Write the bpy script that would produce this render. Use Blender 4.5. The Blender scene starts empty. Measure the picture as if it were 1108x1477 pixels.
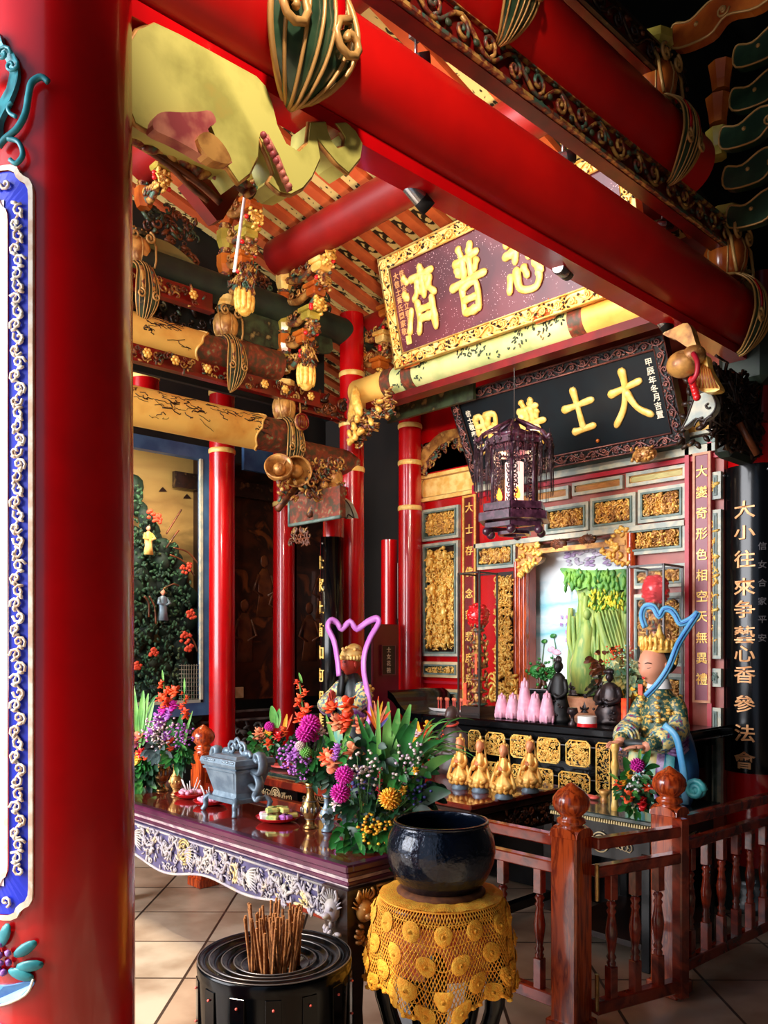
import bpy, math, random
from mathutils import Vector, Matrix
SC = bpy.context.scene
COL = SC.collection
PI = math.pi
R = math.radians
# ---------------------------------------------------------------- camera geometry (1108 x 1477 frame)
FPX = 1200.0; HZ = 932.0; EYE = 1.6; YAW = R(46.5)
FW = (-math.sin(YAW), math.cos(YAW)); RT = (math.cos(YAW), math.sin(YAW))
def Wd(px, py, d):
    l = (px - 554) / FPX * d
    return Vector((l*RT[0] + d*FW[0], l*RT[1] + d*FW[1], EYE + (HZ - py) / FPX * d))
def Wy(px, py, Y):
    l = (px - 554) / FPX
    return Wd(px, py, Y / (l*RT[1] + FW[1]))
def Wx(px, py, X):
    l = (px - 554) / FPX
    return Wd(px, py, X / (l*RT[0] + FW[0]))
def Wz(px, py, z):
    return Wd(px, py, (EYE - z) * FPX / (py - HZ))

# ---------------------------------------------------------------- materials
def new_mat(name):
    m = bpy.data.materials.new(name); m.use_nodes = True
    return m, m.node_tree, m.node_tree.nodes['Principled BSDF']
def lin(c):
    return tuple(((v/255)/12.92 if v/255 <= .04045 else ((v/255+.055)/1.055)**2.4) for v in c) + (1,)
def mat(name, c1, rough=.5, metal=0, c2=None, scale=8, bump=0, bscale=None, coat=0, pos=(.4, .6), detail=4,
        stretch=None, c3=None, emit=None, es=0, trans=0, dist=0, spec=.5):
    m, nt, p = new_mat(name)
    p.inputs['Roughness'].default_value = rough
    p.inputs['Metallic'].default_value = metal
    p.inputs['Coat Weight'].default_value = coat
    p.inputs['Coat Roughness'].default_value = .06
    p.inputs['Specular IOR Level'].default_value = spec
    p.inputs['Base Color'].default_value = lin(c1)
    if trans: p.inputs['Transmission Weight'].default_value = trans
    if emit:
        p.inputs['Emission Color'].default_value = lin(emit); p.inputs['Emission Strength'].default_value = es
    if c2 or bump:
        tc = nt.nodes.new('ShaderNodeTexCoord'); mp = nt.nodes.new('ShaderNodeMapping')
        nt.links.new(tc.outputs['Object'], mp.inputs['Vector'])
        if stretch: mp.inputs['Scale'].default_value = stretch
        if c2:
            n = nt.nodes.new('ShaderNodeTexNoise'); n.inputs['Scale'].default_value = scale; n.inputs['Detail'].default_value = detail
            n.inputs['Distortion'].default_value = dist
            nt.links.new(mp.outputs[0], n.inputs['Vector'])
            r = nt.nodes.new('ShaderNodeValToRGB')
            r.color_ramp.elements[0].position = pos[0]; r.color_ramp.elements[0].color = lin(c1)
            r.color_ramp.elements[1].position = pos[1]; r.color_ramp.elements[1].color = lin(c2)
            if c3:
                e = r.color_ramp.elements.new(min(.99, pos[1] + .12)); e.color = lin(c3)
            nt.links.new(n.outputs['Fac'], r.inputs['Fac']); nt.links.new(r.outputs['Color'], p.inputs['Base Color'])
        if bump:
            n2 = nt.nodes.new('ShaderNodeTexNoise'); n2.inputs['Scale'].default_value = bscale or scale*3; n2.inputs['Detail'].default_value = 3
            nt.links.new(mp.outputs[0], n2.inputs['Vector'])
            b = nt.nodes.new('ShaderNodeBump'); b.inputs['Strength'].default_value = bump; b.inputs['Distance'].default_value = .01
            nt.links.new(n2.outputs['Fac'], b.inputs['Height']); nt.links.new(b.outputs[0], p.inputs['Normal'])
    return m
M = {}
def DM(k, *a, **kw): M[k] = mat(k, *a, **kw)
DM('red', (196, 4, 10), .25, coat=.5, c2=(172, 3, 8), scale=3)
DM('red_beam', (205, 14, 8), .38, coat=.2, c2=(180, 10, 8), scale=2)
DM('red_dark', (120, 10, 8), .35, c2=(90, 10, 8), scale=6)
DM('pinkred', (190, 30, 50), .4, c2=(165, 22, 40), scale=4)
DM('gold', (250, 205, 105), .4, metal=.2, c2=(222, 160, 62), scale=30, c3=(255, 226, 150))
DM('gold_pale', (250, 214, 130), .45, metal=.15, c2=(235, 180, 85), scale=14)
DM('gold_bright', (255, 218, 118), .38, metal=.12, c2=(238, 176, 70), scale=40)
DM('bronze_gold', (214, 158, 82), .38, metal=.25, c2=(140, 84, 40), scale=12, c3=(240, 200, 124))
DM('carve_mix', (196, 150, 76), .45, metal=.2, c2=(120, 34, 24), scale=22, c3=(70, 104, 84), pos=(.42, .52))
DM('carve_brown', (120, 62, 30), .45, metal=.2, c2=(60, 30, 18), scale=15, c3=(200, 150, 80))
DM('carve_green', (60, 75, 50), .45, c2=(35, 35, 25), scale=12, c3=(150, 130, 80))
DM('carve_dark', (50, 28, 18), .4, c2=(28, 18, 12), scale=14, c3=(110, 80, 50))
DM('wood_dark', (46, 24, 14), .35, c2=(30, 14, 8), scale=6, stretch=(1, 1, 6))
DM('black', (5, 6, 8), .2, coat=.1, spec=.3)
DM('black_matte', (10, 10, 11), .55)
DM('black_board', (5, 17, 23), .45, c2=(4, 11, 17), scale=6, spec=.25)
DM('wood_red', (208, 84, 30), .22, coat=.6, c2=(124, 34, 12), scale=7, stretch=(5, 5, .6), dist=1.2, c3=(205, 96, 40))
DM('wood_red2', (162, 50, 22), .22, coat=.5, c2=(96, 22, 10), scale=9, dist=.8)
DM('table_top', (120, 42, 30), .1, coat=.8, c2=(98, 30, 24), scale=25)
DM('table_side', (92, 30, 62), .3, coat=.4, c2=(70, 20, 48), scale=8)
DM('table_trim', (190, 170, 165), .4, c2=(150, 120, 130), scale=20)
DM('apron', (92, 84, 120), .45, c2=(66, 58, 92), scale=10, c3=(120, 112, 140))
DM('apron_relief', (190, 180, 168), .5, c2=(160, 150, 160), scale=9, c3=(216, 192, 130))
DM('barrel_black', (3, 4, 6), .16, spec=.22)
DM('beam_paint', (238, 190, 95), .45, c2=(222, 160, 70), scale=4, c3=(140, 90, 45), pos=(.5, .66), detail=8)
DM('beam_green', (205, 205, 140), .45, c2=(170, 185, 120), scale=5, c3=(225, 195, 120), pos=(.45, .6), detail=6)
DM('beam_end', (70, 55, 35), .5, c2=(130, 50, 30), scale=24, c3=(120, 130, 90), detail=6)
DM('olive', (196, 188, 96), .5, c2=(150, 144, 66), scale=4, c3=(176, 136, 56), pos=(.45, .62), detail=8)
DM('salmon', (205, 130, 100), .5, c2=(150, 60, 60), scale=10)
DM('blue_frame', (56, 88, 130), .45, c2=(74, 110, 150), scale=6)
DM('cream', (225, 205, 160), .5, c2=(200, 170, 120), scale=8)
DM('trim_pale', (200, 195, 170), .45, c2=(160, 170, 160), scale=14)
DM('trim_teal', (120, 140, 130), .45, c2=(90, 110, 100), scale=14)
DM('white', (235, 232, 228), .5)
DM('gray_blue', (128, 146, 158), .42, metal=.35, c2=(104, 122, 136), scale=14, bump=.25, bscale=40)
DM('brass', (196, 160, 100), .25, metal=.85, c2=(150, 110, 60), scale=20, bump=.2, bscale=60)
DM('steel', (165, 165, 165), .25, metal=.9)
DM('pewter', (120, 115, 115), .3, metal=.7)
DM('skin', (222, 150, 118), .5)
DM('face_red', (190, 60, 44), .45)
DM('ribbon_blue', (70, 150, 200), .4, c2=(110, 180, 215), scale=5)
DM('cloak_blue', (36, 96, 170), .4, c2=(60, 130, 190), scale=5)
DM('ribbon_pink', (206, 130, 206), .4, c2=(190, 105, 190), scale=6)
DM('robe_multi', (232, 208, 130), .45, c2=(60, 140, 150), scale=42, c3=(150, 40, 90), pos=(.45, .55), detail=2)
DM('robe_green', (44, 84, 72), .45, c2=(200, 170, 90), scale=64, pos=(.5, .6), detail=2)
DM('robe_dark', (24, 30, 34), .45, c2=(50, 60, 60), scale=12)
DM('robe_purple', (100, 40, 110), .45, c2=(190, 160, 200), scale=18)
DM('robe_yellow', (232, 208, 120), .45, c2=(120, 190, 170), scale=10)
DM('teal', (70, 165, 165), .45, c2=(40, 120, 130), scale=12)
DM('pink', (236, 178, 196), .45, c2=(226, 160, 184), scale=30)
DM('pink_red', (228, 96, 84), .4)
DM('plate_red', (214, 28, 34), .25, coat=.3)
DM('orange', (240, 96, 40), .5, c2=(235, 64, 30), scale=30)
DM('magenta', (226, 44, 178), .55, c2=(196, 26, 150), scale=40)
DM('lilac', (200, 120, 205), .55, c2=(150, 80, 170), scale=40)
DM('yellow', (242, 196, 50), .55, c2=(240, 150, 30), scale=40)
DM('pale_flower', (232, 215, 190), .55, c2=(210, 180, 200), scale=40)
DM('blue_flower', (86, 84, 160), .55, c2=(60, 50, 110), scale=40)
DM('peach', (240, 160, 110), .55, c2=(230, 110, 80), scale=30)
DM('leaf', (48, 128, 52), .4, c2=(28, 92, 36), scale=12, c3=(96, 165, 70))
DM('leaf_light', (138, 200, 96), .4, c2=(88, 166, 74), scale=9, c3=(190, 222, 130))
DM('leaf_dark', (24, 74, 40), .45, c2=(14, 50, 28), scale=12)
DM('leaf_gray', (80, 100, 96), .5, c2=(56, 74, 76), scale=16)
DM('stem', (80, 130, 60), .5)
DM('crochet', (255, 188, 58), .75, c2=(255, 166, 38), scale=60, bump=.5, bscale=240)
DM('cushion', (120, 66, 26), .8, c2=(90, 46, 18), scale=30)
DM('incense', (160, 104, 52), .8, c2=(120, 70, 34), scale=120)
DM('stone_top', (46, 66, 62), .18, coat=.4, c2=(32, 50, 48), scale=10)
DM('sign_red', (118, 24, 52), .35, c2=(130, 34, 60), scale=3)
DM('dark_green', (20, 30, 22), .6, c2=(30, 44, 30), scale=8)
DM('lantern_wood', (52, 24, 40), .3, c2=(90, 50, 70), scale=30, coat=.4)
DM('lantern_glass', (255, 235, 215), .5, emit=(255, 196, 150), es=2.2)
DM('flame', (255, 150, 50), .5, emit=(255, 130, 40), es=5)
DM('lamp_glow', (255, 240, 220), .5, emit=(255, 226, 190), es=6)
DM('glaze_orange', (196, 104, 34), .25, c2=(160, 70, 22), scale=6, coat=.5)
DM('glaze_yellow', (190, 170, 70), .25, c2=(150, 130, 50), scale=6, coat=.5)
DM('glaze_green', (52, 78, 52), .3, c2=(30, 50, 34), scale=8, coat=.5)
DM('line_gold', (186, 140, 76), .4, metal=.2)
DM('dio_rock', (34, 60, 44), .7, c2=(22, 36, 30), scale=6, c3=(70, 90, 60))
DM('dio_moss', (44, 84, 50), .7, c2=(28, 56, 40), scale=8, c3=(96, 110, 60))
DM('dio_red', (214, 70, 40), .6)
DM('mural_fig', (112, 60, 28), .4, c2=(80, 40, 22), scale=8)
DM('trim_brown', (172, 84, 66), .4, c2=(150, 66, 54), scale=5)
DM('char_gold', (250, 216, 128), .42, metal=.1, c2=(240, 190, 90), scale=20)
DM('char_copper', (228, 164, 104), .4, metal=.2)
DM('char_pale', (235, 225, 200), .5)
DM('scroll_blue', (24, 44, 190), .35)
DM('scroll_white', (238, 230, 214), .4, c2=(214, 186, 160), scale=30)
DM('board_white', (236, 214, 214), .35, c2=(230, 170, 190), scale=4, stretch=(1, 1, .3), pos=(.5, .62))
DM('ph_teal', (30, 112, 122), .4, c2=(50, 140, 150), scale=20)
DM('grape', (110, 60, 140), .35, c2=(150, 110, 180), scale=40)
DM('bowl_blue', (40, 96, 190), .3, c2=(90, 160, 220), scale=10)
DM('net', (180, 160, 90), .6)
DM('beige_fringe', (214, 190, 130), .5)
DM('slat_pattern_base', (222, 190, 110), .5)
DM('rafter', (222, 110, 58), .5, c2=(200, 88, 46), scale=6)
DM('purlin', (140, 13, 9), .45, c2=(118, 11, 8), scale=3)
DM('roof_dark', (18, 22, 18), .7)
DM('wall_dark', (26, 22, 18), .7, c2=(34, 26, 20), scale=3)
DM('lotus_painted', (206, 110, 150), .5)
DM('mesh_gray', (120, 112, 96), .6)

# glass, slightly mirroring and clear
def glass_mat():
    m, nt, p = new_mat('case_glass')
    nt.nodes.remove(p)
    t = nt.nodes.new('ShaderNodeBsdfTransparent'); g = nt.nodes.new('ShaderNodeBsdfGlossy'); g.inputs['Roughness'].default_value = .03
    fr = nt.nodes.new('ShaderNodeFresnel'); fr.inputs['IOR'].default_value = 1.12
    mx = nt.nodes.new('ShaderNodeMixShader'); nt.links.new(fr.outputs[0], mx.inputs[0])
    nt.links.new(t.outputs[0], mx.inputs[1]); nt.links.new(g.outputs[0], mx.inputs[2])
    nt.links.new(mx.outputs[0], nt.nodes['Material Output'].inputs[0])
    return m
M['glass'] = glass_mat()

def tile_mat():
    m, nt, p = new_mat('floor_tiles')
    tc = nt.nodes.new('ShaderNodeTexCoord'); mp = nt.nodes.new('ShaderNodeMapping')
    nt.links.new(tc.outputs['Object'], mp.inputs['Vector'])
    mp.inputs['Rotation'].default_value = (0, 0, R(44)); mp.inputs['Scale'].default_value = (2, 2, 2)
    b = nt.nodes.new('ShaderNodeTexBrick'); b.offset = 0; b.inputs['Scale'].default_value = 1
    b.inputs['Brick Width'].default_value = 1; b.inputs['Row Height'].default_value = 1
    b.inputs['Mortar Size'].default_value = .015; b.inputs['Mortar'].default_value = lin((70, 56, 46))
    b.inputs['Color1'].default_value = lin((206, 192, 170)); b.inputs['Color2'].default_value = lin((176, 150, 126))
    n = nt.nodes.new('ShaderNodeTexNoise'); n.inputs['Scale'].default_value = 2.5; n.inputs['Detail'].default_value = 8
    nt.links.new(tc.outputs['Object'], n.inputs['Vector']); nt.links.new(mp.outputs[0], b.inputs['Vector'])
    r = nt.nodes.new('ShaderNodeValToRGB'); r.color_ramp.elements[0].position = .35; r.color_ramp.elements[0].color = lin((150, 120, 95))
    r.color_ramp.elements[1].position = .65; r.color_ramp.elements[1].color = (1, 1, 1, 1)
    nt.links.new(n.outputs['Fac'], r.inputs['Fac'])
    mx = nt.nodes.new('ShaderNodeMixRGB'); mx.blend_type = 'MULTIPLY'; mx.inputs[0].default_value = .7
    nt.links.new(b.outputs['Color'], mx.inputs[1]); nt.links.new(r.outputs['Color'], mx.inputs[2])
    nt.links.new(mx.outputs[0], p.inputs['Base Color']); p.inputs['Roughness'].default_value = .35
    bp = nt.nodes.new('ShaderNodeBump'); bp.inputs['Strength'].default_value = .4; bp.inputs['Distance'].default_value = .004; bp.invert = True
    nt.links.new(b.outputs['Fac'], bp.inputs['Height']); nt.links.new(bp.outputs[0], p.inputs['Normal'])
    return m
M['tiles'] = tile_mat()

def ramp_mat(name, axis, stops, scale=4, amt=.25, rough=.5, dist=0, detail=6, span=(0, 1)):
    """colour painted along a local axis with noise wobble: landscapes and murals"""
    m, nt, p = new_mat(name)
    tc = nt.nodes.new('ShaderNodeTexCoord'); sx = nt.nodes.new('ShaderNodeSeparateXYZ')
    nt.links.new(tc.outputs['Object'], sx.inputs[0])
    n = nt.nodes.new('ShaderNodeTexNoise'); n.inputs['Scale'].default_value = scale; n.inputs['Detail'].default_value = detail
    n.inputs['Distortion'].default_value = dist
    mp = nt.nodes.new('ShaderNodeMapping'); mp.inputs['Scale'].default_value = (1, 1, 3); nt.links.new(tc.outputs['Object'], mp.inputs[0])
    nt.links.new(mp.outputs[0], n.inputs['Vector'])
    mr = nt.nodes.new('ShaderNodeMapRange'); mr.inputs[1].default_value = span[0]; mr.inputs[2].default_value = span[1]
    nt.links.new(sx.outputs['XYZ'.index(axis)], mr.inputs[0])
    a = nt.nodes.new('ShaderNodeMath'); a.operation = 'MULTIPLY_ADD'; a.inputs[1].default_value = amt*2; nt.links.new(n.outputs['Fac'], a.inputs[0])
    s = nt.nodes.new('ShaderNodeMath'); s.operation = 'SUBTRACT'; s.inputs[1].default_value = amt
    nt.links.new(mr.outputs[0], s.inputs[0]); nt.links.new(s.outputs[0], a.inputs[2])
    r = nt.nodes.new('ShaderNodeValToRGB'); el = r.color_ramp.elements
    el[0].position = stops[0][0]; el[0].color = lin(stops[0][1]); el[1].position = stops[-1][0]; el[1].color = lin(stops[-1][1])
    for q, c in stops[1:-1]:
        e = el.new(q); e.color = lin(c)
    nt.links.new(a.outputs[0], r.inputs['Fac']); nt.links.new(r.outputs['Color'], p.inputs['Base Color'])
    p.inputs['Roughness'].default_value = rough
    return m
def speckle_mat():
    m, nt, p = new_mat('plaque_speckle')
    tc = nt.nodes.new('ShaderNodeTexCoord'); v = nt.nodes.new('ShaderNodeTexVoronoi'); v.inputs['Scale'].default_value = 70
    nt.links.new(tc.outputs['Object'], v.inputs['Vector'])
    r = nt.nodes.new('ShaderNodeValToRGB'); r.color_ramp.elements[0].position = .12; r.color_ramp.elements[0].color = lin((225, 190, 190))
    r.color_ramp.elements[1].position = .2; r.color_ramp.elements[1].color = (0, 0, 0, 1)
    nt.links.new(v.outputs['Distance'], r.inputs['Fac'])
    n = nt.nodes.new('ShaderNodeTexNoise'); n.inputs['Scale'].default_value = 3; nt.links.new(tc.outputs['Object'], n.inputs['Vector'])
    r2 = nt.nodes.new('ShaderNodeValToRGB'); r2.color_ramp.elements[0].position = .4; r2.color_ramp.elements[0].color = lin((76, 26, 34))
    r2.color_ramp.elements[1].position = .6; r2.color_ramp.elements[1].color = lin((104, 40, 48)); nt.links.new(n.outputs['Fac'], r2.inputs['Fac'])
    n3 = nt.nodes.new('ShaderNodeTexNoise'); n3.inputs['Scale'].default_value = 14; nt.links.new(tc.outputs['Object'], n3.inputs['Vector'])
    g = nt.nodes.new('ShaderNodeMath'); g.operation = 'GREATER_THAN'; g.inputs[1].default_value = .5; nt.links.new(n3.outputs['Fac'], g.inputs[0])
    mx = nt.nodes.new('ShaderNodeMixRGB'); mx.blend_type = 'ADD'; nt.links.new(g.outputs[0], mx.inputs[0])
    nt.links.new(r2.outputs[0], mx.inputs[1]); nt.links.new(r.outputs[0], mx.inputs[2])
    nt.links.new(mx.outputs[0], p.inputs['Base Color']); p.inputs['Roughness'].default_value = .35
    return m
M['speckle'] = speckle_mat()

# ---------------------------------------------------------------- mesh builder
_ico = None
def ico():
    global _ico
    if _ico is None:
        import bmesh
        bm = bmesh.new(); bmesh.ops.create_icosphere(bm, subdivisions=1, radius=1)
        v1 = [v.co.copy() for v in bm.verts]; f1 = [[v.index for v in f.verts] for f in bm.faces]; bm.free()
        bm = bmesh.new(); bmesh.ops.create_icosphere(bm, subdivisions=2, radius=1)
        v2 = [v.co.copy() for v in bm.verts]; f2 = [[v.index for v in f.verts] for f in bm.faces]; bm.free()
        bm = bmesh.new(); bmesh.ops.create_icosphere(bm, subdivisions=3, radius=1)
        v3 = [v.co.copy() for v in bm.verts]; f3 = [[v.index for v in f.verts] for f in bm.faces]; bm.free()
        _ico = ((v1, f1), (v2, f2), (v3, f3))
    return _ico
class MB:
    def __init__(s): s.v = []; s.f = []; s.mi = []; s.sm = []; s.m = 0; s.T = None
    def add(s, vs, fs, smooth=False):
        b = len(s.v)
        if s.T is not None: vs = [s.T @ Vector(v) for v in vs]
        s.v.extend([tuple(v) for v in vs])
        for f in fs: s.f.append([b+i for i in f])
        s.mi.extend([s.m]*len(fs)); s.sm.extend([smooth]*len(fs))
        return s
    def box(s, c, d, rz=0, rot=None, ch=0, taper=1):
        hx, hy, hz = d[0]/2, d[1]/2, d[2]/2
        if ch:
            vs = []; fs = []
            h = (hx, hy, hz)
            idx = {}
            for sx in (-1, 1):
                for sy in (-1, 1):
                    for sz in (-1, 1):
                        for a in range(3):
                            p = [sx*(hx-ch), sy*(hy-ch), sz*(hz-ch)]
                            p[a] = (sx, sy, sz)[a]*h[a]
                            idx[(sx, sy, sz, a)] = len(vs); vs.append(p)
            for a in range(3):
                b, c_ = (a+1) % 3, (a+2) % 3
                for q in (-1, 1):
                    ring = []
                    for (u, w) in ((-1, -1), (1, -1), (1, 1), (-1, 1)):
                        k = [0, 0, 0]; k[a] = q; k[b] = u; k[c_] = w; ring.append(idx[(k[0], k[1], k[2], a)])
                    fs.append(ring if q > 0 else ring[::-1])
                for u in (-1, 1):
                    for w in (-1, 1):
                        k0 = [0, 0, 0]; k1 = [0, 0, 0]; k0[a] = -1; k1[a] = 1
                        for k in (k0, k1): k[b] = u; k[c_] = w
                        r_ = [idx[(*k0, b)], idx[(*k1, b)], idx[(*k1, c_)], idx[(*k0, c_)]]
                        fs.append(r_ if u*w > 0 else r_[::-1])
            for sx in (-1, 1):
                for sy in (-1, 1):
                    for sz in (-1, 1):
                        r_ = [idx[(sx, sy, sz, 0)], idx[(sx, sy, sz, 1)], idx[(sx, sy, sz, 2)]]
                        fs.append(r_ if sx*sy*sz > 0 else r_[::-1])
        else:
            vs = [(-hx, -hy, -hz), (hx, -hy, -hz), (hx, hy, -hz), (-hx, hy, -hz), (-hx*taper, -hy*taper, hz), (hx*taper, -hy*taper, hz), (hx*taper, hy*taper, hz), (-hx*taper, hy*taper, hz)]
            fs = [(0, 3, 2, 1), (4, 5, 6, 7), (0, 1, 5, 4), (1, 2, 6, 5), (2, 3, 7, 6), (3, 0, 4, 7)]
        g = []
        for f in fs:
            p = [Vector(vs[i]) for i in f]; c0 = sum(p, Vector())/len(p)
            g.append(list(f) if (p[1]-p[0]).cross(p[2]-p[1]).dot(c0) >= 0 else list(f)[::-1])
        fs = g
        m = Matrix.Translation(c)
        if rot is not None: m = m @ rot.to_4x4()
        elif rz: m = m @ Matrix.Rotation(rz, 4, 'Z')
        return s.add([m @ Vector(v) for v in vs], fs)
    def bar(s, a, b, w, h, ch=0):
        a, b = Vector(a), Vector(b); d = b-a
        q = d.to_track_quat('Y', 'Z')
        return s.box((a+b)/2, (w, d.length, h), rot=q.to_matrix(), ch=ch)
    def lathe(s, prof, c=(0, 0, 0), n=24, cap=True, rot=None, sx=1, sy=1, smooth=True):
        vs = []; fs = []; k = len(prof)
        for (r, z) in prof:
            for i in range(n):
                a = 2*PI*i/n; vs.append((r*math.cos(a)*sx, r*math.sin(a)*sy, z))
        for j in range(k-1):
            for i in range(n):
                i2 = (i+1) % n; fs.append((j*n+i, j*n+i2, (j+1)*n+i2, (j+1)*n+i))
        m = Matrix.Translation(c)
        if rot is not None: m = m @ rot.to_4x4()
        vs = [m @ Vector(v) for v in vs]
        s.add(vs, fs, smooth)
        if cap:
            s.add([vs[i] for i in range(n)], [list(range(n))[::-1]]); s.add([vs[(k-1)*n+i] for i in range(n)], [list(range(n))])
        return s
    def cyl(s, a, b, r, r2=None, n=16, cap=True, smooth=True):
        a, b = Vector(a), Vector(b); d = b-a; q = d.to_track_quat('Z', 'Y').to_matrix()
        return s.lathe([(r, 0), (r2 if r2 is not None else r, d.length)], a, n, cap, rot=q, smooth=smooth)
    def tube(s, pts, r, n=6, cap=True, flat=1, up=None, closed=False):
        pts = [Vector(p) for p in pts]; k = len(pts)
        rs = r if isinstance(r, (list, tuple)) else [r]*k
        vs = []; fs = []; prev = None
        for j in range(k):
            if closed: t = pts[(j+1) % k]-pts[j-1]
            else: t = pts[min(j+1, k-1)]-pts[max(j-1, 0)]
            if t.length < 1e-9: t = Vector((0, 0, 1))
            t.normalize()
            if up is not None: u = Vector(up)
            elif prev is None: u = Vector((0, 0, 1)) if abs(t.z) < .9 else Vector((1, 0, 0))
            else: u = prev
            x = u.cross(t)
            if x.length < 1e-6: x = t.orthogonal()
            x.normalize(); y = t.cross(x); prev = y
            for i in range(n):
                a = 2*PI*i/n; vs.append(pts[j] + x*math.cos(a)*rs[j] + y*math.sin(a)*rs[j]*flat)
        for j in range(k if closed else k-1):
            j2 = (j+1) % k
            for i in range(n):
                i2 = (i+1) % n; fs.append((j*n+i, j*n+i2, j2*n+i2, j2*n+i))
        if cap and not closed: fs += [list(range(n))[::-1], [(k-1)*n+i for i in range(n)]]
        return s.add(vs, fs, True)
    def ball(s, c, r, lv=1, rot=None):
        rr = (r, r, r) if not isinstance(r, (tuple, list)) else r
        v, f = ico()[lv]
        m = Matrix.Translation(c)
        if rot is not None: m = m @ rot.to_4x4()
        return s.add([m @ Vector((p[0]*rr[0], p[1]*rr[1], p[2]*rr[2])) for p in v], f, True)
    def prism(s, poly, y0, y1, smooth=False):
        """polygon in local x,z extruded from y0 (front) to y1"""
        n = len(poly); vs = [(x, y0, z) for x, z in poly] + [(x, y1, z) for x, z in poly]
        fs = [list(range(n)), list(range(n, 2*n))[::-1]] + [(i, n+i, n+(i+1) % n, (i+1) % n) for i in range(n)]
        return s.add(vs, fs, smooth)
    def loft(s, rings, n=20, cap=True, fn=None):
        """rings: (cx,cy,z,rx,ry)"""
        vs = []; fs = []
        for (cx, cy, z, rx, ry) in rings:
            for i in range(n):
                a = 2*PI*i/n; k = fn(a, z) if fn else 1
                vs.append((cx+rx*math.cos(a)*k, cy+ry*math.sin(a)*k, z))
        for j in range(len(rings)-1):
            for i in range(n):
                i2 = (i+1) % n; fs.append((j*n+i, j*n+i2, (j+1)*n+i2, (j+1)*n+i))
        if cap: fs += [list(range(n))[::-1], [(len(rings)-1)*n+i for i in range(n)]]
        return s.add(vs, fs, True)
    def grid(s, P, smooth=True, closed_u=False):
        """P[j][i] rows of points"""
        k = len(P); n = len(P[0]); vs = [p for row in P for p in row]; fs = []
        for j in range(k-1):
            for i in range(n if closed_u else n-1):
                i2 = (i+1) % n; fs.append((j*n+i, j*n+i2, (j+1)*n+i2, (j+1)*n+i))
        return s.add(vs, fs, smooth)
    def build(s, name, ms, parent=None, label=None, cat=None, group=None, kind=None, loc=None, origin=None, bevel=0):
        me = bpy.data.meshes.new(name)
        vs = s.v
        if origin is not None:
            o_ = Vector(origin); vs = [(v[0]-o_[0], v[1]-o_[1], v[2]-o_[2]) for v in vs]
        me.from_pydata(vs, [], s.f)
        for q in (ms if isinstance(ms, (list, tuple)) else [ms]): me.materials.append(M[q] if isinstance(q, str) else q)
        me.polygons.foreach_set('material_index', s.mi); me.polygons.foreach_set('use_smooth', s.sm)
        me.update()
        o = bpy.data.objects.new(name, me); COL.objects.link(o)
        if origin is not None: o.location = origin
        if loc is not None: o.location = loc
        if parent is not None: o.parent = parent
        tag(o, label, cat, group, kind)
        if bevel:
            b = o.modifiers.new('edge', 'BEVEL'); b.width = bevel; b.segments = 2; b.limit_method = 'ANGLE'
        return o
def tag(o, label=None, cat=None, group=None, kind=None):
    if label: o['label'] = label
    if cat: o['category'] = cat
    if group: o['group'] = group
    if kind: o['kind'] = kind
    return o
def thing(name, loc, label, cat, group=None, rz=0, kind=None):
    o = bpy.data.objects.new(name, None); COL.objects.link(o); o.location = loc; o.rotation_euler = (0, 0, rz); o.empty_display_size = .1
    return tag(o, label, cat, group, kind)
def struct(mb, name, ms, **k): return mb.build(name, ms, kind='structure', **k)
def dup(root, loc=None, rz=None, label=None, group=None):
    def cp(o, par):
        c = o.copy(); COL.objects.link(c)
        if par is not None: c.parent = par; c.matrix_parent_inverse = o.matrix_parent_inverse.copy()
        for ch in o.children: cp(ch, c)
        return c
    r = cp(root, None)
    if loc is not None: r.location = loc
    if rz is not None: r.rotation_euler = (0, 0, rz)
    if label: r['label'] = label
    if group: r['group'] = group
    return r
def Tr(x=0, y=0, z=0, rz=0, rx=0, s=1):
    return Matrix.Translation((x, y, z)) @ Matrix.Rotation(rz, 4, 'Z') @ Matrix.Rotation(rx, 4, 'X') @ Matrix.Scale(s, 4)
def smoothpts(pts, k=4):
    pts = [Vector(p) for p in pts]; out = []
    n = len(pts)
    for i in range(n-1):
        p0, p1, p2, p3 = pts[max(i-1, 0)], pts[i], pts[i+1], pts[min(i+2, n-1)]
        for j in range(k):
            t = j/k
            out.append(.5*((2*p1)+(p2-p0)*t+(2*p0-5*p1+4*p2-p3)*t*t+(3*p1-p0-3*p2+p3)*t**3))
    out.append(pts[-1]); return out
def smooth2(poly, k=4):
    """closed smooth 2-d outline"""
    n = len(poly); out = []
    P = [Vector((a, b)) for a, b in poly]
    for i in range(n):
        p0, p1, p2, p3 = P[i-1], P[i], P[(i+1) % n], P[(i+2) % n]
        for j in range(k):
            t = j/k; q = .5*((2*p1)+(p2-p0)*t+(2*p0-5*p1+4*p2-p3)*t*t+(3*p1-p0-3*p2+p3)*t**3); out.append((q.x, q.y))
    return out
def spiral(x, z, r, a0, turns=1.25, n=13, y=0, dirn=1):
    return [(x + r*(1-.85*i/(n-1))*math.cos(a0+dirn*turns*2*PI*i/(n-1)), y, z + r*(1-.85*i/(n-1))*math.sin(a0+dirn*turns*2*PI*i/(n-1))) for i in range(n)]
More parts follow.
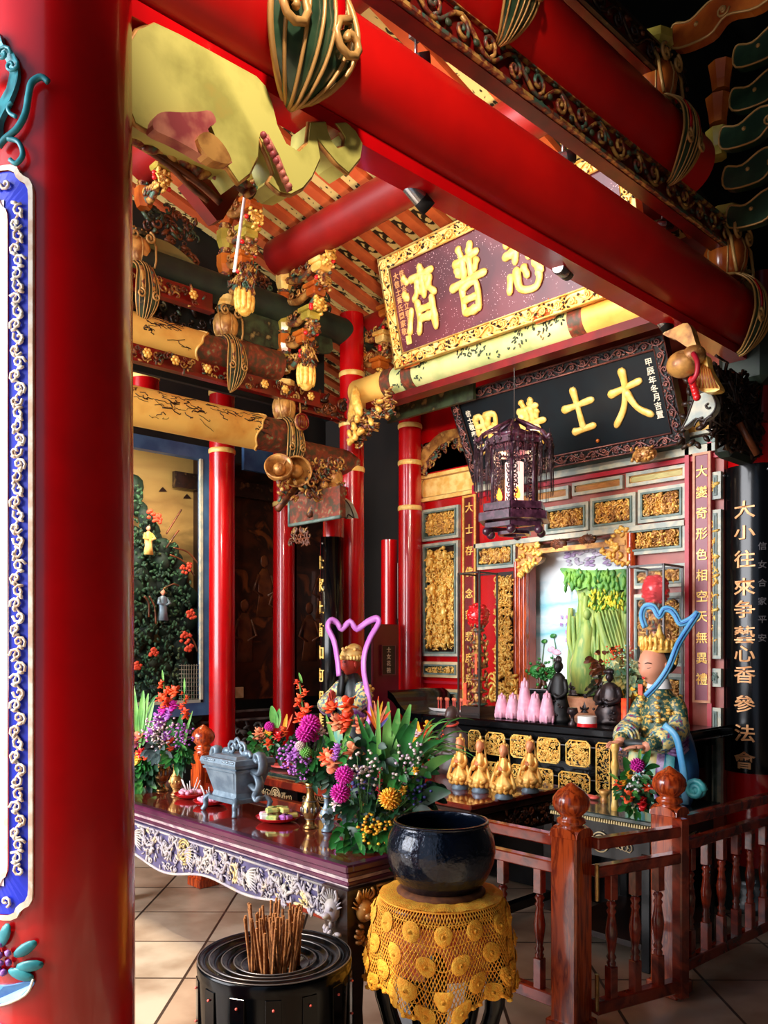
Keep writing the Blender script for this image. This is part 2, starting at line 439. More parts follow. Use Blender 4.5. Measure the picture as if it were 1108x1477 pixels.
def carve(mb, w, h, dep, n, seed, size=None, figs=0, mats=(0,), rnd=None, leaf=.5):
    """carved openwork in local x 0..w, z 0..h, standing out towards -y"""
    rn = random.Random(seed); sz = size or min(w, h)*.22
    for i in range(figs):
        x = w*(i+.5+rn.uniform(-.15, .15))/figs; z = h*rn.uniform(.3, .62); s = min(h*.3, w/figs*.5)*rn.uniform(.75, 1)
        mb.m = rn.choice(mats)
        mb.ball((x, -dep*.7, z), (s*.38, dep*.45, s*.75), 1)
        mb.ball((x, -dep*.95, z+s*.95), (s*.26, dep*.3, s*.28), 1)
        for q in (-1, 1):
            mb.tube([(x+q*s*.3, -dep*.7, z+s*.5), (x+q*s*.6, -dep, z+s*.1), (x+q*s*rn.uniform(.2, .9), -dep*1.1, z+s*rn.uniform(-.2, .7))], s*.13, 5)
            mb.tube([(x+q*s*.15, -dep*.6, z-s*.5), (x+q*s*.4, -dep, z-s*.9), (x+q*s*.35, -dep*.8, z-s*1.3)], s*.15, 5)
    for i in range(n):
        x = rn.uniform(.04, .96)*w; z = rn.uniform(.05, .95)*h; y = -dep*rn.uniform(.1, .8); s = sz*rn.uniform(.4, 1.1)
        mb.m = rn.choice(mats)
        if rn.random() < leaf:
            a = rn.uniform(0, PI); rt = Matrix.Rotation(a, 3, 'Y') @ Matrix.Rotation(rn.uniform(-.5, .5), 3, 'X')
            mb.ball((x, y, z), (s*.55, dep*.3, s*.2), 0, rot=rt)
        else:
            x = min(max(x, s*.45), w-s*.45); z = min(max(z, s*.45), h-s*.45)
            mb.tube(spiral(x, z, s*.5, rn.uniform(0, 2*PI), rn.uniform(.8, 1.3), 10, y, rn.choice((-1, 1))), [s*.13]*7+[s*.15, s*.17, s*.12], 4)
    mb.m = 0
def scrollband(mb, L, h, dep, seed, step=None, r=None, mats=(0, 1)):
    """running vine with alternating scrolls, local x 0..L, z 0..h"""
    rn = random.Random(seed); st = step or h*.8; n = max(2, int(L/st)); st = L/n; rr = r or h*.055
    pts = []
    for i in range(n*4+1):
        t = i/(n*4); pts.append((L*t, -dep*.5, h/2+math.sin(t*n*PI)*h*.28))
    mb.m = mats[0]; mb.tube(pts, rr, 5)
    for i in range(n):
        up = 1 if i % 2 == 0 else -1
        x = st*(i+.5); mb.m = mats[0]
        mb.tube(spiral(x, h/2-up*h*.06, h*.27, PI/2*up+rn.uniform(-.3, .3), 1.3, 12, -dep*.6, -up), rr*.95, 5)
        mb.m = mats[-1]
        mb.ball((x+st*.5, -dep*.7, h/2+rn.uniform(-.25, .25)*h), (h*.12, dep*.35, h*.1), 0)
        for q in (-1, 1):
            mb.ball((x+rn.uniform(-.3, .3)*st, -dep*.4, h/2+q*h*.36), (h*.13, dep*.25, h*.06), 0, rot=Matrix.Rotation(rn.uniform(-.6, .6), 3, 'Y'))
    mb.m = 0
def frame(mb, x0, x1, z0, z1, t, y0, y1):
    mb.box(((x0+x1)/2, (y0+y1)/2, z0+t/2), (x1-x0, abs(y1-y0), t)); mb.box(((x0+x1)/2, (y0+y1)/2, z1-t/2), (x1-x0, abs(y1-y0), t))
    mb.box((x0+t/2, (y0+y1)/2, (z0+z1)/2), (t, abs(y1-y0), z1-z0-2*t)); mb.box((x1-t/2, (y0+y1)/2, (z0+z1)/2), (t, abs(y1-y0), z1-z0-2*t))
_font = {}
def glyph_mesh(ch, size, ext):
    k = (ch, round(size, 4), ext)
    if k in _font: return _font[k]
    c = bpy.data.curves.new('t', 'FONT'); c.body = ch; c.size = size; c.extrude = ext; c.offset = size*.012
    c.align_x = 'CENTER'; c.align_y = 'CENTER'; c.resolution_u = 2
    o = bpy.data.objects.new('t', c); COL.objects.link(o)
    dg = bpy.context.evaluated_depsgraph_get(); me = o.evaluated_get(dg).to_mesh()
    v = [tuple(x.co) for x in me.vertices]; f = [list(p.vertices) for p in me.polygons]
    bpy.data.objects.remove(o); bpy.data.curves.remove(c)
    # text lies in xy; stand it up into xz facing -y, centred
    if v:
        cx = (min(a[0] for a in v)+max(a[0] for a in v))/2; cy = (min(a[1] for a in v)+max(a[1] for a in v))/2
        v = [(a[0]-cx, -a[2], a[1]-cy) for a in v]
    _font[k] = (v, f); return _font[k]
def glyph(mb, ch, x, y, z, size, ext=.002, bend=None, sxy=(1, 1)):
    v, f = glyph_mesh(ch, size, ext)
    out = []
    for a in v:
        X, Y, Z = a[0]*sxy[0]+x, a[1]+y, a[2]*sxy[1]+z
        if bend: Rr = bend; t = X/Rr; X, Y = math.sin(t)*(Rr-Y), -math.cos(t)*(Rr-Y)
        out.append((X, Y, Z))
    return mb.add(out, f)
BR = {
 '大': [[(10, 60), (50, 66), (88, 72)], [(50, 98), (50, 70), (36, 32), (8, 4)], [(50, 58), (68, 28), (98, 10)]],
 '士': [[(5, 60), (50, 64), (95, 68)], [(46, 98), (49, 55), (50, 14)], [(20, 10), (50, 12), (84, 16)]],
 '普': [[(34, 98), (40, 84)], [(68, 99), (60, 84)], [(18, 77), (50, 80), (84, 84)], [(41, 80), (40, 52)], [(60, 80), (60, 52)], [(22, 71), (30, 59)], [(80, 73), (71, 60)],
        [(2, 45), (50, 49), (98, 51)], [(31, 40), (30, 3)], [(31, 40), (70, 42), (69, 3)], [(31, 22), (69, 23)], [(31, 4), (69, 5)]],
 '照': [[(12, 92), (12, 48)], [(12, 90), (36, 92), (36, 48)], [(12, 70), (36, 71)], [(12, 50), (36, 51)], [(50, 92), (88, 92), (83, 66), (74, 68)], [(66, 92), (50, 66)],
        [(54, 58), (54, 36)], [(54, 58), (84, 60), (82, 36)], [(54, 38), (82, 38)], [(14, 24), (7, 5)], [(36, 24), (38, 8)], [(58, 24), (63, 8)], [(80, 26), (93, 6)]],
 '濟': [[(8, 92), (19, 82)], [(3, 68), (14, 58)], [(4, 6), (20, 40)], [(62, 99), (65, 88)], [(30, 84), (98, 87)], [(50, 80), (44, 62), (32, 52)], [(46, 72), (57, 60)],
        [(65, 84), (65, 52)], [(76, 80), (84, 62), (98, 52)], [(90, 78), (76, 62)], [(42, 48), (41, 20), (34, 0)], [(86, 48), (86, 0)], [(42, 35), (86, 35)], [(42, 21), (86, 21)]],
 '悲': [[(38, 99), (36, 70), (28, 46)], [(8, 88), (37, 88)], [(10, 74), (37, 75)], [(4, 58), (34, 61)], [(61, 99), (62, 46)], [(62, 89), (92, 91)], [(62, 75), (90, 76)], [(62, 60), (97, 61)],
        [(14, 30), (6, 8)], [(30, 36), (34, 9), (68, 3), (82, 14), (80, 24)], [(48, 36), (55, 22)], [(74, 38), (90, 22)]],
 '慈': [[(30, 99), (38, 88)], [(70, 99), (62, 88)], [(6, 82), (94, 85)], [(32, 78), (16, 66), (34, 60), (14, 44), (42, 48)], [(74, 78), (58, 66), (76, 60), (56, 44), (86, 48)],
        [(14, 30), (6, 8)], [(30, 36), (34, 9), (68, 3), (82, 14), (80, 24)], [(48, 36), (55, 22)], [(74, 38), (90, 22)]],
}
def brush(mb, ch, cx, cz, w, h, y, wid, dep=.012):
    for si, st in enumerate(BR[ch]):
        p = smoothpts([(cx+(a/100-.5)*w, y-si*.0006, cz+(b/100-.5)*h) for a, b in st], 5); n = len(p)
        rs = []
        for i in range(n):
            t = i/(n-1); k = (1.3-.5*math.sin(t*PI)-1.1*max(0, t-.72)) if len(st) > 2 or si % 2 == 0 else (.95+.35*math.sin(t*PI)**2 if t > .5 else 1.15-.2*math.sin(t*PI))
            rs.append(wid*max(.3, k)*(1 if 0 < i < n-1 else .8))
        p0, p1 = p[0], p[-1]
        e0 = (p[0]-p[1]).normalized()*wid*.5; e1 = (p[-1]-p[-2]).normalized()*wid*.5
        mb.tube([p0+e0]+p+[p1+e1], [wid*.5]+rs+[wid*.4], 8, flat=dep/wid, up=(0, 1, 0))
# ================================================================ the room
XB = -2.15      # line of the big beam and its columns
XL = -4.92      # line of the left frame
YW = 5.1        # face of the altar screen
b = MB(); b.box((-2.5, 2, -.05), (12, 12, .1)); struct(b, 'floor', 'tiles')
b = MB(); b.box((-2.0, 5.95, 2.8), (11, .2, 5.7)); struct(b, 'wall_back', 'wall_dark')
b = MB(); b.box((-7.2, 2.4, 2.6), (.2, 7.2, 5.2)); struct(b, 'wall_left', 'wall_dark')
RZ = lambda Y: 4.62 - .27*(Y-3.6)
def roof_box(mb, x0, x1, y0, y1, dz0, dz1):
    vs = [(x, y, RZ(y)+dz) for dz in (dz0, dz1) for (x, y) in ((x0, y0), (x1, y0), (x1, y1), (x0, y1))]
    mb.add(vs, [(0, 3, 2, 1), (4, 5, 6, 7), (0, 1, 5, 4), (1, 2, 6, 5), (2, 3, 7, 6), (3, 0, 4, 7)])
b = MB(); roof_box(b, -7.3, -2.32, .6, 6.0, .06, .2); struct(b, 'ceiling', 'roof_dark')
b = MB(); roof_box(b, -2.36, -2.32, .6, 6.0, .2, 1.5); struct(b, 'sky_gap_strip', 'roof_dark')  # strip added to stop sky light leaking between roof and side ceiling
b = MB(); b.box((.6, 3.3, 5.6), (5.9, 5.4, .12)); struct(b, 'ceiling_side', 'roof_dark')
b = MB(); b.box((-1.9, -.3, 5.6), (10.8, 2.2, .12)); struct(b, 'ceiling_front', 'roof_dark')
b = MB(); b.box((3.4, 2.2, 2.8), (.2, 7.6, 5.6)); struct(b, 'unseen_wall_right', 'wall_dark')  # unseen wall, added to block sky light from the camera side
b = MB(); b.box((1.9, -1.4, 2.8), (3.0, .2, 5.6)); struct(b, 'unseen_wall_front', 'wall_dark')  # unseen wall piece behind the camera, added to keep the near column dark
# rafters with painted boards between them
M['raft_pat'] = mat('painted_strip', (40, 34, 22), .5, c2=(226, 196, 122), scale=9, pos=(.42, .46), stretch=(1.6, .9, 1), detail=2, dist=1.6)
proto = None
x = -6.9; k = 0
while x < -2.5:
    if proto is None:
        proto = thing('rafter', (x, 3.6, RZ(3.6)), 'flat orange roof rafter with a painted cream strip alongside, sloping down to the back wall', 'rafter', 'painted rafters under the roof')
        b = MB(); b.T = Matrix.Translation((-x, -3.6, -RZ(3.6))); roof_box(b, x, x+.082, .7, 5.85, 0, .05); b.build('board', 'rafter', proto)
        b = MB(); b.T = Matrix.Translation((-x, -3.6, -RZ(3.6))); roof_box(b, x+.1, x+.172, .7, 5.85, .022, .055); b.build('painted_strip', 'raft_pat', proto)
    else: dup(proto, loc=(x, 3.6, RZ(3.6)))
    x += .19; k += 1
# purlins
def purlin(Y, z, r, x0, x1, label):
    b = MB(); b.cyl((x0, 0, 0), (x1, 0, 0), r, n=28); return b.build('purlin', 'purlin', loc=(0, Y, z), label=label, cat='beam')
purlin(3.6, 4.42, .125, XL, XB-.2, 'round red purlin carrying the rafters, in front of the maroon plaque')
purlin(4.52, 4.13, .12, XL, XB-.2, 'round red purlin at the lower end of the rafters, just behind the maroon plaque')
purlin(2.55, 4.68, .12, XL, XB-.2, 'round red purlin nearest the viewer, glimpsed above the lowest big beam')

# ---------------------------------------------------------------- round columns
def column(name, X, Y, r, z1, label, bands=(), base=True, z0=0):
    t = thing(name, (X, Y, 0), label, 'column')
    b = MB(); prof = [(r, z0), (r*1.02, z0+(z1-z0)*.2), (r, z0+(z1-z0)*.5), (r*.97, z1)]
    b.lathe(prof, n=48); b.build('shaft', 'red', t)
    for z in bands:
        b = MB(); b.lathe([(r, z-.02), (r*1.05, z-.012), (r*1.05, z+.012), (r, z+.02)], n=40); b.build('gold_band', 'gold_pale', t)
    if base:
        b = MB(); b.lathe([(r*1.5, 0), (r*1.55, .04), (r*1.35, .1), (r*1.5, .17), (r*1.25, .24), (r*1.02, .26)], n=32); b.build('stone_base', 'stone_top', t)
    return t
def bz(px, py, X, Y):    # height of something seen at py on a column
    d = X*FW[0]+Y*FW[1]; return EYE+(HZ-py)*d/FPX
column('column', -4.92, 4.32, .098, 4.2, 'slim red round column behind the black couplet column, ringed by three cream bands', [bz(0, 541, -4.92, 4.3), bz(0, 613, -4.92, 4.3), bz(0, 678, -4.92, 4.3)])
column('column', -4.93, 4.98, .098, 4.1, 'slim red round column at the left edge of the carved altar screen', [bz(0, 616, -4.93, 4.98), bz(0, 669, -4.93, 4.98), bz(0, 734, -4.93, 4.98)])
column('column', -6.05, 4.5, .098, 4.2, 'red round column between the two dark murals, right of the diorama', [bz(0, 728, -6.05, 4.5)])
column('column', -6.0, 3.82, .108, 4.3, 'red round column directly right of the blue-framed diorama', [bz(0, 568, -6, 3.82), bz(0, 652, -6, 3.82)])
column('column', -6.0, 3.12, .108, 4.3, 'short red strut glimpsed between the two yellow beams, above the diorama', [bz(0, 545, -6, 3.12)], base=False, z0=3.38)
column('column', -5.67, 5.45, .08, 2.6, 'thin dark-red column standing deep behind the wine-red sign board')
# near column
RN = .187
t = column('column', XB, .875, RN, 3.5, 'huge red column at the left edge of the photo with blue-bordered relief panel', base=True)
NEAR = t
def bendmb(mb, Rr):
    out = []
    for (x_, y_, z_) in mb.v:
        a = x_/Rr; out.append((math.sin(a)*(Rr-y_), -math.cos(a)*(Rr-y_), z_))
    mb.v = out; return mb
def arcx(deg): return R(deg)*RN
zT, zB = 2.74, .95
A1, A2, A3 = arcx(51), arcx(48), arcx(33)
def shield(hw, z0, z1, c, k=5):
    """panel outline with notched round corners"""
    P = []
    def corner(cx, cz, sx, sz):
        q = [(0, -1.0), (0.02, -.72), (.12, -.52), (.3, -.42), (.42, -.3), (.5, -.12), (.72, -.02), (1.0, 0)]
        return [(cx - sx*c*u, cz + sz*c*v) for u, v in q]
    P += corner(hw, z1, 1, 1)
    P += corner(-hw, z1, -1, 1)[::-1]
    P += corner(-hw, z0, -1, -1)
    P += corner(hw, z0, 1, -1)[::-1]
    return P
def ring_strip(mb, o, i, y):
    """flat ring between outlines of equal point count, subdivided edges are not needed on the curved shaft"""
    n = len(o); vs = [(a, y, c) for a, c in o]+[(a, y, c) for a, c in i]
    mb.add(vs, [(k_, (k_+1) % n, n+(k_+1) % n, n+k_) for k_ in range(n)])
def densify(P, mx=.03):
    out = []
    for i in range(len(P)):
        a, c = Vector(P[i]), Vector(P[(i+1) % len(P)]); m = max(1, int((c-a).length/mx))
        for j in range(m): q = a.lerp(c, j/m); out.append((q.x, q.y))
    return out
def scaled(P, hw0, hw1, z0, z1, n0, n1):
    return [((a/hw0)*hw1, n0+(c-z0)/(z1-z0)*(n1-n0)) for a, c in P]
O = densify(shield(A1, zB, zT, .07))
I1 = scaled(O, A1, A2, zB, zT, zB+.012, zT-.012); I2 = scaled(O, A1, A3, zB, zT, zB+.07, zT-.07)
I3 = scaled(O, A1, A3-.01, zB, zT, zB+.08, zT-.08)
b = MB(); b.m = 0; ring_strip(b, O, I1, -.012); b.m = 1; ring_strip(b, I1, I2, -.006); b.m = 0; ring_strip(b, I2, I3, -.011)
O2 = [(a, c) for a, c in O]
n = len(O); b.m = 0
b.add([(a, -.012, c) for a, c in O]+[(a, .004, c) for a, c in O], [(k_, (k_+1) % n, n+(k_+1) % n, n+k_) for k_ in range(n)])
nn = 14
b.m = 2
P = []
for j in range(30):
    zz = zB+.08+(zT-zB-.16)*j/29; P.append([(-(A3-.012)+2*(A3-.012)*i/nn, -.008, zz) for i in range(nn+1)])
b.grid(P)
bendmb(b, RN); PANEL = b.build('relief_panel', ['scroll_white', 'scroll_blue', 'board_white'], NEAR)
b = MB(); rn = random.Random(4)
for sgn in (1, -1):
    xm = (A2+A3)/2*sgn; z = zB+.12; i = 0
    pts = []
    while z < zT-.1:
        b.tube(spiral(xm+.004*(-1)**i, z, .016, rn.uniform(0, 6), 1.1, 9, -.011, (-1)**i), .0035, 5)
        b.ball((xm-.008*(-1)**i, -.011, z+.018), (.009, .005, .005), 0, rot=Matrix.Rotation(rn.uniform(0, 3), 3, 'Y'))
        pts.append((xm+.008*(-1)**i, -.009, z)); z += .03; i += 1
    b.tube(smoothpts(pts, 3), .003, 5)
for zz in (zT-.045, zB+.045):
    x_ = -A3
    while x_ < A3:
        b.tube(spiral(x_, zz, .014, rn.uniform(0, 6), 1.1, 9, -.011), .0035, 5); x_ += .03
bendmb(b, RN); b.build('vine_relief', 'scroll_white', NEAR)
def outline_piece(mb, pts, w, y=-.012):
    mb.tube(smoothpts([(a, y, c) for a, c in pts], 4), w, 6)
# phoenix & cloud over the panel
b = MB(); zc = 2.9
bod = smooth2([(-.16, zc-.1), (-.15, zc+.05), (-.06, zc+.15), (.07, zc+.165), (.1, zc+.12), (.125, zc+.1), (.135, zc+.05), (.12, zc+.0), (.09, zc-.05), (.06, zc-.1)], 4)
b.prism(bod, -.014, 0)
for (cx, cz, r_, a, dn) in ((.1, zc+.1, .02, 0, 1), (.12, zc+.07, .018, 1, -1), (.06, zc-.02, .02, 2, 1), (-.02, zc+.1, .03, 0, 1)):
    b.tube(spiral(cx, cz, r_, a, 1.2, 12, -.016, dn), .004, 6)
bendmb(b, RN); b.build('phoenix_ornament', 'ph_teal', NEAR)
b = MB()
outline_piece(b, [(.085, zc-.115), (.1, zc-.1), (.13, zc-.08), (.15, zc-.045), (.158, zc), (.165, zc+.03), (.185, zc+.045), (.2, zc+.035)], .0075)
outline_piece(b, [(.11, zc-.1), (.135, zc-.11), (.145, zc-.14), (.13, zc-.16), (.115, zc-.15)], .006)
outline_piece(b, [(.13, zc-.05), (.115, zc-.04), (.11, zc-.025), (.12, zc-.015)], .005)
bendmb(b, RN); b.build('cloud_tendril', 'ph_teal', NEAR)
b = MB()
for i in range(26):
    a = rn.uniform(0, 6.28); b.ball((rn.uniform(-.12, .085), -.016, zc+rn.uniform(-.11, .1)), (.02, .006, .008), 0, rot=Matrix.Rotation(a, 3, 'Y'))
bendmb(b, RN); b.build('feather_relief', 'scroll_white', NEAR)
# fruit bowl under the panel
zc = .855
b = MB()
b.prism(smooth2([(-.17, zc-.06), (-.16, zc-.09), (-.05, zc-.115), (.08, zc-.105), (.15, zc-.075), (.168, zc-.045), (.1, zc-.06), (0, zc-.068), (-.1, zc-.06)], 4), -.014, 0)
b.box((0, -.006, zc-.135), (.06, .012, .05))
b.prism(smooth2([(-.1, zc-.16), (-.13, zc-.26), (-.06, zc-.34), (.06, zc-.34), (.13, zc-.26), (.1, zc-.16)], 4), -.014, 0)
bendmb(b, RN); b.build('bowl_relief', 'bowl_blue', NEAR)
b = MB()
for i in range(40):
    a = rn.uniform(0, 6.28); q = rn.random()**.5*.05; b.ball((.07+q*math.cos(a)*.9, -.014, zc+q*math.sin(a)), .008, 0)
bendmb(b, RN); b.build('grape_cluster', 'grape', NEAR)
b = MB()
for (x_, z_, a) in ((.1, zc+.06, 1.2), (.15, zc+.03, .6), (.16, zc-.01, .1), (.14, zc-.03, -.3), (-.02, zc+.04, 2), (-.07, zc+.02, 2.6)):
    b.ball((x_, -.012, z_), (.032, .006, .014), 1, rot=Matrix.Rotation(-a, 3, 'Y'))
bendmb(b, RN); b.build('leaf_relief', 'ph_teal', NEAR)
b = MB()
outline_piece(b, [(.168, zc-.04), (.15, zc-.078), (.08, zc-.11), (0, zc-.12)], .0035)
outline_piece(b, [(.12, zc-.16), (.15, zc-.25), (.12, zc-.33)], .005)
outline_piece(b, [(.14, zc-.3), (.19, zc-.32), (.2, zc-.26), (.17, zc-.25)], .006)
bendmb(b, RN); b.build('rim_relief', 'scroll_white', NEAR)

# right column with black couplet board
RC = .19; XC, YC = -2.15, 5.26
t = column('column', XC, YC, RC, 3.5, 'thick red column at the right edge behind the railing, wearing a black couplet board', [3.2])
KB = thing('couplet_board', (XC, YC, 0), 'curved black couplet board with eleven copper characters on the right-hand red column', 'couplet')
b = MB(); P = []
for j in range(2):
    z = (.83, 2.70)[j]; P.append([(math.sin(R(a))*(RC+.022), -math.cos(R(a))*(RC+.022), z) for a in range(-88, 89, 8)])
b.grid(P)
for z in (.83, 2.70):
    P = [[(math.sin(R(a))*(RC+q), -math.cos(R(a))*(RC+q), z) for a in range(-88, 89, 8)] for q in (.002, .022)]; b.grid(P)
for a in (-88, 88):
    P = [[(math.sin(R(a))*(RC+q), -math.cos(R(a))*(RC+q), z) for z in (.83, 2.7)] for q in (.002, .022)]; b.grid(P)
b.build('board', 'black', KB)
ys = [735, 768, 806, 846, 878, 915, 942, 972, 1014, 1056, 1095]
for i, ch in enumerate('大小往來争藝心香參法會'):
    b = MB(); z = 1.6+(932-ys[i]+4)*5.06/1200
    glyph(b, ch, 0, -.004, z-.02, .13, .004, bend=RC+.022, sxy=(1, .85 if i != 1 else .7)); b.build('character', 'char_copper', KB)
for i, ch in enumerate('信女合家平安'):
    b = MB(); glyph(b, ch, .1, -.001, 2.2-i*.11, .05, .002, bend=RC+.022); b.build('small_character', 'pewter', KB)
b = MB(); b.ball((-.15, -.165, 2.66), .012, 1); b.ball((.13, -.175, 2.66), .012, 1); b.build('nail', 'steel', KB)

# black couplet column left of column 505
XK, YK = -4.9, 4.1; RK = .07
t = thing('column', (XK, YK, 0), 'slim red column wearing a black couplet board, behind the red-faced statue', 'column')
b = MB(); b.lathe([(RK, 0), (RK, 2.85)], n=32); b.build('shaft', 'red', t)
t = thing('couplet_board', (XK, YK, 0), 'narrow black couplet board with gold characters behind the red-faced statue', 'couplet')
b = MB(); b.lathe([(RK+.001, .7), (RK+.02, .7), (RK+.02, 2.43), (RK+.001, 2.43)], n=36, cap=False); b.build('board', 'black', t)
for i, ch in enumerate('士家上首如何明淮拜'):
    b = MB(); glyph(b, ch, -.035, -.004, 2.24-i*.172, .12, .004, bend=RK+.02, sxy=(.9, .9)); b.build('character', 'char_gold', t)
b = MB(); b.ball((.0, -.092, 2.38), .01, 1); b.build('nail', 'steel', t)

# ---------------------------------------------------------------- the big beams along the XB line
def ybeam(name, X, z, r, y0, y1, mt, label):
    b = MB(); n = 14; pr = []
    for i in range(n+1):
        t_ = i/n; pr.append((r*(1-.06*(2*t_-1)**2), y0+(y1-y0)*t_))
    b.lathe(pr, n=44, rot=Matrix.Rotation(-PI/2, 3, 'X')); return b.build(name, mt, loc=(X, 0, z), label=label, cat='beam')
ybeam('round_beam', XB, 3.53, .185, .6, 5.1, 'red_beam', 'lowest of the big round red beams, from the huge column to the right column')
ybeam('round_beam', XB, 4.2, .175, .6, 4.3, 'red_beam', 'second big round red beam, above the carved board over the lowest beam')
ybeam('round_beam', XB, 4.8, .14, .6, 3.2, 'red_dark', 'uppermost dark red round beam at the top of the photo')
b = MB(); b.box((XB, 2.9, 3.325), (.11, 4.1, .05)); b.build('tie_board', 'red', label='flat red board with spotlights under the lowest big red beam', cat='beam')
def carved_board(X, z0, z1, y0, y1, th, label, name='carved_board', mats=('carve_brown', 'carve_green'), base='red_dark', seed=1, pnt=True):
    t = thing(name, (X, y0, z0), label, 'carved board')
    L = y1-y0; h = z1-z0
    b = MB(); b.box((L/2, 0, h/2), (L, th, h)); b.T = None
    o = b.build('board', base, t); o.rotation_euler = (0, 0, PI/2)
    b = MB(); b.T = Tr(0, -th/2, 0); scrollband(b, L, h, .03, seed, step=h*.95)
    for z in (.012, h-.012): b.box((L/2, -.01, z), (L, .024, .016))
    o = b.build('scroll_relief', list(mats), t); o.rotation_euler = (0, 0, PI/2)
    return t
carved_board(XB, 3.88, 4.05, .7, 4.75, .07, 'red board carved with green and gold scrolls between the two big red beams', seed=3, mats=('carve_mix', 'carve_green'))
carved_board(XB, 4.5, 4.66, .7, 4.2, .07, 'dark carved board with scrolls under the uppermost beam', seed=5, mats=('carve_dark', 'carve_brown'))
# things painted on the outer end of the beam line
def melon_post(X, Y, z, s, label, claw=.45, mats=('glaze_orange', 'glaze_yellow', 'glaze_green'), tiers=2, face=1, claw_out=.2):
    """gourd shaped queen post: lobed body, cap blocks, ribs of a claw gripping the beam below (towards +X)"""
    t = thing('melon_post', (X, Y, z), label, 'post')
    b = MB(); prof = [(.35, 0), (.62, .12), (.8, .4), (.86, .75), (.72, 1.05), (.4, 1.22), (.3, 1.28)]
    rings = [(0, 0, q*s, r_*s*.62, r_*s*.62) for r_, q in prof]
    b.loft(rings, 40, fn=lambda a, zz: 1+.09*abs(math.sin(a*3)))
    b.build('melon_body', mats[0], t)
    b = MB()
    for k_ in range(6):
        a = k_*PI/3
        b.tube([(math.cos(a)*r_*s*.63, math.sin(a)*r_*s*.63, q*s) for r_, q in prof[1:6]], s*.025, 5)
    b.tube([(math.cos(a/10*2*PI)*s*.5, math.sin(a/10*2*PI)*s*.5, s*.05) for a in range(10)], s*.04, 5, closed=True)
    for q in (-1, 1):
        sp = spiral(q*s*.32, s*1.15, s*.24, PI/2, 1.4, 16, 0, -q)
        b.tube([(s*.48, p_[0], p_[2]) for p_ in sp], s*.05, 6)
        b.tube([(s*.2, q*s*.56, s*1.3), (s*.42, q*s*.62, s*.9), (s*.5, q*s*.58, s*.3), (s*.52, q*s*.5, 0)], s*.045, 6)
    b.build('scroll_trim', 'line_gold', t)
    b = MB()
    b.lathe([(s*.36, s*1.26), (s*.42, s*1.34), (s*.42, s*1.46), (s*.34, s*1.5)], n=24)
    b.build('collar', mats[2], t)
    b = MB()
    for k_ in range(12):
        a = k_*PI/6; b.ball((math.cos(a)*s*.43, math.sin(a)*s*.43, s*1.4), s*.035, 0)
    b.build('bead_ring', 'line_gold', t)
    zz = s*1.5
    for i in range(tiers):
        b = MB()
        b.loft([(0, 0, zz, s*.36, s*.36), (0, 0, zz+s*.12, s*.36, s*.36), (0, 0, zz+s*.2, s*.5, s*.5), (0, 0, zz+s*.42, s*.5, s*.5)], 8)
        b.v = [(v[0], v[1], v[2]) for v in b.v]; b.sm = [False]*len(b.sm)
        b.build('cap_block', (mats[1], mats[0])[i % 2], t); zz += s*.42
    # claw hugging the round beam of radius rb below
    if claw:
        b = MB(); w = s*.46; P = []; rb = claw_out
        prof2 = [(62, .95, .0), (45, .8, .0), (25, .85, .0), (5, 1.0, 0), (-15, 1.08, .01), (-35, 1.0, .02), (-52, .75, .035), (-66, .4, .05), (-74, .12, .045)]
        def cp(ph, u, o=0):
            q = rb+.022+o+(1-u*u)*s*.1; zz_ = -rb+q*math.sin(R(ph)); xx = q*math.cos(R(ph))
            if claw > 1: zz_ *= claw
            return xx, zz_
        for ph, ww, o in prof2:
            row = []
            for i in range(11):
                u = -1+2*i/10; xx, zz_ = cp(ph, u, o); row.append((xx, u*w*ww, zz_))
            P.append(row)
        b.grid(P); b.build('claw', mats[2], t)
        b = MB()
        for u in (-1, -.72, -.3, .02, .3, .72, 1):
            pts = []
            for ph, ww, o in prof2: xx, zz_ = cp(ph, u, o); pts.append((xx+s*.02, u*w*ww, zz_))
            b.tube(smoothpts(pts, 3), s*(.03 if abs(u) > .9 else .02), 5)
        for q in (-1, 1):
            xx, zz_ = cp(-22, .8, .02); sp = spiral(q*w*.72, zz_, s*.2, PI*.5, 1.3, 12, 0, q); b.tube([(xx+s*.06, p_[0], p_[2]) for p_ in sp], s*.04, 6)
        b.build('claw_rib', 'line_gold', t)
        b = MB()
        for u in (-.5, .5):
            pts = []
            for ph in (35, 15, -5, -22): xx, zz_ = cp(ph, u, .006); pts.append((xx, u*w*.95, zz_))
            b.tube(smoothpts(pts, 3), [s*.05, s*.07, s*.08, s*.085, s*.085, s*.085, s*.08, s*.07, s*.05, s*.03], 6, flat=.3, up=(1, 0, 0))
        b.build('claw_inset', 'red' if rb > .15 else 'carve_mix', t)
    return t
melon_post(XB, 1.56, 3.715, .33, 'green melon post gripping the lowest beam at top centre with a ribbed claw',  1, ('red', 'glaze_yellow', 'glaze_green'), claw_out=.185)
melon_post(XB, 4.79, 3.72, .215, 'brown glazed melon post at the right end of the lowest beam, its claw curling downward', 1, tiers=1, claw_out=.185)
melon_post(XB, 3.97, 4.37, .19, 'brown glazed melon post on the second beam at upper right, between scroll brackets', 1, tiers=1, claw_out=.175)
melon_post(XB, 2.6, 4.4, .2, 'green melon post on the second beam at the very top edge of the photo', 1, ('red', 'glaze_yellow', 'glaze_green'), tiers=1, claw_out=.175)

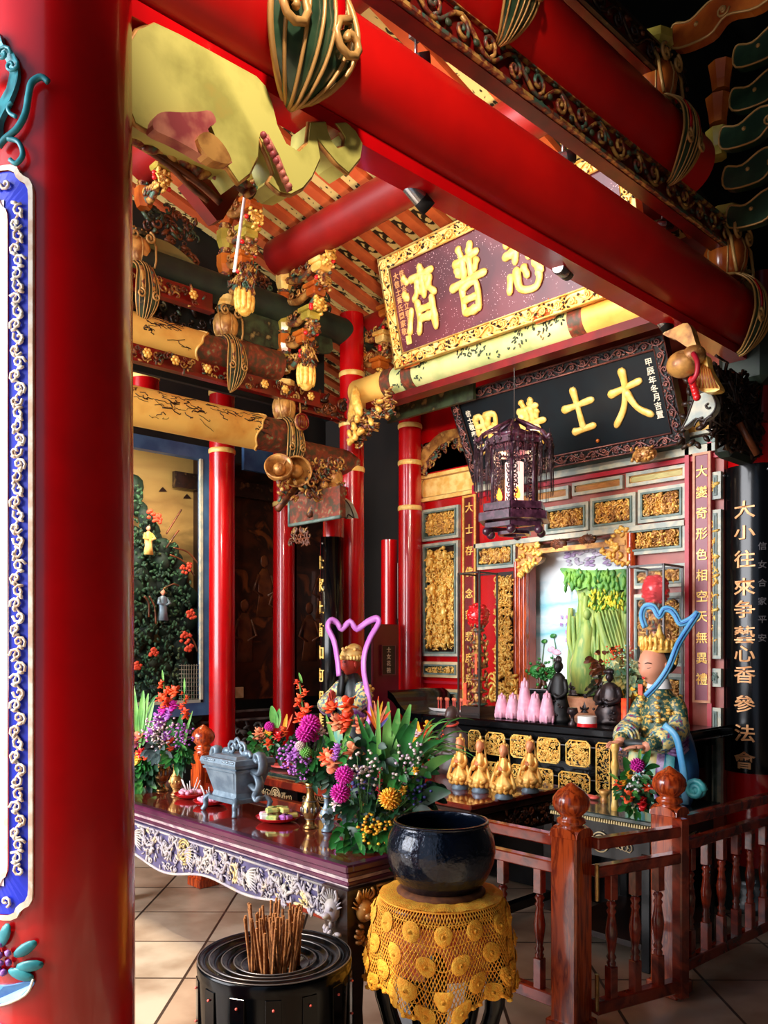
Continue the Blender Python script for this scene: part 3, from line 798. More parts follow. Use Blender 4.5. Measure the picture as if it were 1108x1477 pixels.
# the big olive bracket board under the beam
px_poly = [(190, 60), (200, 43), (224, 33), (260, 50), (310, 77), (370, 110), (383, 124), (393, 150), (400, 180), (413, 207), (432, 219), (445, 207), (448, 177), (470, 176), (473, 190), (479, 204), (487, 214), (498, 211), (499, 198),
           (492, 186), (485, 178), (500, 177), (513, 189), (523, 207), (520, 227), (503, 248), (487, 234), (470, 214), (457, 197), (462, 227), (450, 254), (437, 270), (420, 279), (404, 276), (388, 262), (397, 250), (388, 225), (374, 196), (372, 225), (360, 250), (345, 262), (330, 240), (284, 219), (222, 190), (207, 183), (196, 176), (186, 150), (184, 90)]
XP = XB+.06
t = thing('bracket_board', (XP, 1.4, 3.2), 'large olive-yellow carved bracket board with curled end under the lowest beam, upper left', 'bracket')
def wxp(pl, X): return [Wx(a, c, X) for a, c in pl]
pts = wxp(px_poly, XP); n = len(pts)
b = MB(); b.T = Matrix.Translation((-XP, -1.4, -3.2))
b.add([tuple(p) for p in pts]+[(p[0]-.1, p[1], p[2]) for p in pts], [list(range(n)), list(range(n, 2*n))[::-1]]+[(i, n+i, n+(i+1) % n, (i+1) % n) for i in range(n)])
b.build('board', 'olive', t)
b = MB(); b.T = Matrix.Translation((-XP, -1.4, -3.2))
b.tube([(p[0]-.012, p[1], p[2]) for p in pts], .009, 5, closed=True); b.build('edge_rim', 'bronze_gold', t)
def px_relief(pl, X, th, name, mt, par, rim=None, ox=None):
    pts = wxp(pl, X); n = len(pts); b = MB(); b.T = Matrix.Translation([-q for q in par.location])
    b.add([tuple(p) for p in pts]+[(p[0]-th, p[1], p[2]) for p in pts], [list(range(n)), list(range(n, 2*n))[::-1]]+[(i, n+i, n+(i+1) % n, (i+1) % n) for i in range(n)])
    return b.build(name, mt, par)
px_relief(smooth2([(222, 186), (224, 168), (238, 161), (262, 162), (285, 161), (304, 160), (312, 176), (300, 186), (312, 205), (330, 226), (333, 236), (300, 228), (276, 214), (250, 200)], 3), XP+.03, .04, 'cloud_relief', 'salmon', t)
px_relief(smooth2([(285, 200), (300, 190), (320, 205), (334, 230), (325, 236), (300, 226)], 3), XP+.045, .04, 'fish_relief', 'bronze_gold', t)
b = MB(); b.T = Matrix.Translation((-XP, -1.4, -3.2))
for (a, c, a2, c2, w) in ((382, 196, 398, 226, .012), (398, 226, 412, 262, .012), (412, 262, 418, 276, .01)):
    b.tube([Wx(a, c, XP+.02), Wx(a2, c2, XP+.02)], w, 6)
for k_ in range(9): b.ball(Wx(380+4.6*k_, 195+9.2*k_, XP+.03), .011, 1)
b.build('beaded_stem', 'salmon', t)
# carved under-bracket with knots and lotus shapes, further down and left
b = MB(); rn = random.Random(12); pr = thing('carved_bracket', (XB, 1.3, 2.9), 'dark carved wooden bracket hanging under the olive bracket board', 'bracket')
b.T = Matrix.Translation((-XB, -1.3, -2.9))
for (pl, w) in (([(190, 190), (225, 215), (262, 232), (300, 243), (340, 262), (365, 280)], .02), ([(192, 203), (230, 225), (285, 262), (318, 292)], .012), ([(214, 218), (245, 240), (275, 270), (300, 290)], .008)):
    b.tube(smoothpts([Wx(a, c, XB-.03) for a, c in pl], 4), w, 7)
b.build('rail', 'carve_brown', pr)
b = MB(); b.T = Matrix.Translation((-XB, -1.3, -2.9))
for k_ in range(16):
    a, c = 200+k_*11+rn.uniform(-4, 4), 200+k_*4.8+rn.uniform(-6, 8)
    b.ball(Wx(a, c, XB-.02), (.02, .035, .014), 1, rot=Matrix.Rotation(rn.uniform(-.8, .8), 3, 'X'))
b.build('leaf_carving', 'carve_mix', pr)
b = MB(); b.T = Matrix.Translation((-XB, -1.3, -2.9))
n = 5
q = [Wx(a, c, XB-.08) for a, c in ((268, 262), (304, 247), (352, 262), (350, 270), (322, 316), (313, 318))]; m_ = len(q)
b.add([tuple(p) for p in q]+[(p[0]-.05, p[1], p[2]) for p in q], [list(range(m_)), list(range(m_, 2*m_))[::-1]]+[(i, m_+i, m_+(i+1) % m_, (i+1) % m_) for i in range(m_)])
b.build('wedge_block', 'red_dark', pr)
# ================================================================ left frame along x = XL
def painted_beam(z, r, ysplit, y0, y1, label, mt='beam_paint', endmt='beam_end'):
    t = thing('painted_beam', (XL, y0, z), label, 'beam')
    b = MB(); L = y1-y0
    b.cyl((0, 0, 0), (0, L, 0), r*.96, n=36); b.build('shaft', endmt, t)
    b = MB(); n = 40; P = []
    Ls = ysplit-y0
    for j in range(26):
        q = j/25; row = []
        for i in range(n):
            a = 2*PI*i/n
            # scalloped rounded end towards +Y
            endy = Ls - .1*abs(math.cos(a+.5))**1.5 - .02*abs(math.sin(3*a))
            row.append((math.cos(a)*r, endy*q, math.sin(a)*r))
        P.append(row)
    b.grid(P, closed_u=True)
    row2 = [(v[0]*.95, v[1], v[2]*.95) for v in P[-1]]
    b.grid([P[-1], row2], closed_u=True)
    b.build('painted_panel', mt, t)
    b = MB(); b.tube([(p[0]*1.005, p[1], p[2]*1.005) for p in P[-1]], .008, 5, closed=True); b.build('panel_rim', 'gold_pale', t)
    return t, L
rn = random.Random(5)
def painted_detail(t, r, L, seed, n=9):
    """brush drawing of trees and figures on the beam"""
    rn = random.Random(seed); b = MB()
    for i in range(n):
        y = L*(.25+.72*rn.random()); a = rn.uniform(-.5, .7); k = rn.uniform(.02, .05)
        for s_ in range(rn.randint(3, 6)):
            yy, aa = y+rn.uniform(-.08, .08), a+rn.uniform(-.3, .3); pts = []
            for q in range(6):
                pts.append((math.cos(aa)*(r+.001), yy, math.sin(aa)*(r+.001))); yy += rn.uniform(-.01, .04); aa += rn.uniform(-.12, .12)
            b.tube(pts, rn.uniform(.0015, .004), 4)
    b.build('brush_drawing', 'wood_dark', t)
t, L = painted_beam(3.125, .125, 3.46, 1.2, 3.72, 'lower yellow painted round beam on the left, with brush drawings, above the blue-framed diorama'); painted_detail(t, .125, 2.25, 2, 14)
t, L = painted_beam(3.6, .115, 2.99, 1.2, 3.2, 'upper yellow painted round beam on the left, above the gold-studded carved board'); painted_detail(t, .115, 1.75, 7, 12)
b = MB(); b.cyl((0, 0, 0), (0, .62, 0), .1, n=32); b.build('painted_beam', 'beam_end', loc=(XL, 3.7, 3.03), label='short dark painted beam between the claw bracket and the slim red column', cat='beam')
b = MB(); b.cyl((0, 0, 0), (0, .5, 0), .11, n=32); b.build('painted_beam', 'beam_end', loc=(XL, 3.1, 3.63), label='short dark painted beam beside the upper claw bracket on the left', cat='beam')
b = MB(); b.cyl((0, 0, 0), (0, 2.0, 0), .1, n=32); b.build('painted_beam', 'dark_green', loc=(XL-.02, 2.5, 4.06), label='high dark green round beam behind the left bracket stacks', cat='beam')
def ystrip(name, X, y0, y1, z0, z1, label, studs=0, seed=1, mats=('carve_mix', 'carve_brown'), base='red_dark', wavy=False, n=70, sz=None):
    t = thing(name, (X, y0, z0), label, 'carved board', rz=PI/2)
    L, h = y1-y0, z1-z0
    b = MB(); b.box((L/2, .02, h/2), (L, .04, h))
    b.box((L/2, -.012, .008), (L, .024, .02)); b.build('board', base, t)
    b = MB(); carve(b, L, h, .035, n, seed, size=sz or h*.5, mats=(0, 0, 1)); b.build('flower_carving', list(mats), t)
    if studs:
        b = MB(); rn = random.Random(seed)
        for i in range(studs):
            x = L*(i+.5)/studs+rn.uniform(-.03, .03)
            for k in range(6):
                a = k*PI/3; b.ball((x+.02*math.cos(a), -.045, h*.5+.02*math.sin(a)), (.015, .012, .015), 0)
            b.ball((x, -.055, h*.5), .014, 1)
        b.build('gold_flower', 'gold', t)
    return t
ystrip('carved_board', XL+.06, 1.3, 3.95, 3.385, 3.5, 'red board carved with gold peonies between the two yellow painted beams', studs=12, seed=11, n=150)
ystrip('carved_board', XL+.06, 1.6, 3.02, 3.84, 3.97, 'short carved board with gold peonies at the upper left, under a green landscape panel', studs=5, seed=12, n=60)
ystrip('carved_board', XL+.02, 3.75, 4.25, 3.34, 3.52, 'dark openwork carved board between bracket stack and slim red column', seed=13, mats=('carve_brown', 'carve_dark'), n=60)
b = MB(); pl = smooth2([(0, 0), (.5, -.02), (.62, .06), (.5, .16), (.3, .24), (.1, .2)], 4); b.prism(pl, -.01, .03)
o = b.build('landscape_panel', ramp_mat('green_landscape', 'Z', [(.2, (96, 96, 40)), (.5, (28, 56, 34)), (.8, (120, 110, 60))], 9, .3, span=(-.05, .25)), loc=(XL+.03, 2.4, 3.98), label='small leaf-shaped green landscape panel above the short carved board, upper left', cat='panel'); o.rotation_euler = (0, 0, PI/2)
for (y, z, s_) in ((3.35, 3.78, 1), (3.78, 3.85, .9)):
    b = MB(); b.prism(smooth2([(0, 0), (.1, .3), (.3, .38), (.4, .2), (.42, 0)], 4), 0, .03); o = b.build('arched_panel', 'carve_green', loc=(XL, y-.1, z), label=None)
    o.rotation_euler = (0, 0, PI/2); o['label'] = 'dark arched green panel behind the %s bracket stack on the left frame' % ('first' if s_ == 1 else 'taller'); o['category'] = 'panel'

melon_post(XL, 3.16, 3.71, .155, 'golden melon post standing on the upper yellow beam, claw hanging in front', 1.18, ('bronze_gold', 'gold_pale', 'carve_green'), tiers=1, claw_out=.12)
melon_post(XL, 3.66, 3.24, .155, 'golden melon post standing on the lower yellow beam, with round medallion and long claw', 1.18, ('bronze_gold', 'gold_pale', 'carve_green'), tiers=1, claw_out=.12)
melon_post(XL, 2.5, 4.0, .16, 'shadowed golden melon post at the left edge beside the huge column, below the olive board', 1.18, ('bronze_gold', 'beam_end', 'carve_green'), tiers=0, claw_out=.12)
def bracket_stack(X, Y, z, tiers, label, out=.22, dz=.175, seed=0, w=.12, lean=.05, lotus=True):
    """tiers of polygonal bearing blocks with carved arms reaching to +X and a parallel outer stack of carved figures"""
    t = thing('bracket_stack', (X, Y, z), label, 'bracket'); rn = random.Random(seed)
    cols = ['gold_pale', 'glaze_orange', 'glaze_yellow', 'glaze_orange', 'glaze_yellow', 'glaze_orange']
    for i in range(tiers):
        b = MB(); b.lathe([(w*.36, dz*i-.02), (w*.42, dz*i), (w*.5, dz*i+.03), (w*.5, dz*i+.1), (w*.46, dz*i+.105)], n=6, smooth=False); b.build('bearing_block', cols[(i+seed) % 6], t)
        b = MB(); b.lathe([(w*.3, dz*i+.105), (w*.32, dz*i+.16)], n=12)
        for k in range(8): b.ball((math.cos(k*PI/4)*w*.36, math.sin(k*PI/4)*w*.36, dz*i+.125), .009, 0)
        b.build('neck', 'carve_mix', t)
        ox = out+lean*i
        b = MB()
        b.tube(smoothpts([(w*.3, 0, dz*i+.04), (ox*.4, 0, dz*i+.0), (ox*.75, 0, dz*i+.05), (ox+.02, 0, dz*i+.13)], 4), [.026]*12+[.03], 6)
        for k in range(5):
            x_ = ox*(.3+.17*k)
            for q in (-1, 1): b.tube([(x_+p_[0], q*.028+p_[1], dz*i+.05+p_[2]) for p_ in spiral(0, 0, .03, rn.uniform(0, 6), 1.1, 8)], .008, 4)
        b.build('carved_arm', ('carve_mix', 'bronze_gold')[i % 2], t)
        b = MB(); b.box((ox, 0, dz*i+.155), (.1, .115, .055), ch=.012); b.box((ox, 0, dz*i+.195), (.125, .14, .03), ch=.006); b.build('outer_block', cols[(i+seed+1) % 6], t)
        b = MB()
        for k in range(22):
            b.ball((ox+rn.uniform(-.02, .06), rn.uniform(-.05, .05), dz*i+rn.uniform(.0, .12)), (.022, .014, .012), 0, rot=Matrix.Rotation(rn.uniform(0, 3), 3, 'X'))
        for k in range(8): b.tube([(ox+.05+p_[1], p_[0]+rn.uniform(-.03, .03), dz*i+.06+p_[2]) for p_ in spiral(0, 0, .035, rn.uniform(0, 6), 1.1, 9)], .008, 4)
        b.m = 1
        for k in range(3): b.ball((ox+.01, rn.choice((-1, 1))*.05, dz*i+rn.uniform(.02, .1)), .016, 1)
        b.build('outer_carving', ['gold' if i % 2 == 0 else 'carve_mix', 'plate_red'], t)
    if lotus:
        b = MB(); b.ball((out+.01, 0, -.13), (.05, .06, .08), 2)
        for k in range(10):
            a = k*.628; b.ball((out+.01+.05*math.cos(a), .055*math.sin(a), -.1), (.02, .02, .08), 1)
        b.build('lotus_bud', 'gold_bright', t)
        b = MB(); rn = random.Random(seed+5)
        for k in range(26):
            b.tube([(out+.03+rn.uniform(0, .05), p_[0]+rn.uniform(-.05, .05), p_[2]+rn.uniform(-.06, .14)) for p_ in spiral(0, 0, rn.uniform(.02, .04), rn.uniform(0, 6), 1.1, 8)], .007, 4)
        b.build('cloud_carving', 'carve_mix', t)
    return t
bracket_stack(XL, 3.16, 4.02, 4, 'bracket stack rising from the upper yellow beam at left, with orange and yellow blocks', seed=0, dz=.17)
bracket_stack(XL, 3.66, 3.62, 6, 'tallest bracket stack, rising from the lower yellow beam to the red purlin', seed=2, dz=.15, lean=.06, out=.25)
bracket_stack(XL, 4.42, 3.62, 3, 'small bracket stack on the slim red column, left of the maroon plaque', seed=4, dz=.19, lotus=False, out=.22, lean=.04)
bracket_stack(XL, 2.55, 4.42, 2, 'shadowed bracket stack high at the left edge under the olive board', seed=1, dz=.17, lotus=False)
# medallion hanging on the claw
b = MB(); b.ball((0, 0, 0), (.02, .058, .062), 2); b.m = 1
b.tube([(.022, .05*math.cos(a*PI/8), .054*math.sin(a*PI/8)) for a in range(16)], .008, 5, closed=True)
for k in (-1, 0, 1): b.tube([(.024, k*.02, -.035), (.026, k*.02, .035)], .006, 4)
b.build('round_medallion', ['bronze_gold', 'red_dark'], loc=(XL+.2, 3.66, 3.2), label='round gold medallion on the claw of the lower left melon post', cat='ornament')
# openwork fan panels behind the stacks (dark)
b = MB(); b.box((-5.5, 2.7, 4.15), (.04, 3.6, 1.2)); struct(b, 'shade_backing', 'roof_dark')  # dark sheet standing in for the shade on the rafters behind the stacks
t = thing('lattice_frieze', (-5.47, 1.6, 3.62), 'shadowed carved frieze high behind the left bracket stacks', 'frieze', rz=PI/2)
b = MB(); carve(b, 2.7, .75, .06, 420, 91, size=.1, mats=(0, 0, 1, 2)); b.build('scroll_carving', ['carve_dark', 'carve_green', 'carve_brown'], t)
for i, (y, z) in enumerate(((2.75, 4.15), (3.35, 3.95), (3.9, 4.0))):
    b = MB(); carve(b, .42, .34, .06, 90, 40+i, size=.08, mats=(0, 0, 1))
    o = b.build('openwork_panel', ['carve_brown', 'carve_green'], loc=(XL-.05, y-.2, z), label=('dark openwork carving left of the first bracket stack', 'dark openwork carving between the two left bracket stacks', 'dark openwork carving right of the tallest bracket stack')[i], cat='carving'); o.rotation_euler = (0, 0, PI/2)
# basket and lotus flowers in glazed gold under the claw
t = thing('carved_bracket', (XL+.3, 3.6, 2.75), 'golden carved bracket with an open basket flower, under the claw beside the slim columns', 'bracket')
def ppx(px, py, dd=0, X=XL+.3): return Wx(px, py, X+dd) - t.location
b = MB()
for (px, py, rr, ax) in ((402, 672, .1, (.7, -.6, .35)), (428, 680, .11, (.75, -.45, -.25))):
    c = ppx(px, py); q = Vector(ax).to_track_quat('Z', 'Y').to_matrix()
    b.lathe([(.012, -rr*1.3), (rr*.5, -rr*1.1), (rr*.92, -rr*.5), (rr, 0), (rr*.93, .01), (rr*.82, -rr*.5), (rr*.3, -rr*.9), (.003, -rr)], c, 26, cap=False, rot=q)
    b.ball(c-Vector(ax)*rr*.4, rr*.45, 1)
b.build('basket_flower', 'bronze_gold', t)
b = MB()
b.ball(ppx(484, 690), (.045, .06, .065), 2); b.ball(ppx(481, 706), (.05, .07, .05), 2)
for (a, c) in ((468, 700), (492, 706), (474, 716), (488, 716)): b.ball(ppx(a, c, .02), .03, 1)
b.build('guardian_figure', 'bronze_gold', t)
b = MB(); rn = random.Random(8)
for k in range(60):
    c = ppx(445+rn.uniform(0, 52), 665+rn.uniform(0, 52), rn.uniform(-.02, .04)); b.tube([c+Vector((0, p_[0], p_[2])) for p_ in spiral(0, 0, rn.uniform(.025, .05), rn.uniform(0, 6), 1.1, 9)], .009, 4)
for k in range(20):
    c = ppx(398+rn.uniform(0, 45), 700+rn.uniform(-8, 20), 0); b.ball(c, (.02, .035, .012), 0, rot=Matrix.Rotation(rn.uniform(0, 3), 3, 'X'))
b.build('cloud_scroll', 'carve_mix', t)
b = MB()
for (a, c, a2, c2) in ((430, 700, 400, 735), (446, 745, 470, 690), (455, 735, 448, 705)):
    b.tube([ppx(a, c, -.1), ppx(a2, c2, -.1)], .025, 6)
b.build('strut', 'carve_brown', t)
# painted board under it and white-green cloud
t = thing('carved_beam_board', (-5.2, 3.6, 2.6), 'small painted tie board with green edge under the golden basket bracket', 'board')
q = [Wy(a, c, 3.75) for a, c in ((417, 716), (490, 700), (491, 745), (417, 758))]
b = MB(); b.T = Matrix.Translation((5.2, -3.6, -2.6)); b.add([tuple(p) for p in q]+[(p[0], p[1]+.05, p[2]) for p in q], [(0, 3, 2, 1), (4, 5, 6, 7), (0, 1, 5, 4), (1, 2, 6, 5), (2, 3, 7, 6), (3, 0, 4, 7)]); b.build('board', 'beam_end', t)
b = MB(); b.T = Matrix.Translation((5.2, -3.6, -2.6)); b.tube([q[3], q[2]], .014, 5); b.tube([q[3], q[0]], .012, 5); b.build('edge_strip', 'trim_teal', t)
b = MB(); b.T = Matrix.Translation((5.2, -3.6, -2.6)); rn = random.Random(3)
for k in range(24): c = Wy(417+rn.uniform(0, 30), 764+rn.uniform(0, 28)*(1-.5*rn.random()), 3.75); b.tube([c+Vector((p_[0], 0, p_[2])) for p_ in spiral(0, 0, .03, rn.uniform(0, 6), 1.1, 8)], .008, 4)
b.build('hanging_scroll', 'carve_brown', t)
def cloud_board(px_pts, Y, th, label, mt='trim_pale', nm='cloud_bracket', slits=()):
    P = [Wy(a, c, Y) for a, c in smooth2(px_pts, 3)]; c0 = sum(P, Vector())/len(P); n = len(P)
    b = MB(); b.T = Matrix.Translation(-c0)
    b.add([tuple(p) for p in P]+[(p[0], p[1]+th, p[2]) for p in P], [list(range(n)), list(range(n, 2*n))[::-1]]+[(i, n+i, n+(i+1) % n, (i+1) % n) for i in range(n)])
    b.m = 1
    b.tube([(p[0], p[1]-.002, p[2]) for p in P], .005, 5, closed=True)
    for s_ in slits: b.tube(smoothpts([Wy(a, c, Y-.004) for a, c in s_], 3), .006, 5)
    return b.build(nm, [mt, 'carve_dark'], loc=c0, label=label, cat='bracket')
cloud_board([(472, 724), (482, 716), (494, 718), (504, 728), (511, 747), (503, 742), (500, 748), (494, 742), (488, 746), (480, 740)], 3.9, .04, 'pale green cloud bracket over the narrow black couplet board', slits=[[(478, 728), (484, 730), (482, 724)]])

# ================================================================ green painted cross beam and plaques
YG = 4.3
t = thing('painted_beam', (-3.4, YG, 3.55), 'pale green painted cross beam under the maroon plaque', 'beam')
x0, x1 = XL+.1, XB-.1
b = MB(); b.cyl((x0+3.4, 0, 0), (x1+3.4, 0, 0), .105, n=36); b.build('shaft', 'beam_green', t)
b = MB()
for (a, c) in ((x0, x0+.36), (x1-.5, x1)): b.cyl((a+3.4, 0, 0), (c+3.4, 0, 0), .11, n=36)
b.build('end_sleeve', 'beam_paint', t)
b = MB()
for c in (x0+.4, x0+.62, x1-.54): b.cyl((c+3.4-.05, 0, 0), (c+3.4+.05, 0, 0), .112, n=36)
b.build('patterned_collar', 'beam_end', t)
b = MB(); b.box((0, .01, -.125), (x1-x0, .11, .05)); b.build('red_underside', 'red_dark', t)
b = MB(); rn = random.Random(21)
for i in range(26):
    x = rn.uniform(-.95, .75); a = rn.uniform(-.7, .5)
    for k in range(6):
        aa = a+rn.uniform(-.25, .25); b.ball((x+rn.uniform(-.05, .05), -math.cos(aa)*.106, math.sin(aa)*.106), (.014, .003, .007), 0, rot=Matrix.Rotation(rn.uniform(0, 3), 3, 'Y'))
b.build('painted_leaf', 'carve_green', t)
b = MB(); b.box((-.95, .3, -.1), (.9, .03, .14)); b.build('olive_board', 'carve_green', t)
for (a, lb) in ((x0+.72, 'left'), (x1-.72, 'right')):
    b = MB(); b.box((0, 0, 0), (.17, .05, .14), ch=.02)
    rn = random.Random(int(abs(a)*100))
    for k in range(30): b.ball((rn.uniform(-.07, .07), -.028, rn.uniform(-.055, .055)), (.012, .008, .006), 0, rot=Matrix.Rotation(rn.uniform(0, 3), 3, 'Y'))
    b.build('plaque_bracket', 'glaze_orange', loc=(a, YG-.14, 3.63), label='orange carved block propping the %s lower corner of the maroon plaque' % lb, cat='bracket')
def plaque(name, x0, x1, yb, zb, yt, zt, label, base, framemat, fw, chars, wid, charmat, small, dark_rel=False, reliefmats=('gold_pale', 'gold'), dens=60, cw=.3):
    W = x1-x0; H = math.hypot(yb-yt, zt-zb); tilt = math.atan2(yb-yt, zt-zb)
    t = bpy.data.objects.new(name, None); COL.objects.link(t); t.location = (x0, yb, zb); t.rotation_euler = (tilt, 0, 0)
    tag(t, label, 'plaque')
    b = MB(); b.box((W/2, .0, H/2), (W-.02, .04, H-.02)); b.build('board', base, t)
    b = MB(); frame(b, 0, W, 0, H, fw, -.03, .035); b.build('frame', framemat, t)
    b = MB(); b.tube([(0, -.035, 0), (W, -.035, 0), (W, -.035, H), (0, -.035, H)], .008, 5, closed=True)
    b.tube([(fw, -.035, fw), (W-fw, -.035, fw), (W-fw, -.035, H-fw), (fw, -.035, H-fw)], .007, 5, closed=True); b.build('frame_edge', reliefmats[0], t)
    b = MB()
    for i, (ox, oz, L, rot) in enumerate(((0, 0, W, 0), (0, H-fw, W, 0), (fw, fw, H-2*fw, 1), (W, fw, H-2*fw, 1))):
        b.T = Matrix.Translation((ox, -.032, oz)) @ (Matrix.Rotation(-PI/2, 4, 'Y') if rot else Matrix.Identity(4))
        scrollband(b, L, fw, .02, 70+i, step=fw*1.15, mats=(0, 1), r=fw*.07)
        rn = random.Random(90+i)
        for k in range(int(L/fw*7)):
            b.m = rn.choice((0, 1)); b.ball((rn.uniform(.01, L-.01), -.004, rn.uniform(.012, fw-.012)), (fw*.16, .012, fw*.07), 0, rot=Matrix.Rotation(rn.uniform(0, 3), 3, 'Y'))
    b.T = None; b.build('frame_carving', list(reliefmats), t)
    for (ch, cx, cz, w, h) in chars:
        b = MB(); brush(b, ch, cx*W, cz*H, w, h, -.024, wid, .013); b.build('character', charmat, t)
    for (tx, cx, cz, s_, mt_) in small:
        b = MB()
        for i, ch in enumerate(tx): glyph(b, ch, cx*W, -.024, cz*H-i*s_*1.05, s_, .002)
        b.build('small_inscription', mt_, t)
    return t
# black plaque
DM('frame_copper', (150, 92, 80), .4, metal=.2, c2=(110, 70, 70), scale=12)
DM('relief_dark_teal', (56, 74, 84), .4, c2=(110, 84, 80), scale=16, c3=(70, 110, 120))
P2 = plaque('name_plaque', -4.2, -2.47, 4.97, 2.885, 4.68, 3.49, 'black plaque with four large gold characters, hung above the altar screen', 'black_board', 'black_matte', .075,
    [('照', .155, .50, .24, .3), ('普', .375, .5, .25, .33), ('士', .605, .5, .26, .32), ('大', .815, .53, .29, .36)], .026, 'char_gold',
    [('甲辰年冬月吉置', .925, .79, .052, 'char_pale'), ('信士敬奉水木', .075, .76, .05, 'char_pale')], reliefmats=('frame_copper', 'relief_dark_teal'))
b = MB(); b.ball((1.73*.655, -.03, .12), .014, 1); b.build('red_stud', 'glaze_orange', P2)
# carved lion rest under the black plaque
for (px, py, lb) in ((930, 656, 'right'), (735, 700, 'left')):
    c = Wy(px, py, 4.9); b = MB(); rn = random.Random(px)
    b.ball((0, 0, 0), (.085, .05, .05), 2)
    for k in range(40): b.ball((rn.uniform(-.08, .08), -.04+rn.uniform(-.01, .01), rn.uniform(-.04, .04)), (.018, .012, .01), 0, rot=Matrix.Rotation(rn.uniform(0, 3), 3, 'Y'))
    b.build('plaque_bracket', 'bronze_gold', loc=c, label='small gilt carved lion rest under the %s part of the black plaque' % lb, cat='bracket')
P1 = plaque('name_plaque', -4.24, -2.3, 4.17, 3.58, 4.0, 4.3, 'maroon plaque with large gold characters and broad gold carved frame, on the green painted beam', 'speckle', 'gold_pale', .085,
    [('濟', .165, .52, .3, .42), ('普', .385, .52, .3, .42), ('悲', .61, .52, .3, .42), ('慈', .83, .52, .3, .42)], .028, 'char_gold',
    [('大信士黃氏闔家敬', .068, .8, .05, 'char_copper'), ('佳節吉旦立春月', .098, .8, .05, 'char_copper')], reliefmats=('gold_pale', 'wood_dark'))
b = MB(); b.box((.165, -.028, .16), (.05, .01, .06), ch=.004); b.box((.165, -.034, .16), (.034, .004, .044)); b.build('seal', 'char_gold', P1)

# yellow and gold dragon-flower brackets at the left end of the green beam
def flower_bracket(label, px, py, Y, s, seed):
    c = Wy(px, py, Y); t = thing('carved_bracket', c, label, 'bracket'); rn = random.Random(seed)
    b = MB()
    for k in range(9):
        a = -1.1+k*.27; b.ball((-.09*s-.07*s*math.sin(a*.6), -.05*s+.02*k*s*.3, .06*s+.06*s*math.cos(a)), (.035*s, .03*s, .1*s), 1, rot=Matrix.Rotation(a*.4, 3, 'Y'))
    b.build('lotus_petals', 'gold_bright', t)
    b = MB()
    for k in range(46): 
        x = rn.uniform(-.12, .24)*s; z = x*.45+rn.uniform(-.14, .04)*s; b.tube([(x+p_[0], rn.uniform(-.06, .04), z+p_[2]) for p_ in spiral(0, 0, rn.uniform(.02, .045)*s, rn.uniform(0, 6), 1.2, 9)], .008*s, 4)
    b.build('scroll_carving', 'carve_mix', t)
    b = MB()
    for k in range(16): x = rn.uniform(-.1, .2)*s; b.ball((x, -.07*s, x*.45+rn.uniform(-.12, .02)*s), (.03*s, .02*s, .016*s), 1, rot=Matrix.Rotation(rn.uniform(0, 3), 3, 'Y'))
    b.build('gilt_leaf', 'gold', t)
    return t
flower_bracket('yellow lotus bracket with dark scrolls at the left end of the green painted beam', 530, 602, 4.15, 1.15, 3)
# right end: golden glazed elephant-trunk bracket
t = thing('carved_bracket', Wy(990, 540, 4.15), 'golden orange glazed bracket with flaring petals right of the black plaque', 'bracket'); o0 = t.location
def py_(a, c, Y=4.1): return Wy(a, c, Y)-o0
def flat_piece(pl, Y, th, nm, mt, k=3):
    P = [py_(a, c, Y) for a, c in smooth2(pl, k)]; n = len(P); b = MB()
    b.add([tuple(p) for p in P]+[(p[0], p[1]+th, p[2]) for p in P], [list(range(n)), list(range(n, 2*n))[::-1]]+[(i, n+i, n+(i+1) % n, (i+1) % n) for i in range(n)])
    return b.build(nm, mt, t)
flat_piece([(956, 482), (970, 474), (992, 466), (1002, 490), (1006, 508), (990, 500), (975, 490)], 4.1, .06, 'flared_petal', 'bronze_gold')
b = MB()
c = py_(985, 525, 4.08); b.ball(c, (.085, .07, .07), 2); b.ball(c+Vector((.06, 0, .03)), (.06, .06, .05), 2)
b.build('melon_bud', 'bronze_gold', t)
b = MB(); b.tube(smoothpts([py_(1000, 510, 4.02), py_(1006, 522, 4.0), py_(1005, 540, 4.0), py_(996, 552, 4.02)], 4), .014, 6); b.build('ring_trim', 'pinkred', t)
flat_piece([(1004, 512), (1018, 512), (1022, 530), (1032, 548), (1038, 562), (1020, 566), (1008, 562), (1000, 552), (1006, 535)], 4.12, .06, 'fan_tail', 'gold_bright')
b = MB()
for k in range(7): b.tube([py_(1006+k*3, 520+k*2, 4.11), py_(1004+k*5, 560, 4.11)], .004, 4)
b.build('fan_line', 'glaze_orange', t)
b = MB()
for k in range(6): b.ball(py_(998+k*1.5, 548+k*5, 4.08), .02, 1)
b.build('red_carving', 'plate_red', t)
cloud_board([(984, 618), (990, 606), (996, 590), (1003, 572), (1015, 565), (1027, 568), (1033, 582), (1031, 592), (1024, 600), (1014, 606), (1004, 604), (994, 612)], 4.2, .05, 'pale grey-green cloud-shaped bracket right of the black plaque', slits=[[(1001, 616), (1006, 606), (1014, 602)], [(1015, 614), (1020, 604), (1028, 600)], [(1022, 582), (1018, 585), (1021, 589), (1025, 588)]])
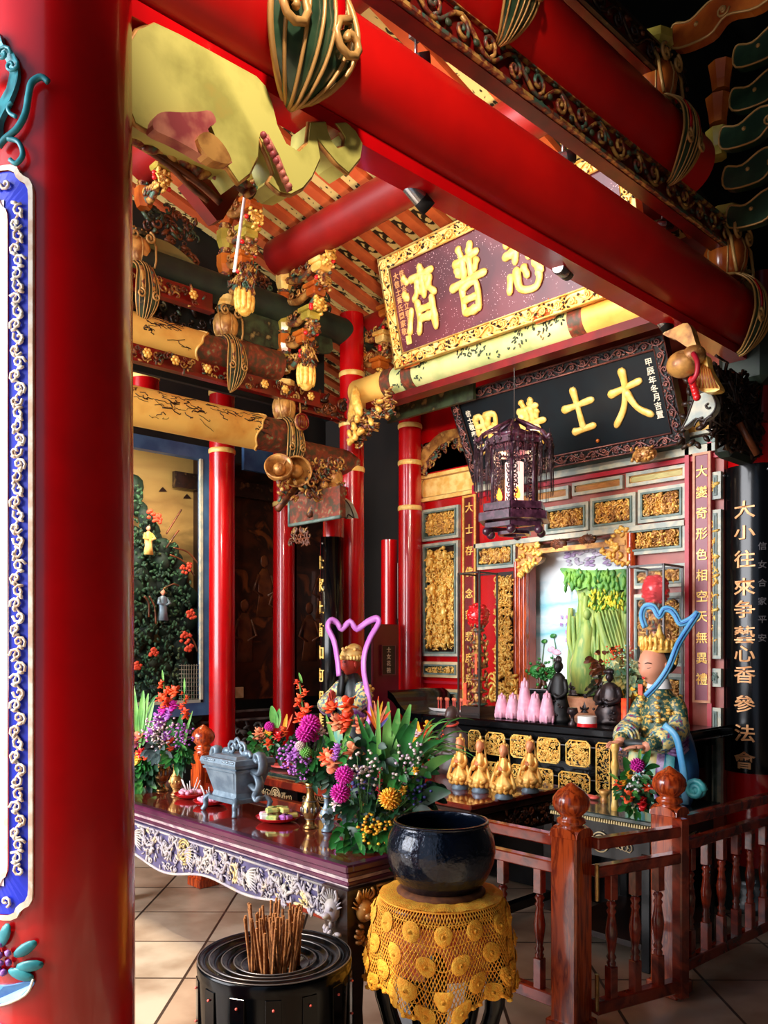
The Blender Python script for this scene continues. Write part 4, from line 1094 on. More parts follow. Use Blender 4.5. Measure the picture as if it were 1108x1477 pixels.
# dark mass of bracket and beams around the right column top
t = thing('corner_bracket', (XB, 4.75, 3.1), 'dark carved corner bracket between the beam end and the right red column', 'bracket')
b = MB(); rn = random.Random(31)
b.box((0, .1, -.1), (.16, .8, .24), ch=.03); b.box((0, .25, -.3), (.12, .5, .2), ch=.03)
b.box((.02, .35, .25), (.3, .3, .4), ch=.04)
b.build('bracket_block', 'dark_green', t)
b = MB()
for k in range(60): b.tube([(.09+rn.uniform(-.02, .03), rn.uniform(-.35, .3)+p_[0], rn.uniform(-.38, .05)+p_[2]) for p_ in spiral(0, 0, rn.uniform(.03, .06), rn.uniform(0, 6), 1.1, 9)], .01, 4)
for k in range(30): b.ball((rn.uniform(-.1, .1), rn.uniform(-.38, -.2), rn.uniform(-.4, .05)), (.03, .02, .016), 0, rot=Matrix.Rotation(rn.uniform(0, 3), 3, 'Y'))
b.build('scroll_carving', 'carve_dark', t)
b = MB(); b.tube([(.14, -.1, -.25), (.2, .0, -.42)], .02, 6); b.build('strut', 'carve_brown', t)
for (y, z, lb) in ((5.25, 3.55, 'lower'), (5.3, 4.3, 'upper')):
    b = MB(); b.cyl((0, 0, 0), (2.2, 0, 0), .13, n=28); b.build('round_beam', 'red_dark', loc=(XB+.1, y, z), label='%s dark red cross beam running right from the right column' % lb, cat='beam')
# banded red post near the far right edge
b = MB(); b.lathe([(.06, 0), (.055, .4), (.05, .5)], n=24); b.m = 1; b.lathe([(.06, .5), (.075, .52), (.06, .54), (.075, .56), (.06, .58)], n=24)
b.m = 0; b.lathe([(.05, .58), (.055, .9)], n=24)
b.build('turned_post', ['red_dark', 'line_gold'], loc=Wd(1100, 610, 5.0), label='short turned red post with gold rings at the right edge of the photo', cat='post')
# dark cloud arms fanning out to the right
def cloud_arm(c, L, h, label, seed, up=.0, mt='glaze_green'):
    t = thing('cloud_bracket', c, label, 'bracket', 'dark cloud arms at the upper right')
    pl = smooth2([(0, -h*.3), (L*.3, -h*.5), (L*.45, -h*.2), (L*.7, -h*.45), (L*.98, -h*.1), (L, h*.35), (L*.8, h*.45), (L*.6, h*.2), (L*.35, h*.5), (L*.15, h*.25), (0, h*.4)], 4)
    b = MB(); b.prism(pl, -.03, .03); b.build('arm', mt, t)
    b = MB(); b.tube([(x, -.032, z) for x, z in pl], .006, 5, closed=True)
    for (x, z, r_, d) in ((L*.9, h*.15, h*.22, 1), (L*.42, 0, h*.2, -1)): b.tube(spiral(x, z, r_, 0, 1.4, 14, -.034, d), .006, 5)
    for k in range(3): b.ball((L*(.2+.22*k), -.03, h*.05), .012, 1)
    b.build('gold_edge', 'line_gold', t)
labs = ['lowest', 'second', 'third', 'fourth', 'fifth', 'topmost']
for i, (px, py) in enumerate(((1055, 318), (1050, 262), (1045, 205), (1060, 150), (975, 60), (1065, 88))):
    cloud_arm(Wd(px, py, 4.75 if i != 4 else 4.3), .62, .17, ('dark green cloud arm with gold edge, %s from the bottom among those fanning right' % labs[i]) if i != 4 else 'brown gilt cloud arm beside the second-beam melon post at the top right', i, mt='glaze_green' if i != 4 else 'glaze_orange')
for i, (px, py, mt_) in enumerate(((1036, 160, 'glaze_orange'), (1036, 208, 'glaze_yellow'), (1040, 112, 'glaze_orange'))):
    b = MB(); b.loft([(0, 0, -.08, .05, .05), (0, 0, -.03, .055, .055), (0, 0, .07, .075, .075)], 8); b.sm = [False]*len(b.sm)
    b.build('bearing_block', mt_, loc=Wd(px, py, 4.8), label=('orange bearing block in the dark upper right, between cloud arms', 'olive-yellow bearing block under the orange ones at upper right', 'topmost orange bearing block in the dark upper right')[i], cat='block')
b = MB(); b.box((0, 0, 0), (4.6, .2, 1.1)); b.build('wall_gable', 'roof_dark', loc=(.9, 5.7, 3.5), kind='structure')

# ---------------------------------------------------------------- spotlights
def spot(c, d, label, power=0, mt='steel'):
    t = thing('spotlight', c, label, 'spotlight')
    q = Vector(d).normalized().to_track_quat('Z', 'Y').to_matrix()
    b = MB(); b.lathe([(.026, -.06), (.03, -.055), (.03, .015)], n=24, rot=q); b.build('lamp_can', mt, t)
    b = MB(); b.lathe([(.031, .015), (.031, .06), (.026, .06), (.02, .045)], n=24, rot=q); b.build('front_ring', 'black_matte', t)
    b = MB(); b.lathe([(.0245, .046), (.0245, .05)], n=20, rot=q); b.build('lens', 'lamp_glow', t)
    b = MB(); b.tube([(0, 0, .02), (0, 0, .1)], .007, 6); b.box((0, 0, .105), (.035, .05, .02)); b.build('bracket', 'steel', t)
    if power:
        l = bpy.data.lights.new('spot', 'SPOT'); l.energy = power; l.color = (1, .86, .66); l.spot_size = R(80); l.spot_blend = .6; l.shadow_soft_size = .03
        o = bpy.data.objects.new('spot_lamp', l); COL.objects.link(o); o.parent = t; o.location = q @ Vector((0, 0, .1)); o.rotation_euler = Vector(d).normalized().to_track_quat('-Z', 'Y').to_euler()
    return t
# (pixels, pointing towards the plaques: -X, +Y)
SPOTS = [((603, 283), 3.17, (.2, .75, -.6), 'spotlight under the lowest beam, left of the maroon plaque', 1), ((812, 390), 3.9, (-.2, .9, .1), 'spotlight under the lowest beam, in front of the maroon plaque', 1),
         ((955, 464), 4.6, (.3, .5, -.55), 'spotlight under the lowest beam beside the black plaque', 1), ((600, 89), 3.5, (.5, .5, .1), 'spotlight above the lowest beam, left of centre at the top', 0),
         ((812, 228), 4.1, (.5, .5, .1), 'spotlight above the lowest beam, in front of the rafters at right', 0), ((955, 324), 4.7, (.5, .5, .1), 'spotlight above the right end of the lowest beam', 0), ((850, 72), 4.3, (.5, .5, 0), 'spotlight above the second beam, near the top edge', 0)]
for (p_, dd, dr, lb, on) in SPOTS:
    c = Wx(p_[0], p_[1], XB-.03) if on else Wd(p_[0], p_[1], dd)
    spot(c, dr, lb, 0)
# ================================================================ altar screen (face at YW)
SCR = thing('altar_screen', (-3.4, YW, 0), 'tall red altar screen wall filled with gilt carved panels around a bright mural niche', 'screen')
def loc(o): return (o[0]+3.4, o[1]-YW, o[2])
def rect(pl, yt, yb, pr, Y=YW):
    a = Wy(pl, yt, Y); c = Wy(pl, yb, Y); d = Wy(pr, yt, Y)
    return a.x, d.x, c.z, a.z
xL = Wy(606, 800, YW).x; xR = -2.3
nx0, nx1 = Wy(764, 800, YW).x, Wy(908, 800, YW).x        # niche opening
nz0, nz1 = 1.24, Wy(770, 797, YW).z+.06
b = MB()
for (x0, x1, z0, z1) in ((xL, nx0, 0, nz1), (nx1, xR, 0, nz1), (xL, xR, nz1, 4.3), (nx0, nx1, 0, nz0)):
    b.box(((x0+x1)/2+3.4, .04, (z0+z1)/2), (x1-x0, .08, z1-z0))
b.build('red_ground', 'trim_brown', SCR)
b = MB(); x_ = nx0-.02; b.box(((xL+x_)/2+3.4, -.002, 2.0), (x_-xL, .012, 4.0)); b.build('red_facing', 'red', SCR)
def panel(x0, x1, z0, z1, kind, seed, mats=('gold', 'bronze_gold'), frm='trim_pale', ground='wood_dark', f=.03, n=None, figs=2, sz=None):
    w, h = x1-x0, z1-z0
    pr = MB(); pr.T = Matrix.Translation((x0+3.4, -.005, z0)); frame(pr, 0, w, 0, h, f, -.035, 0)
    pr.m = 1; frame(pr, f*.75, w-f*.75, f*.75, h-f*.75, f*.45, -.045, 0)
    fr = pr.build('panel_frame', [frm, 'trim_teal'], SCR)
    b = MB(); b.T = Matrix.Translation((x0+3.4, -.005, z0)); b.box((w/2, -.002, h/2), (w-f, .012, h-f)); b.build('panel_ground', ground, fr)
    if kind == 'carve':
        b = MB(); b.T = Matrix.Translation((x0+f*1.3+3.4, -.01, z0+f*1.3))
        W_, H_ = w-2.6*f, h-2.6*f
        N = n or int(W_*H_*6500)+40
        carve(b, W_, H_, .045, N, seed, size=sz or .052, figs=figs, mats=(0, 0, 1))
        b.build('carved_relief', list(mats), fr)
    return fr
def prow(lst, **k):
    for i, (a, yt, yb, c) in enumerate(lst):
        x0, x1, z0, z1 = rect(a, yt, yb, c); panel(x0, x1, z0, z1, 'carve', i*7+int(a), **k)
prow([(613.6, 737, 782, 666)])
x0, x1, z0, z1 = rect(614, 786, 946, 665.5); panel(x0, x1, z0, z1, 'carve', 5, figs=0, mats=('gold_bright', 'gold'), n=700, sz=.075)
for r_ in range(4):
    zc = z0+(z1-z0)*(r_+.1)/4.2
    b = MB(); b.T = Matrix.Translation((x0+3.4+.03, -.02, zc)); carve(b, x1-x0-.06, .24, .06, 8, 60+r_, figs=2, mats=(0, 0)); b.build('gilt_figures', 'gold_bright', SCR)
prow([(613.6, 954, 976, 666)], mats=('gold', 'carve_green'), figs=0, frm='cream')
x0, x1, z0, z1 = rect(613.6, 992, 1020, 668); panel(x0, x1, z0, z1, 'flat', 9, ground='cream', frm='cream')
prow([(690.5, 787, 823, 748)], figs=2)
# right-hand rows
prow([(790, 733, 772, 853), (856, 720, 766, 921), (924.5, 708, 756, 993)], figs=4, mats=('bronze_gold', 'gold'))
prow([(910.6, 762.5, 802, 993)], figs=4, mats=('bronze_gold', 'gold'), n=190)
prow([(917, 818, 850, 993)], mats=('bronze_gold', 'gold'))
prow([(917, 858, 960, 993)], mats=('bronze_gold', 'gold'), figs=1)
prow([(917, 970, 1016, 993)], mats=('bronze_gold', 'gold'), figs=2)
prow([(1029, 683, 722, 1044)], mats=('gold', 'bronze_gold'), figs=1)
prow([(1029, 737, 950, 1044)], mats=('gold', 'gold_bright'), figs=1, n=200)
prow([(1029, 964, 990, 1044)], mats=('trim_teal', 'carve_green'), figs=0)
x0, x1, z0, z1 = rect(1029, 1020, 1170, 1044); panel(x0, x1, z0, z1, 'flat', 9, ground='cream')
# painted panels
land = ramp_mat('panel_landscape', 'Z', [(.1, (150, 120, 50)), (.4, (200, 190, 120)), (.6, (90, 120, 70)), (.9, (215, 200, 140))], 7, .35, dist=1, span=(-.1, .3))
M['land'] = land
M['land_orange'] = ramp_mat('panel_sunset', 'Z', [(.1, (110, 60, 25)), (.4, (196, 130, 60)), (.6, (120, 70, 30)), (.9, (215, 160, 80))], 7, .35, dist=1, span=(-.1, .3))
def ppanel(a, yt, yb, c, g, frm='trim_pale', f=.022):
    x0, x1, z0, z1 = rect(a, yt, yb, c); w, h = x1-x0, z1-z0
    fr = MB(); fr.T = Matrix.Translation((x0+3.4, -.005, z0)); frame(fr, 0, w, 0, h, f, -.03, 0); fo = fr.build('panel_frame', frm, SCR)
    b = MB(); q = f*1.15; r_ = min(.03, h*.2)
    pl = []
    for (cx, cz, a0) in ((w-q-r_, q+r_, -PI/2), (w-q-r_, h-q-r_, 0), (q+r_, h-q-r_, PI/2), (q+r_, q+r_, PI)):
        for k in range(5): pl.append((cx+r_*math.cos(a0+k*PI/8), cz+r_*math.sin(a0+k*PI/8)))
    b.prism(pl, -.02, -.004); b.m = 1; b.tube([(x, -.02, z) for x, z in pl], .006, 5, closed=True)
    b.build('painting', [g, 'line_gold'], fo, loc=(x0+3.4, 0, z0))
    return fo
ppanel(907, 684, 704, 993, 'land'); ppanel(829, 698, 716.5, 902, 'land_orange'); ppanel(750, 713, 731, 824, 'land_orange')
fo = ppanel(607.5, 688, 726, 692, 'gold_pale', 'gold_pale', .03)
# arch board, scroll openwork upper left
b = MB(); P = []
for j in range(2):
    for_ = []
    for i in range(11):
        a, c = 608+i*6.0, 652-24*math.sin(min(1, i/6)*PI/2)-1.2*i+(0 if j else 22+(-1.0*i))
        for_.append(Wy(a, c, YW-.06)-Vector((-3.4, YW, 0)))
    P.append(for_)
b.grid(P); 
b.add([tuple(p) for p in P[0]]+[(p[0], p[1]+.06, p[2]) for p in P[0]], [(i, i+1, 12+i, 11+i) for i in range(10)])
b.build('arched_board', 'bronze_gold', SCR)
b = MB(); rn = random.Random(2)
for k in range(60):
    t_ = rn.random(); a = 611+t_*60; c = 680-40*math.sin(min(1, t_*1.4)*PI/2)+rn.uniform(-12, 8)
    if rn.random() < .4: a = 610+rn.uniform(0, 8); c = rn.uniform(645, 682)
    p = Wy(a, c, YW-.05)-Vector((-3.4, YW, 0)); b.tube([p+Vector((q[0], 0, q[2])) for q in spiral(0, 0, rn.uniform(.02, .045), rn.uniform(0, 6), 1.2, 10)], .0075, 4)
b.build('scroll_openwork', 'carve_mix', SCR)
b = MB(); p0 = rect(612, 640, 684, 690); b.box(((p0[0]+p0[1])/2+3.4, -.003, (p0[2]+p0[3])/2), (p0[1]-p0[0], .01, p0[3]-p0[2])); b.build('painted_opening', 'black_matte', SCR)  # flat black panel painting the dark of an opening behind the scrolls
# mouldings
b = MB()
zf = Wy(999, 652, YW).z
for (za, th, dp, m_) in ((zf, .05, .05, 0), (zf+.055, .045, .035, 1), (zf+.1, .02, .06, 0), (zf-.05, .03, .03, 2)):
    b.m = m_; x0_ = Wy(692, 700, YW).x; b.box(((x0_+xR)/2+3.4, -dp/2, za), (xR-x0_, dp, th))
b.build('frieze_moulding', ['trim_pale', 'trim_teal', 'pinkred'], SCR)
zl = Wy(993, 755, YW).z
b = MB(); b.box(((Wy(690, 780, YW).x+nx1+.42)/2+3.4, -.03, zl+.0), (nx1+.42-Wy(690, 780, YW).x, .06, .035)); b.m = 1
b.box(((nx0+nx1)/2+3.4, -.03, nz1-.06), (nx1-nx0, .06, .035)); b.build('lintel_moulding', ['trim_pale', 'bronze_gold'], SCR)
b = MB(); b.m = 0
for a in (996, 1028.5, 688.5, 610): x_ = Wy(a, 800, YW).x; b.box((x_+3.4, -.025, 1.9), (.028, .05, 1.95))
b.build('vertical_moulding', 'pinkred', SCR)
b = MB()
for (a, c) in ((612, 690), (692, 764), (908, 995)):
    X0, X1 = Wy(a, 800, YW).x, Wy(c, 800, YW).x
    for z in ((1.3, 1.52) if a == 612 else (1.2,)): b.box(((X0+X1)/2+3.4, -.012, z), (X1-X0, .024, .02))
b.build('rail_moulding', 'pinkred', SCR)
# niche jambs, twin reddish posts
b = MB()
for a in (748, 754, 760): x_ = Wy(a, 880, YW).x; b.cyl((x_+3.4, -.03, nz0), (x_+3.4, -.03, nz1-.12), .017, n=12)
b.box((Wy(754, 880, YW).x+3.4, -.01, (nz0+nz1-.1)/2), (.12, .05, nz1-nz0-.1))
x_ = nx1+.03; b.cyl((x_+3.4, -.03, nz0), (x_+3.4, -.03, nz1), .03, n=12)
b.build('niche_post', 'carve_brown' if 0 else 'wood_red', SCR)
# corner brackets and medallions
def cornerb(pts, seed, nm='corner_bracket'):
    rn = random.Random(seed); P = [Wy(a, c, YW-.05)-Vector((-3.4, YW, 0)) for a, c in smooth2(pts, 2)]; n = len(P); b = MB()
    b.add([tuple(p) for p in P]+[(p[0], p[1]+.05, p[2]) for p in P], [list(range(n)), list(range(n, 2*n))[::-1]]+[(i, n+i, n+(i+1) % n, (i+1) % n) for i in range(n)])
    b.m = 1; xs = [p[0] for p in P]; zs = [p[2] for p in P]
    for k in range(50):
        i, j = rn.randrange(n), rn.randrange(n); q = P[i].lerp(P[j], rn.random()); b.m = rn.choice((1, 2)); b.ball((q[0], q[1]-.01, q[2]), (.022, .018, .012), 0, rot=Matrix.Rotation(rn.uniform(0, 3), 3, 'Y'))
    b.build(nm, ['bronze_gold', 'gold', 'gold_bright'], SCR)
cornerb([(748, 786), (772, 780), (778, 786), (772, 794), (782, 804), (776, 812), (764, 818), (754, 830), (748, 830)], 1)
cornerb([(908, 762), (886, 768), (880, 784), (892, 790), (872, 792), (868, 796), (880, 804), (892, 812), (908, 812)], 2)
for (a, c) in ((806, 785), (848, 778)):
    p = Wy(a, c, YW-.04)-Vector((-3.4, YW, 0)); b = MB(); b.ball(p, (.07, .03, .045), 2); rn = random.Random(a)
    for k in range(40): q = rn.uniform(0, 6.28); r_ = rn.random()**.5; b.ball(p+Vector((.066*r_*math.cos(q), -.03*(1-r_*.6), .04*r_*math.sin(q))), (.012, .01, .007), 0, rot=Matrix.Rotation(q, 3, 'Y'))
    b.build('oval_medallion', 'carve_brown', SCR)
# gilt openwork curtain post
x0, x1, z0, z1 = rect(719, 826, 985, 744)
b = MB(); b.T = Matrix.Translation((x0+3.4, -.02, z0)); carve(b, x1-x0, z1-z0, .05, 420, 77, size=.06, mats=(0, 0, 1))
b.T = Matrix.Translation((x0+3.4-.04, -.03, z0-.16)); carve(b, x1-x0+.1, .24, .07, 80, 78, size=.08, mats=(0, 0, 1))
b.build('gilt_openwork', ['gold_bright', 'gold'], SCR)
b = MB(); b.box(((x0+x1)/2+3.4, -.005, (z0+z1)/2), (x1-x0+.02, .02, z1-z0)); b.build('openwork_ground', 'wood_dark', SCR)
# cream frieze with landscape at far right
x0_, x1_ = Wy(992, 600, YW-.02).x, xR
b = MB(); b.box(((x0_+x1_)/2+3.4, -.01, zf+.27), (x1_-x0_, .03, .3)); b.build('painted_frieze', 'beam_paint', SCR)
# couplet boards on the screen
t = thing('couplet_board', (0, 0, 0), 'mauve vertical board with eleven gold characters at the right of the altar screen', 'couplet')
x0, x1, z0, z1 = rect(1000, 655, 1013, 1026, YW-.05); t.location = (x0, YW-.05, z0); w, h = x1-x0, z1-z0
DM('mauve', (134, 60, 78), .4, c2=(150, 80, 90), scale=3)
DM('mauve_edge', (214, 150, 110), .45, c2=(200, 130, 90), scale=30)
b = MB(); b.box((w/2, .02, h/2), (w, .04, h)); b.build('board', 'mauve', t)
b = MB(); frame(b, 0, w, 0, h, w*.13, -.01, .0); b.build('edge_border', 'mauve_edge', t)
for i, ch in enumerate('大變奇形色相空天無異禮'):
    b = MB(); glyph(b, ch, w/2, -.004, h*(.925-.083*i), w*.66, .003); b.build('character', 'gold_bright', t)
t = thing('couplet_board', (0, 0, 0), 'red vertical board with gold characters left of the mural, partly behind the left glass case', 'couplet')
x0, x1, z0, z1 = rect(668, 716, 1030, 687, YW-.05); t.location = (x0, YW-.05, z0); w, h = x1-x0, z1-z0
b = MB(); b.box((w/2, .02, h/2), (w, .04, h)); b.build('board', 'red_dark', t)
b = MB(); frame(b, 0, w, 0, h, w*.12, -.01, .0); b.build('edge_border', 'gold', t)
for i, ch in enumerate('大士存佛念慈悲度眾生'):
    b = MB(); glyph(b, ch, w/2, -.004, h*(.945-.098*i), w*.6, .003); b.build('character', 'gold_bright', t)

# ---------------------------------------------------------------- mural niche
YN = YW+.14
M['sky_paint'] = ramp_mat('mural_sky', 'Z', [(.0, (225, 228, 226)), (.3, (205, 222, 228)), (.42, (120, 190, 206)), (.5, (206, 226, 232)), (.62, (130, 196, 212)), (.75, (226, 236, 238)), (1, (232, 232, 236))], 2.2, .22, span=(0, 1.1))
mur = thing('mural', ((nx0+nx1)/2, YN, nz0), 'bright relief mural of a green rock under pale blue sky, behind the altar', 'mural')
W_ = nx1-nx0+.5; H_ = nz1-nz0+.25
b = MB(); b.box((0, .02, H_/2), (W_, .04, H_)); b.build('sky_panel', 'sky_paint', mur)
def mp(a, c, dy=0): return Wy(a, c, YN-dy)-mur.location
DM('rock_green', (166, 182, 92), .55, c2=(112, 150, 80), scale=6, c3=(204, 196, 116), stretch=(3, 3, .7))
DM('rock_top', (124, 176, 70), .55, c2=(70, 136, 66), scale=12, c3=(206, 196, 80))
DM('mist_lilac', (186, 160, 206), .6, c2=(215, 205, 225), scale=8)
pl = smooth2([(822, 1003), (818, 980), (819, 940), (826, 905), (834, 870), (832, 845), (850, 848), (875, 850), (905, 855), (925, 870), (930, 1003)], 3)
P = [mp(a, c, .02) for a, c in pl]; n = len(P)
b = MB(); b.add([tuple(p) for p in P]+[(p[0], p[1]+.04, p[2]) for p in P], [list(range(n))]+[(i, n+i, n+(i+1) % n, (i+1) % n) for i in range(n)])
rn = random.Random(9)
for k in range(22):
    a = 824+k*4.4; y0_ = 860+rn.uniform(-8, 20)+(12 if a < 835 else 0)
    b.tube(smoothpts([mp(a+rn.uniform(-2, 2), y0_, .03), mp(a+rn.uniform(-4, 4), y0_+45, .04), mp(a+rn.uniform(-3, 3), 950, .05), mp(a+rn.uniform(-3, 3), 1003, .05)], 4), [.012+.014*rn.random()]*13, 6)
b.build('rock_trunk', 'rock_green', mur)
b = MB()
pl = smooth2([(808, 822), (815, 819), (840, 822), (880, 822), (925, 822), (930, 858), (910, 850), (880, 852), (850, 846), (832, 852), (822, 840)], 3)
P = [mp(a, c, .05) for a, c in pl]; n = len(P)
b.add([tuple(p) for p in P]+[(p[0], p[1]+.07, p[2]) for p in P], [list(range(n))]+[(i, n+i, n+(i+1) % n, (i+1) % n) for i in range(n)])
for k in range(120): a = rn.uniform(815, 925); c = rn.uniform(825, 880 if a > 850 else 850); b.ball(mp(a, c, .06), (.012, .02, .035), 0, rot=Matrix.Rotation(rn.uniform(-.4, .4), 3, 'Y'))
b.build('leafy_ledge', 'rock_top', mur)
DM('leaf_yellow', (226, 204, 50), .55, c2=(150, 180, 60), scale=30)
b = MB()
for k in range(60): a = rn.uniform(850, 900); c = rn.uniform(852, 878); b.ball(mp(a, c, .08), (.008, .012, .022), 0, rot=Matrix.Rotation(rn.uniform(-.6, .6), 3, 'Y'))
b.build('yellow_fern', 'leaf_yellow', mur)
b = MB(); b.tube(smoothpts([mp(862, 885, .06), mp(872, 920, .08), mp(884, 950, .08), mp(892, 985, .06)], 4), [.03]*13, 8)
for k in range(7): b.tube(smoothpts([mp(858+k*5, 880, .07), mp(868+k*5, 915, .09), mp(880+k*4, 945, .09)], 4), .008, 5)
b.build('hanging_roots', 'teal' if 0 else 'rock_green', mur)
# seated bodhisattva shape carved in the rock: draped loft
b = MB(); c = mp(842, 1000, .05)
b.loft([(c[0], c[1], c[2], .09, .05), (c[0]-.01, c[1]-.02, c[2]+.2, .085, .06), (c[0]+.01, c[1]-.01, c[2]+.36, .06, .05), (c[0]+.02, c[1], c[2]+.47, .055, .04), (c[0]+.03, c[1], c[2]+.53, .02, .02)], 18, fn=lambda a, z: 1+.1*math.sin(a*7+z*8))
b.ball((c[0]+.035, c[1]-.01, c[2]+.57), (.03, .03, .038), 2); b.build('draped_figure', 'rock_green', mur)
b = MB()
for k in range(70): a = rn.uniform(816, 905); b.ball(mp(a, 802+rn.uniform(-9, 14), .006), (.025, .004, .012), 0)
b.build('lilac_mist', 'mist_lilac', mur)
b = MB()
for (a, c) in ((796, 940), (803, 944)):
    for k in range(7): q = mp(a, c, .01); g = -1.2+k*.4; b.ball(q+Vector((math.sin(g)*.02, 0, math.cos(g)*.02)), (.008, .004, .024), 1, rot=Matrix.Rotation(g, 3, 'Y'))
b.build('lotus_bloom', 'pink', mur)
b = MB()
for (a, c, s_) in ((785, 925, .028), (798, 917, .03), (777, 965, .055), (796, 975, .05), (788, 968, .05)): b.ball(mp(a, c, .01), (s_, .006, s_*.6), 1, rot=Matrix.Rotation(rn.uniform(-.6, .6), 3, 'Y'))
for (a, c, a2, c2) in ((797, 944, 800, 990), (785, 927, 778, 990), (799, 919, 806, 960)): b.tube([mp(a, c, .008), mp(a2, c2, .008)], .003, 4)
b.build('lotus_leaf', 'leaf', mur)
b = MB()
for i, ch in enumerate('南海觀音'): q = mp(818, 890+i*11, .012); glyph(b, ch, q[0], q[1], q[2], .035, .001)
for i, ch in enumerate('普陀'): q = mp(810, 890+i*11, .012); glyph(b, ch, q[0], q[1], q[2], .03, .001)
b.build('painted_writing', 'lilac', mur)
# niche sill shelf, pinkish steps
b = MB(); b.box((0, -.12, -.05), (1.0, .3, .1)); b.box((0, -.2, -.15), (1.2, .2, .1)); b.build('sill_step', 'mauve_edge', mur)

# ---------------------------------------------------------------- altar table
YA = 4.45; ZA = 1.1
ALT = thing('altar_table', (-3.2, YA, 0), 'long black lacquered altar table with gold openwork panels in its front', 'altar')
ax0, ax1 = Wy(612, 1030, YA).x, -2.3
def al(x, y, z): return (x+3.2, y-YA, z)
cx = (ax0+ax1)/2+3.2; L = ax1-ax0
b = MB(); b.box((cx, .3, ZA-.03), (L, .66, .06), ch=.012); b.box((cx, .3, ZA-.085), (L-.06, .6, .05)); b.build('table_top', 'black', ALT)
b = MB(); b.box((cx, .31, .52), (L-.1, .56, 1.0)); b.build('cabinet_body', 'black', ALT)
# upturned ends
for (x, sg, nm) in ((ax0, -1, 'upturned_end'), (ax1, 1, 'upturned_end')):
    b = MB(); P = []
    pr = [(0, 0), (.12, .0), (.22, .05), (.3, .13), (.36, .16)]
    if sg > 0: pr = [(0, 0), (.03, 0), (.05, .01), (.07, .02), (.08, .02)]
    for (u, v) in [(p[0], p[2]) for p in smoothpts([(a, 0, c) for a, c in pr], 3)]:
        P.append([al(x+sg*u, YA-.03, ZA-.06+v), al(x+sg*u, YA-.03, ZA+v), al(x+sg*u, YA+.6, ZA+v), al(x+sg*u, YA+.6, ZA-.06+v)])
    b.grid(P, smooth=False, closed_u=True); b.build(nm, 'black', ALT)
b = MB(); b.tube([al(ax0, YA-.035, ZA-.12), al(ax1, YA-.035, ZA-.12)], .005, 4); b.tube([al(ax0, YA-.035, .78), al(ax1, YA-.035, .78)], .004, 4); b.build('beading', 'pewter', ALT)
def goldpanel(a, yt, yb, c, seed):
    x0, x1, z0, z1 = rect(a, yt, yb, c, YA-.035); w, h = x1-x0, z1-z0; q = min(w, h)*.16
    pl = [(q, 0), (w-q, 0), (w, q), (w, h-q), (w-q, h), (q, h), (0, h-q), (0, q)]
    b = MB(); b.T = Matrix.Translation(al(x0, YA-.035, z0)); b.tube([(x, -.004, z) for x, z in pl], .0055, 5, closed=True)
    rn = random.Random(seed)
    carve(b, w, h, .012, int(44+1500*w*h*4), seed, size=min(w, h)*.2, mats=(0, 0, 1), leaf=.55)
    b.build('gold_panel', ['gold_bright', 'gold'], ALT)
gp = [(677, 1053, 1083, 693), (701.5, 1056, 1087, 728.6), (737.6, 1059.6, 1091, 766.5), (776, 1063.4, 1098, 808), (817.4, 1067, 1103, 851.5), (861, 1071, 1143, 880), (773, 1107.5, 1133, 798), (807, 1112, 1139, 851.5), (700, 1098, 1124, 730), (738, 1102, 1128, 766)]
for i, g in enumerate(gp): goldpanel(*g, 200+i)
b = MB(); b.T = Matrix.Translation(al(0, 0, 0)); rn = random.Random(5)
x0, x1, z0, z1 = rect(889, 1056, 1110, 912, YA-.035)
for i, ch in enumerate('信士敬奉弟子合十'): glyph(b, ch, x0+(x1-x0)*(.3 if i < 4 else .7), YA-.04, z1-.05-(i % 4)*.055, .05, .002)
b.build('inscription', 'carve_brown', ALT)
x0, x1, z0, z1 = rect(886, 1052, 1118, 912, YA-.034)
b = MB(); b.box(al((x0+x1)/2, YA-.032, (z0+z1)/2), (x1-x0, .01, z1-z0)); b.build('inscription_board', 'wood_dark', ALT)
b = MB(); rn = random.Random(2); pts = [(.004*math.sin(t_), -.04+.1*t_/8+.02*math.sin(t_), -.055*t_) for t_ in range(9)]
b.tube(smoothpts(pts, 3), .005, 5)
for p in pts: b.ball(p, (.006, .014, .01), 0)
b.build('tassel_cord', 'pewter', loc=(ax1+.005, 4.56, 1.08), label='pale knotted cord hanging on the black right end of the altar table', cat='cord')
# red side panel of altar left of the upturned end
b = MB(); b.prism(smooth2([(0, 0), (.22, 0), (.3, .4), (.28, .8), (.18, 1.0), (0, 1.08)], 3), 0, .04); b.build('side_board', 'red', loc=(ax0-.28, YA+.05, 0), label='curved red side board under the left end of the altar table', cat='board')

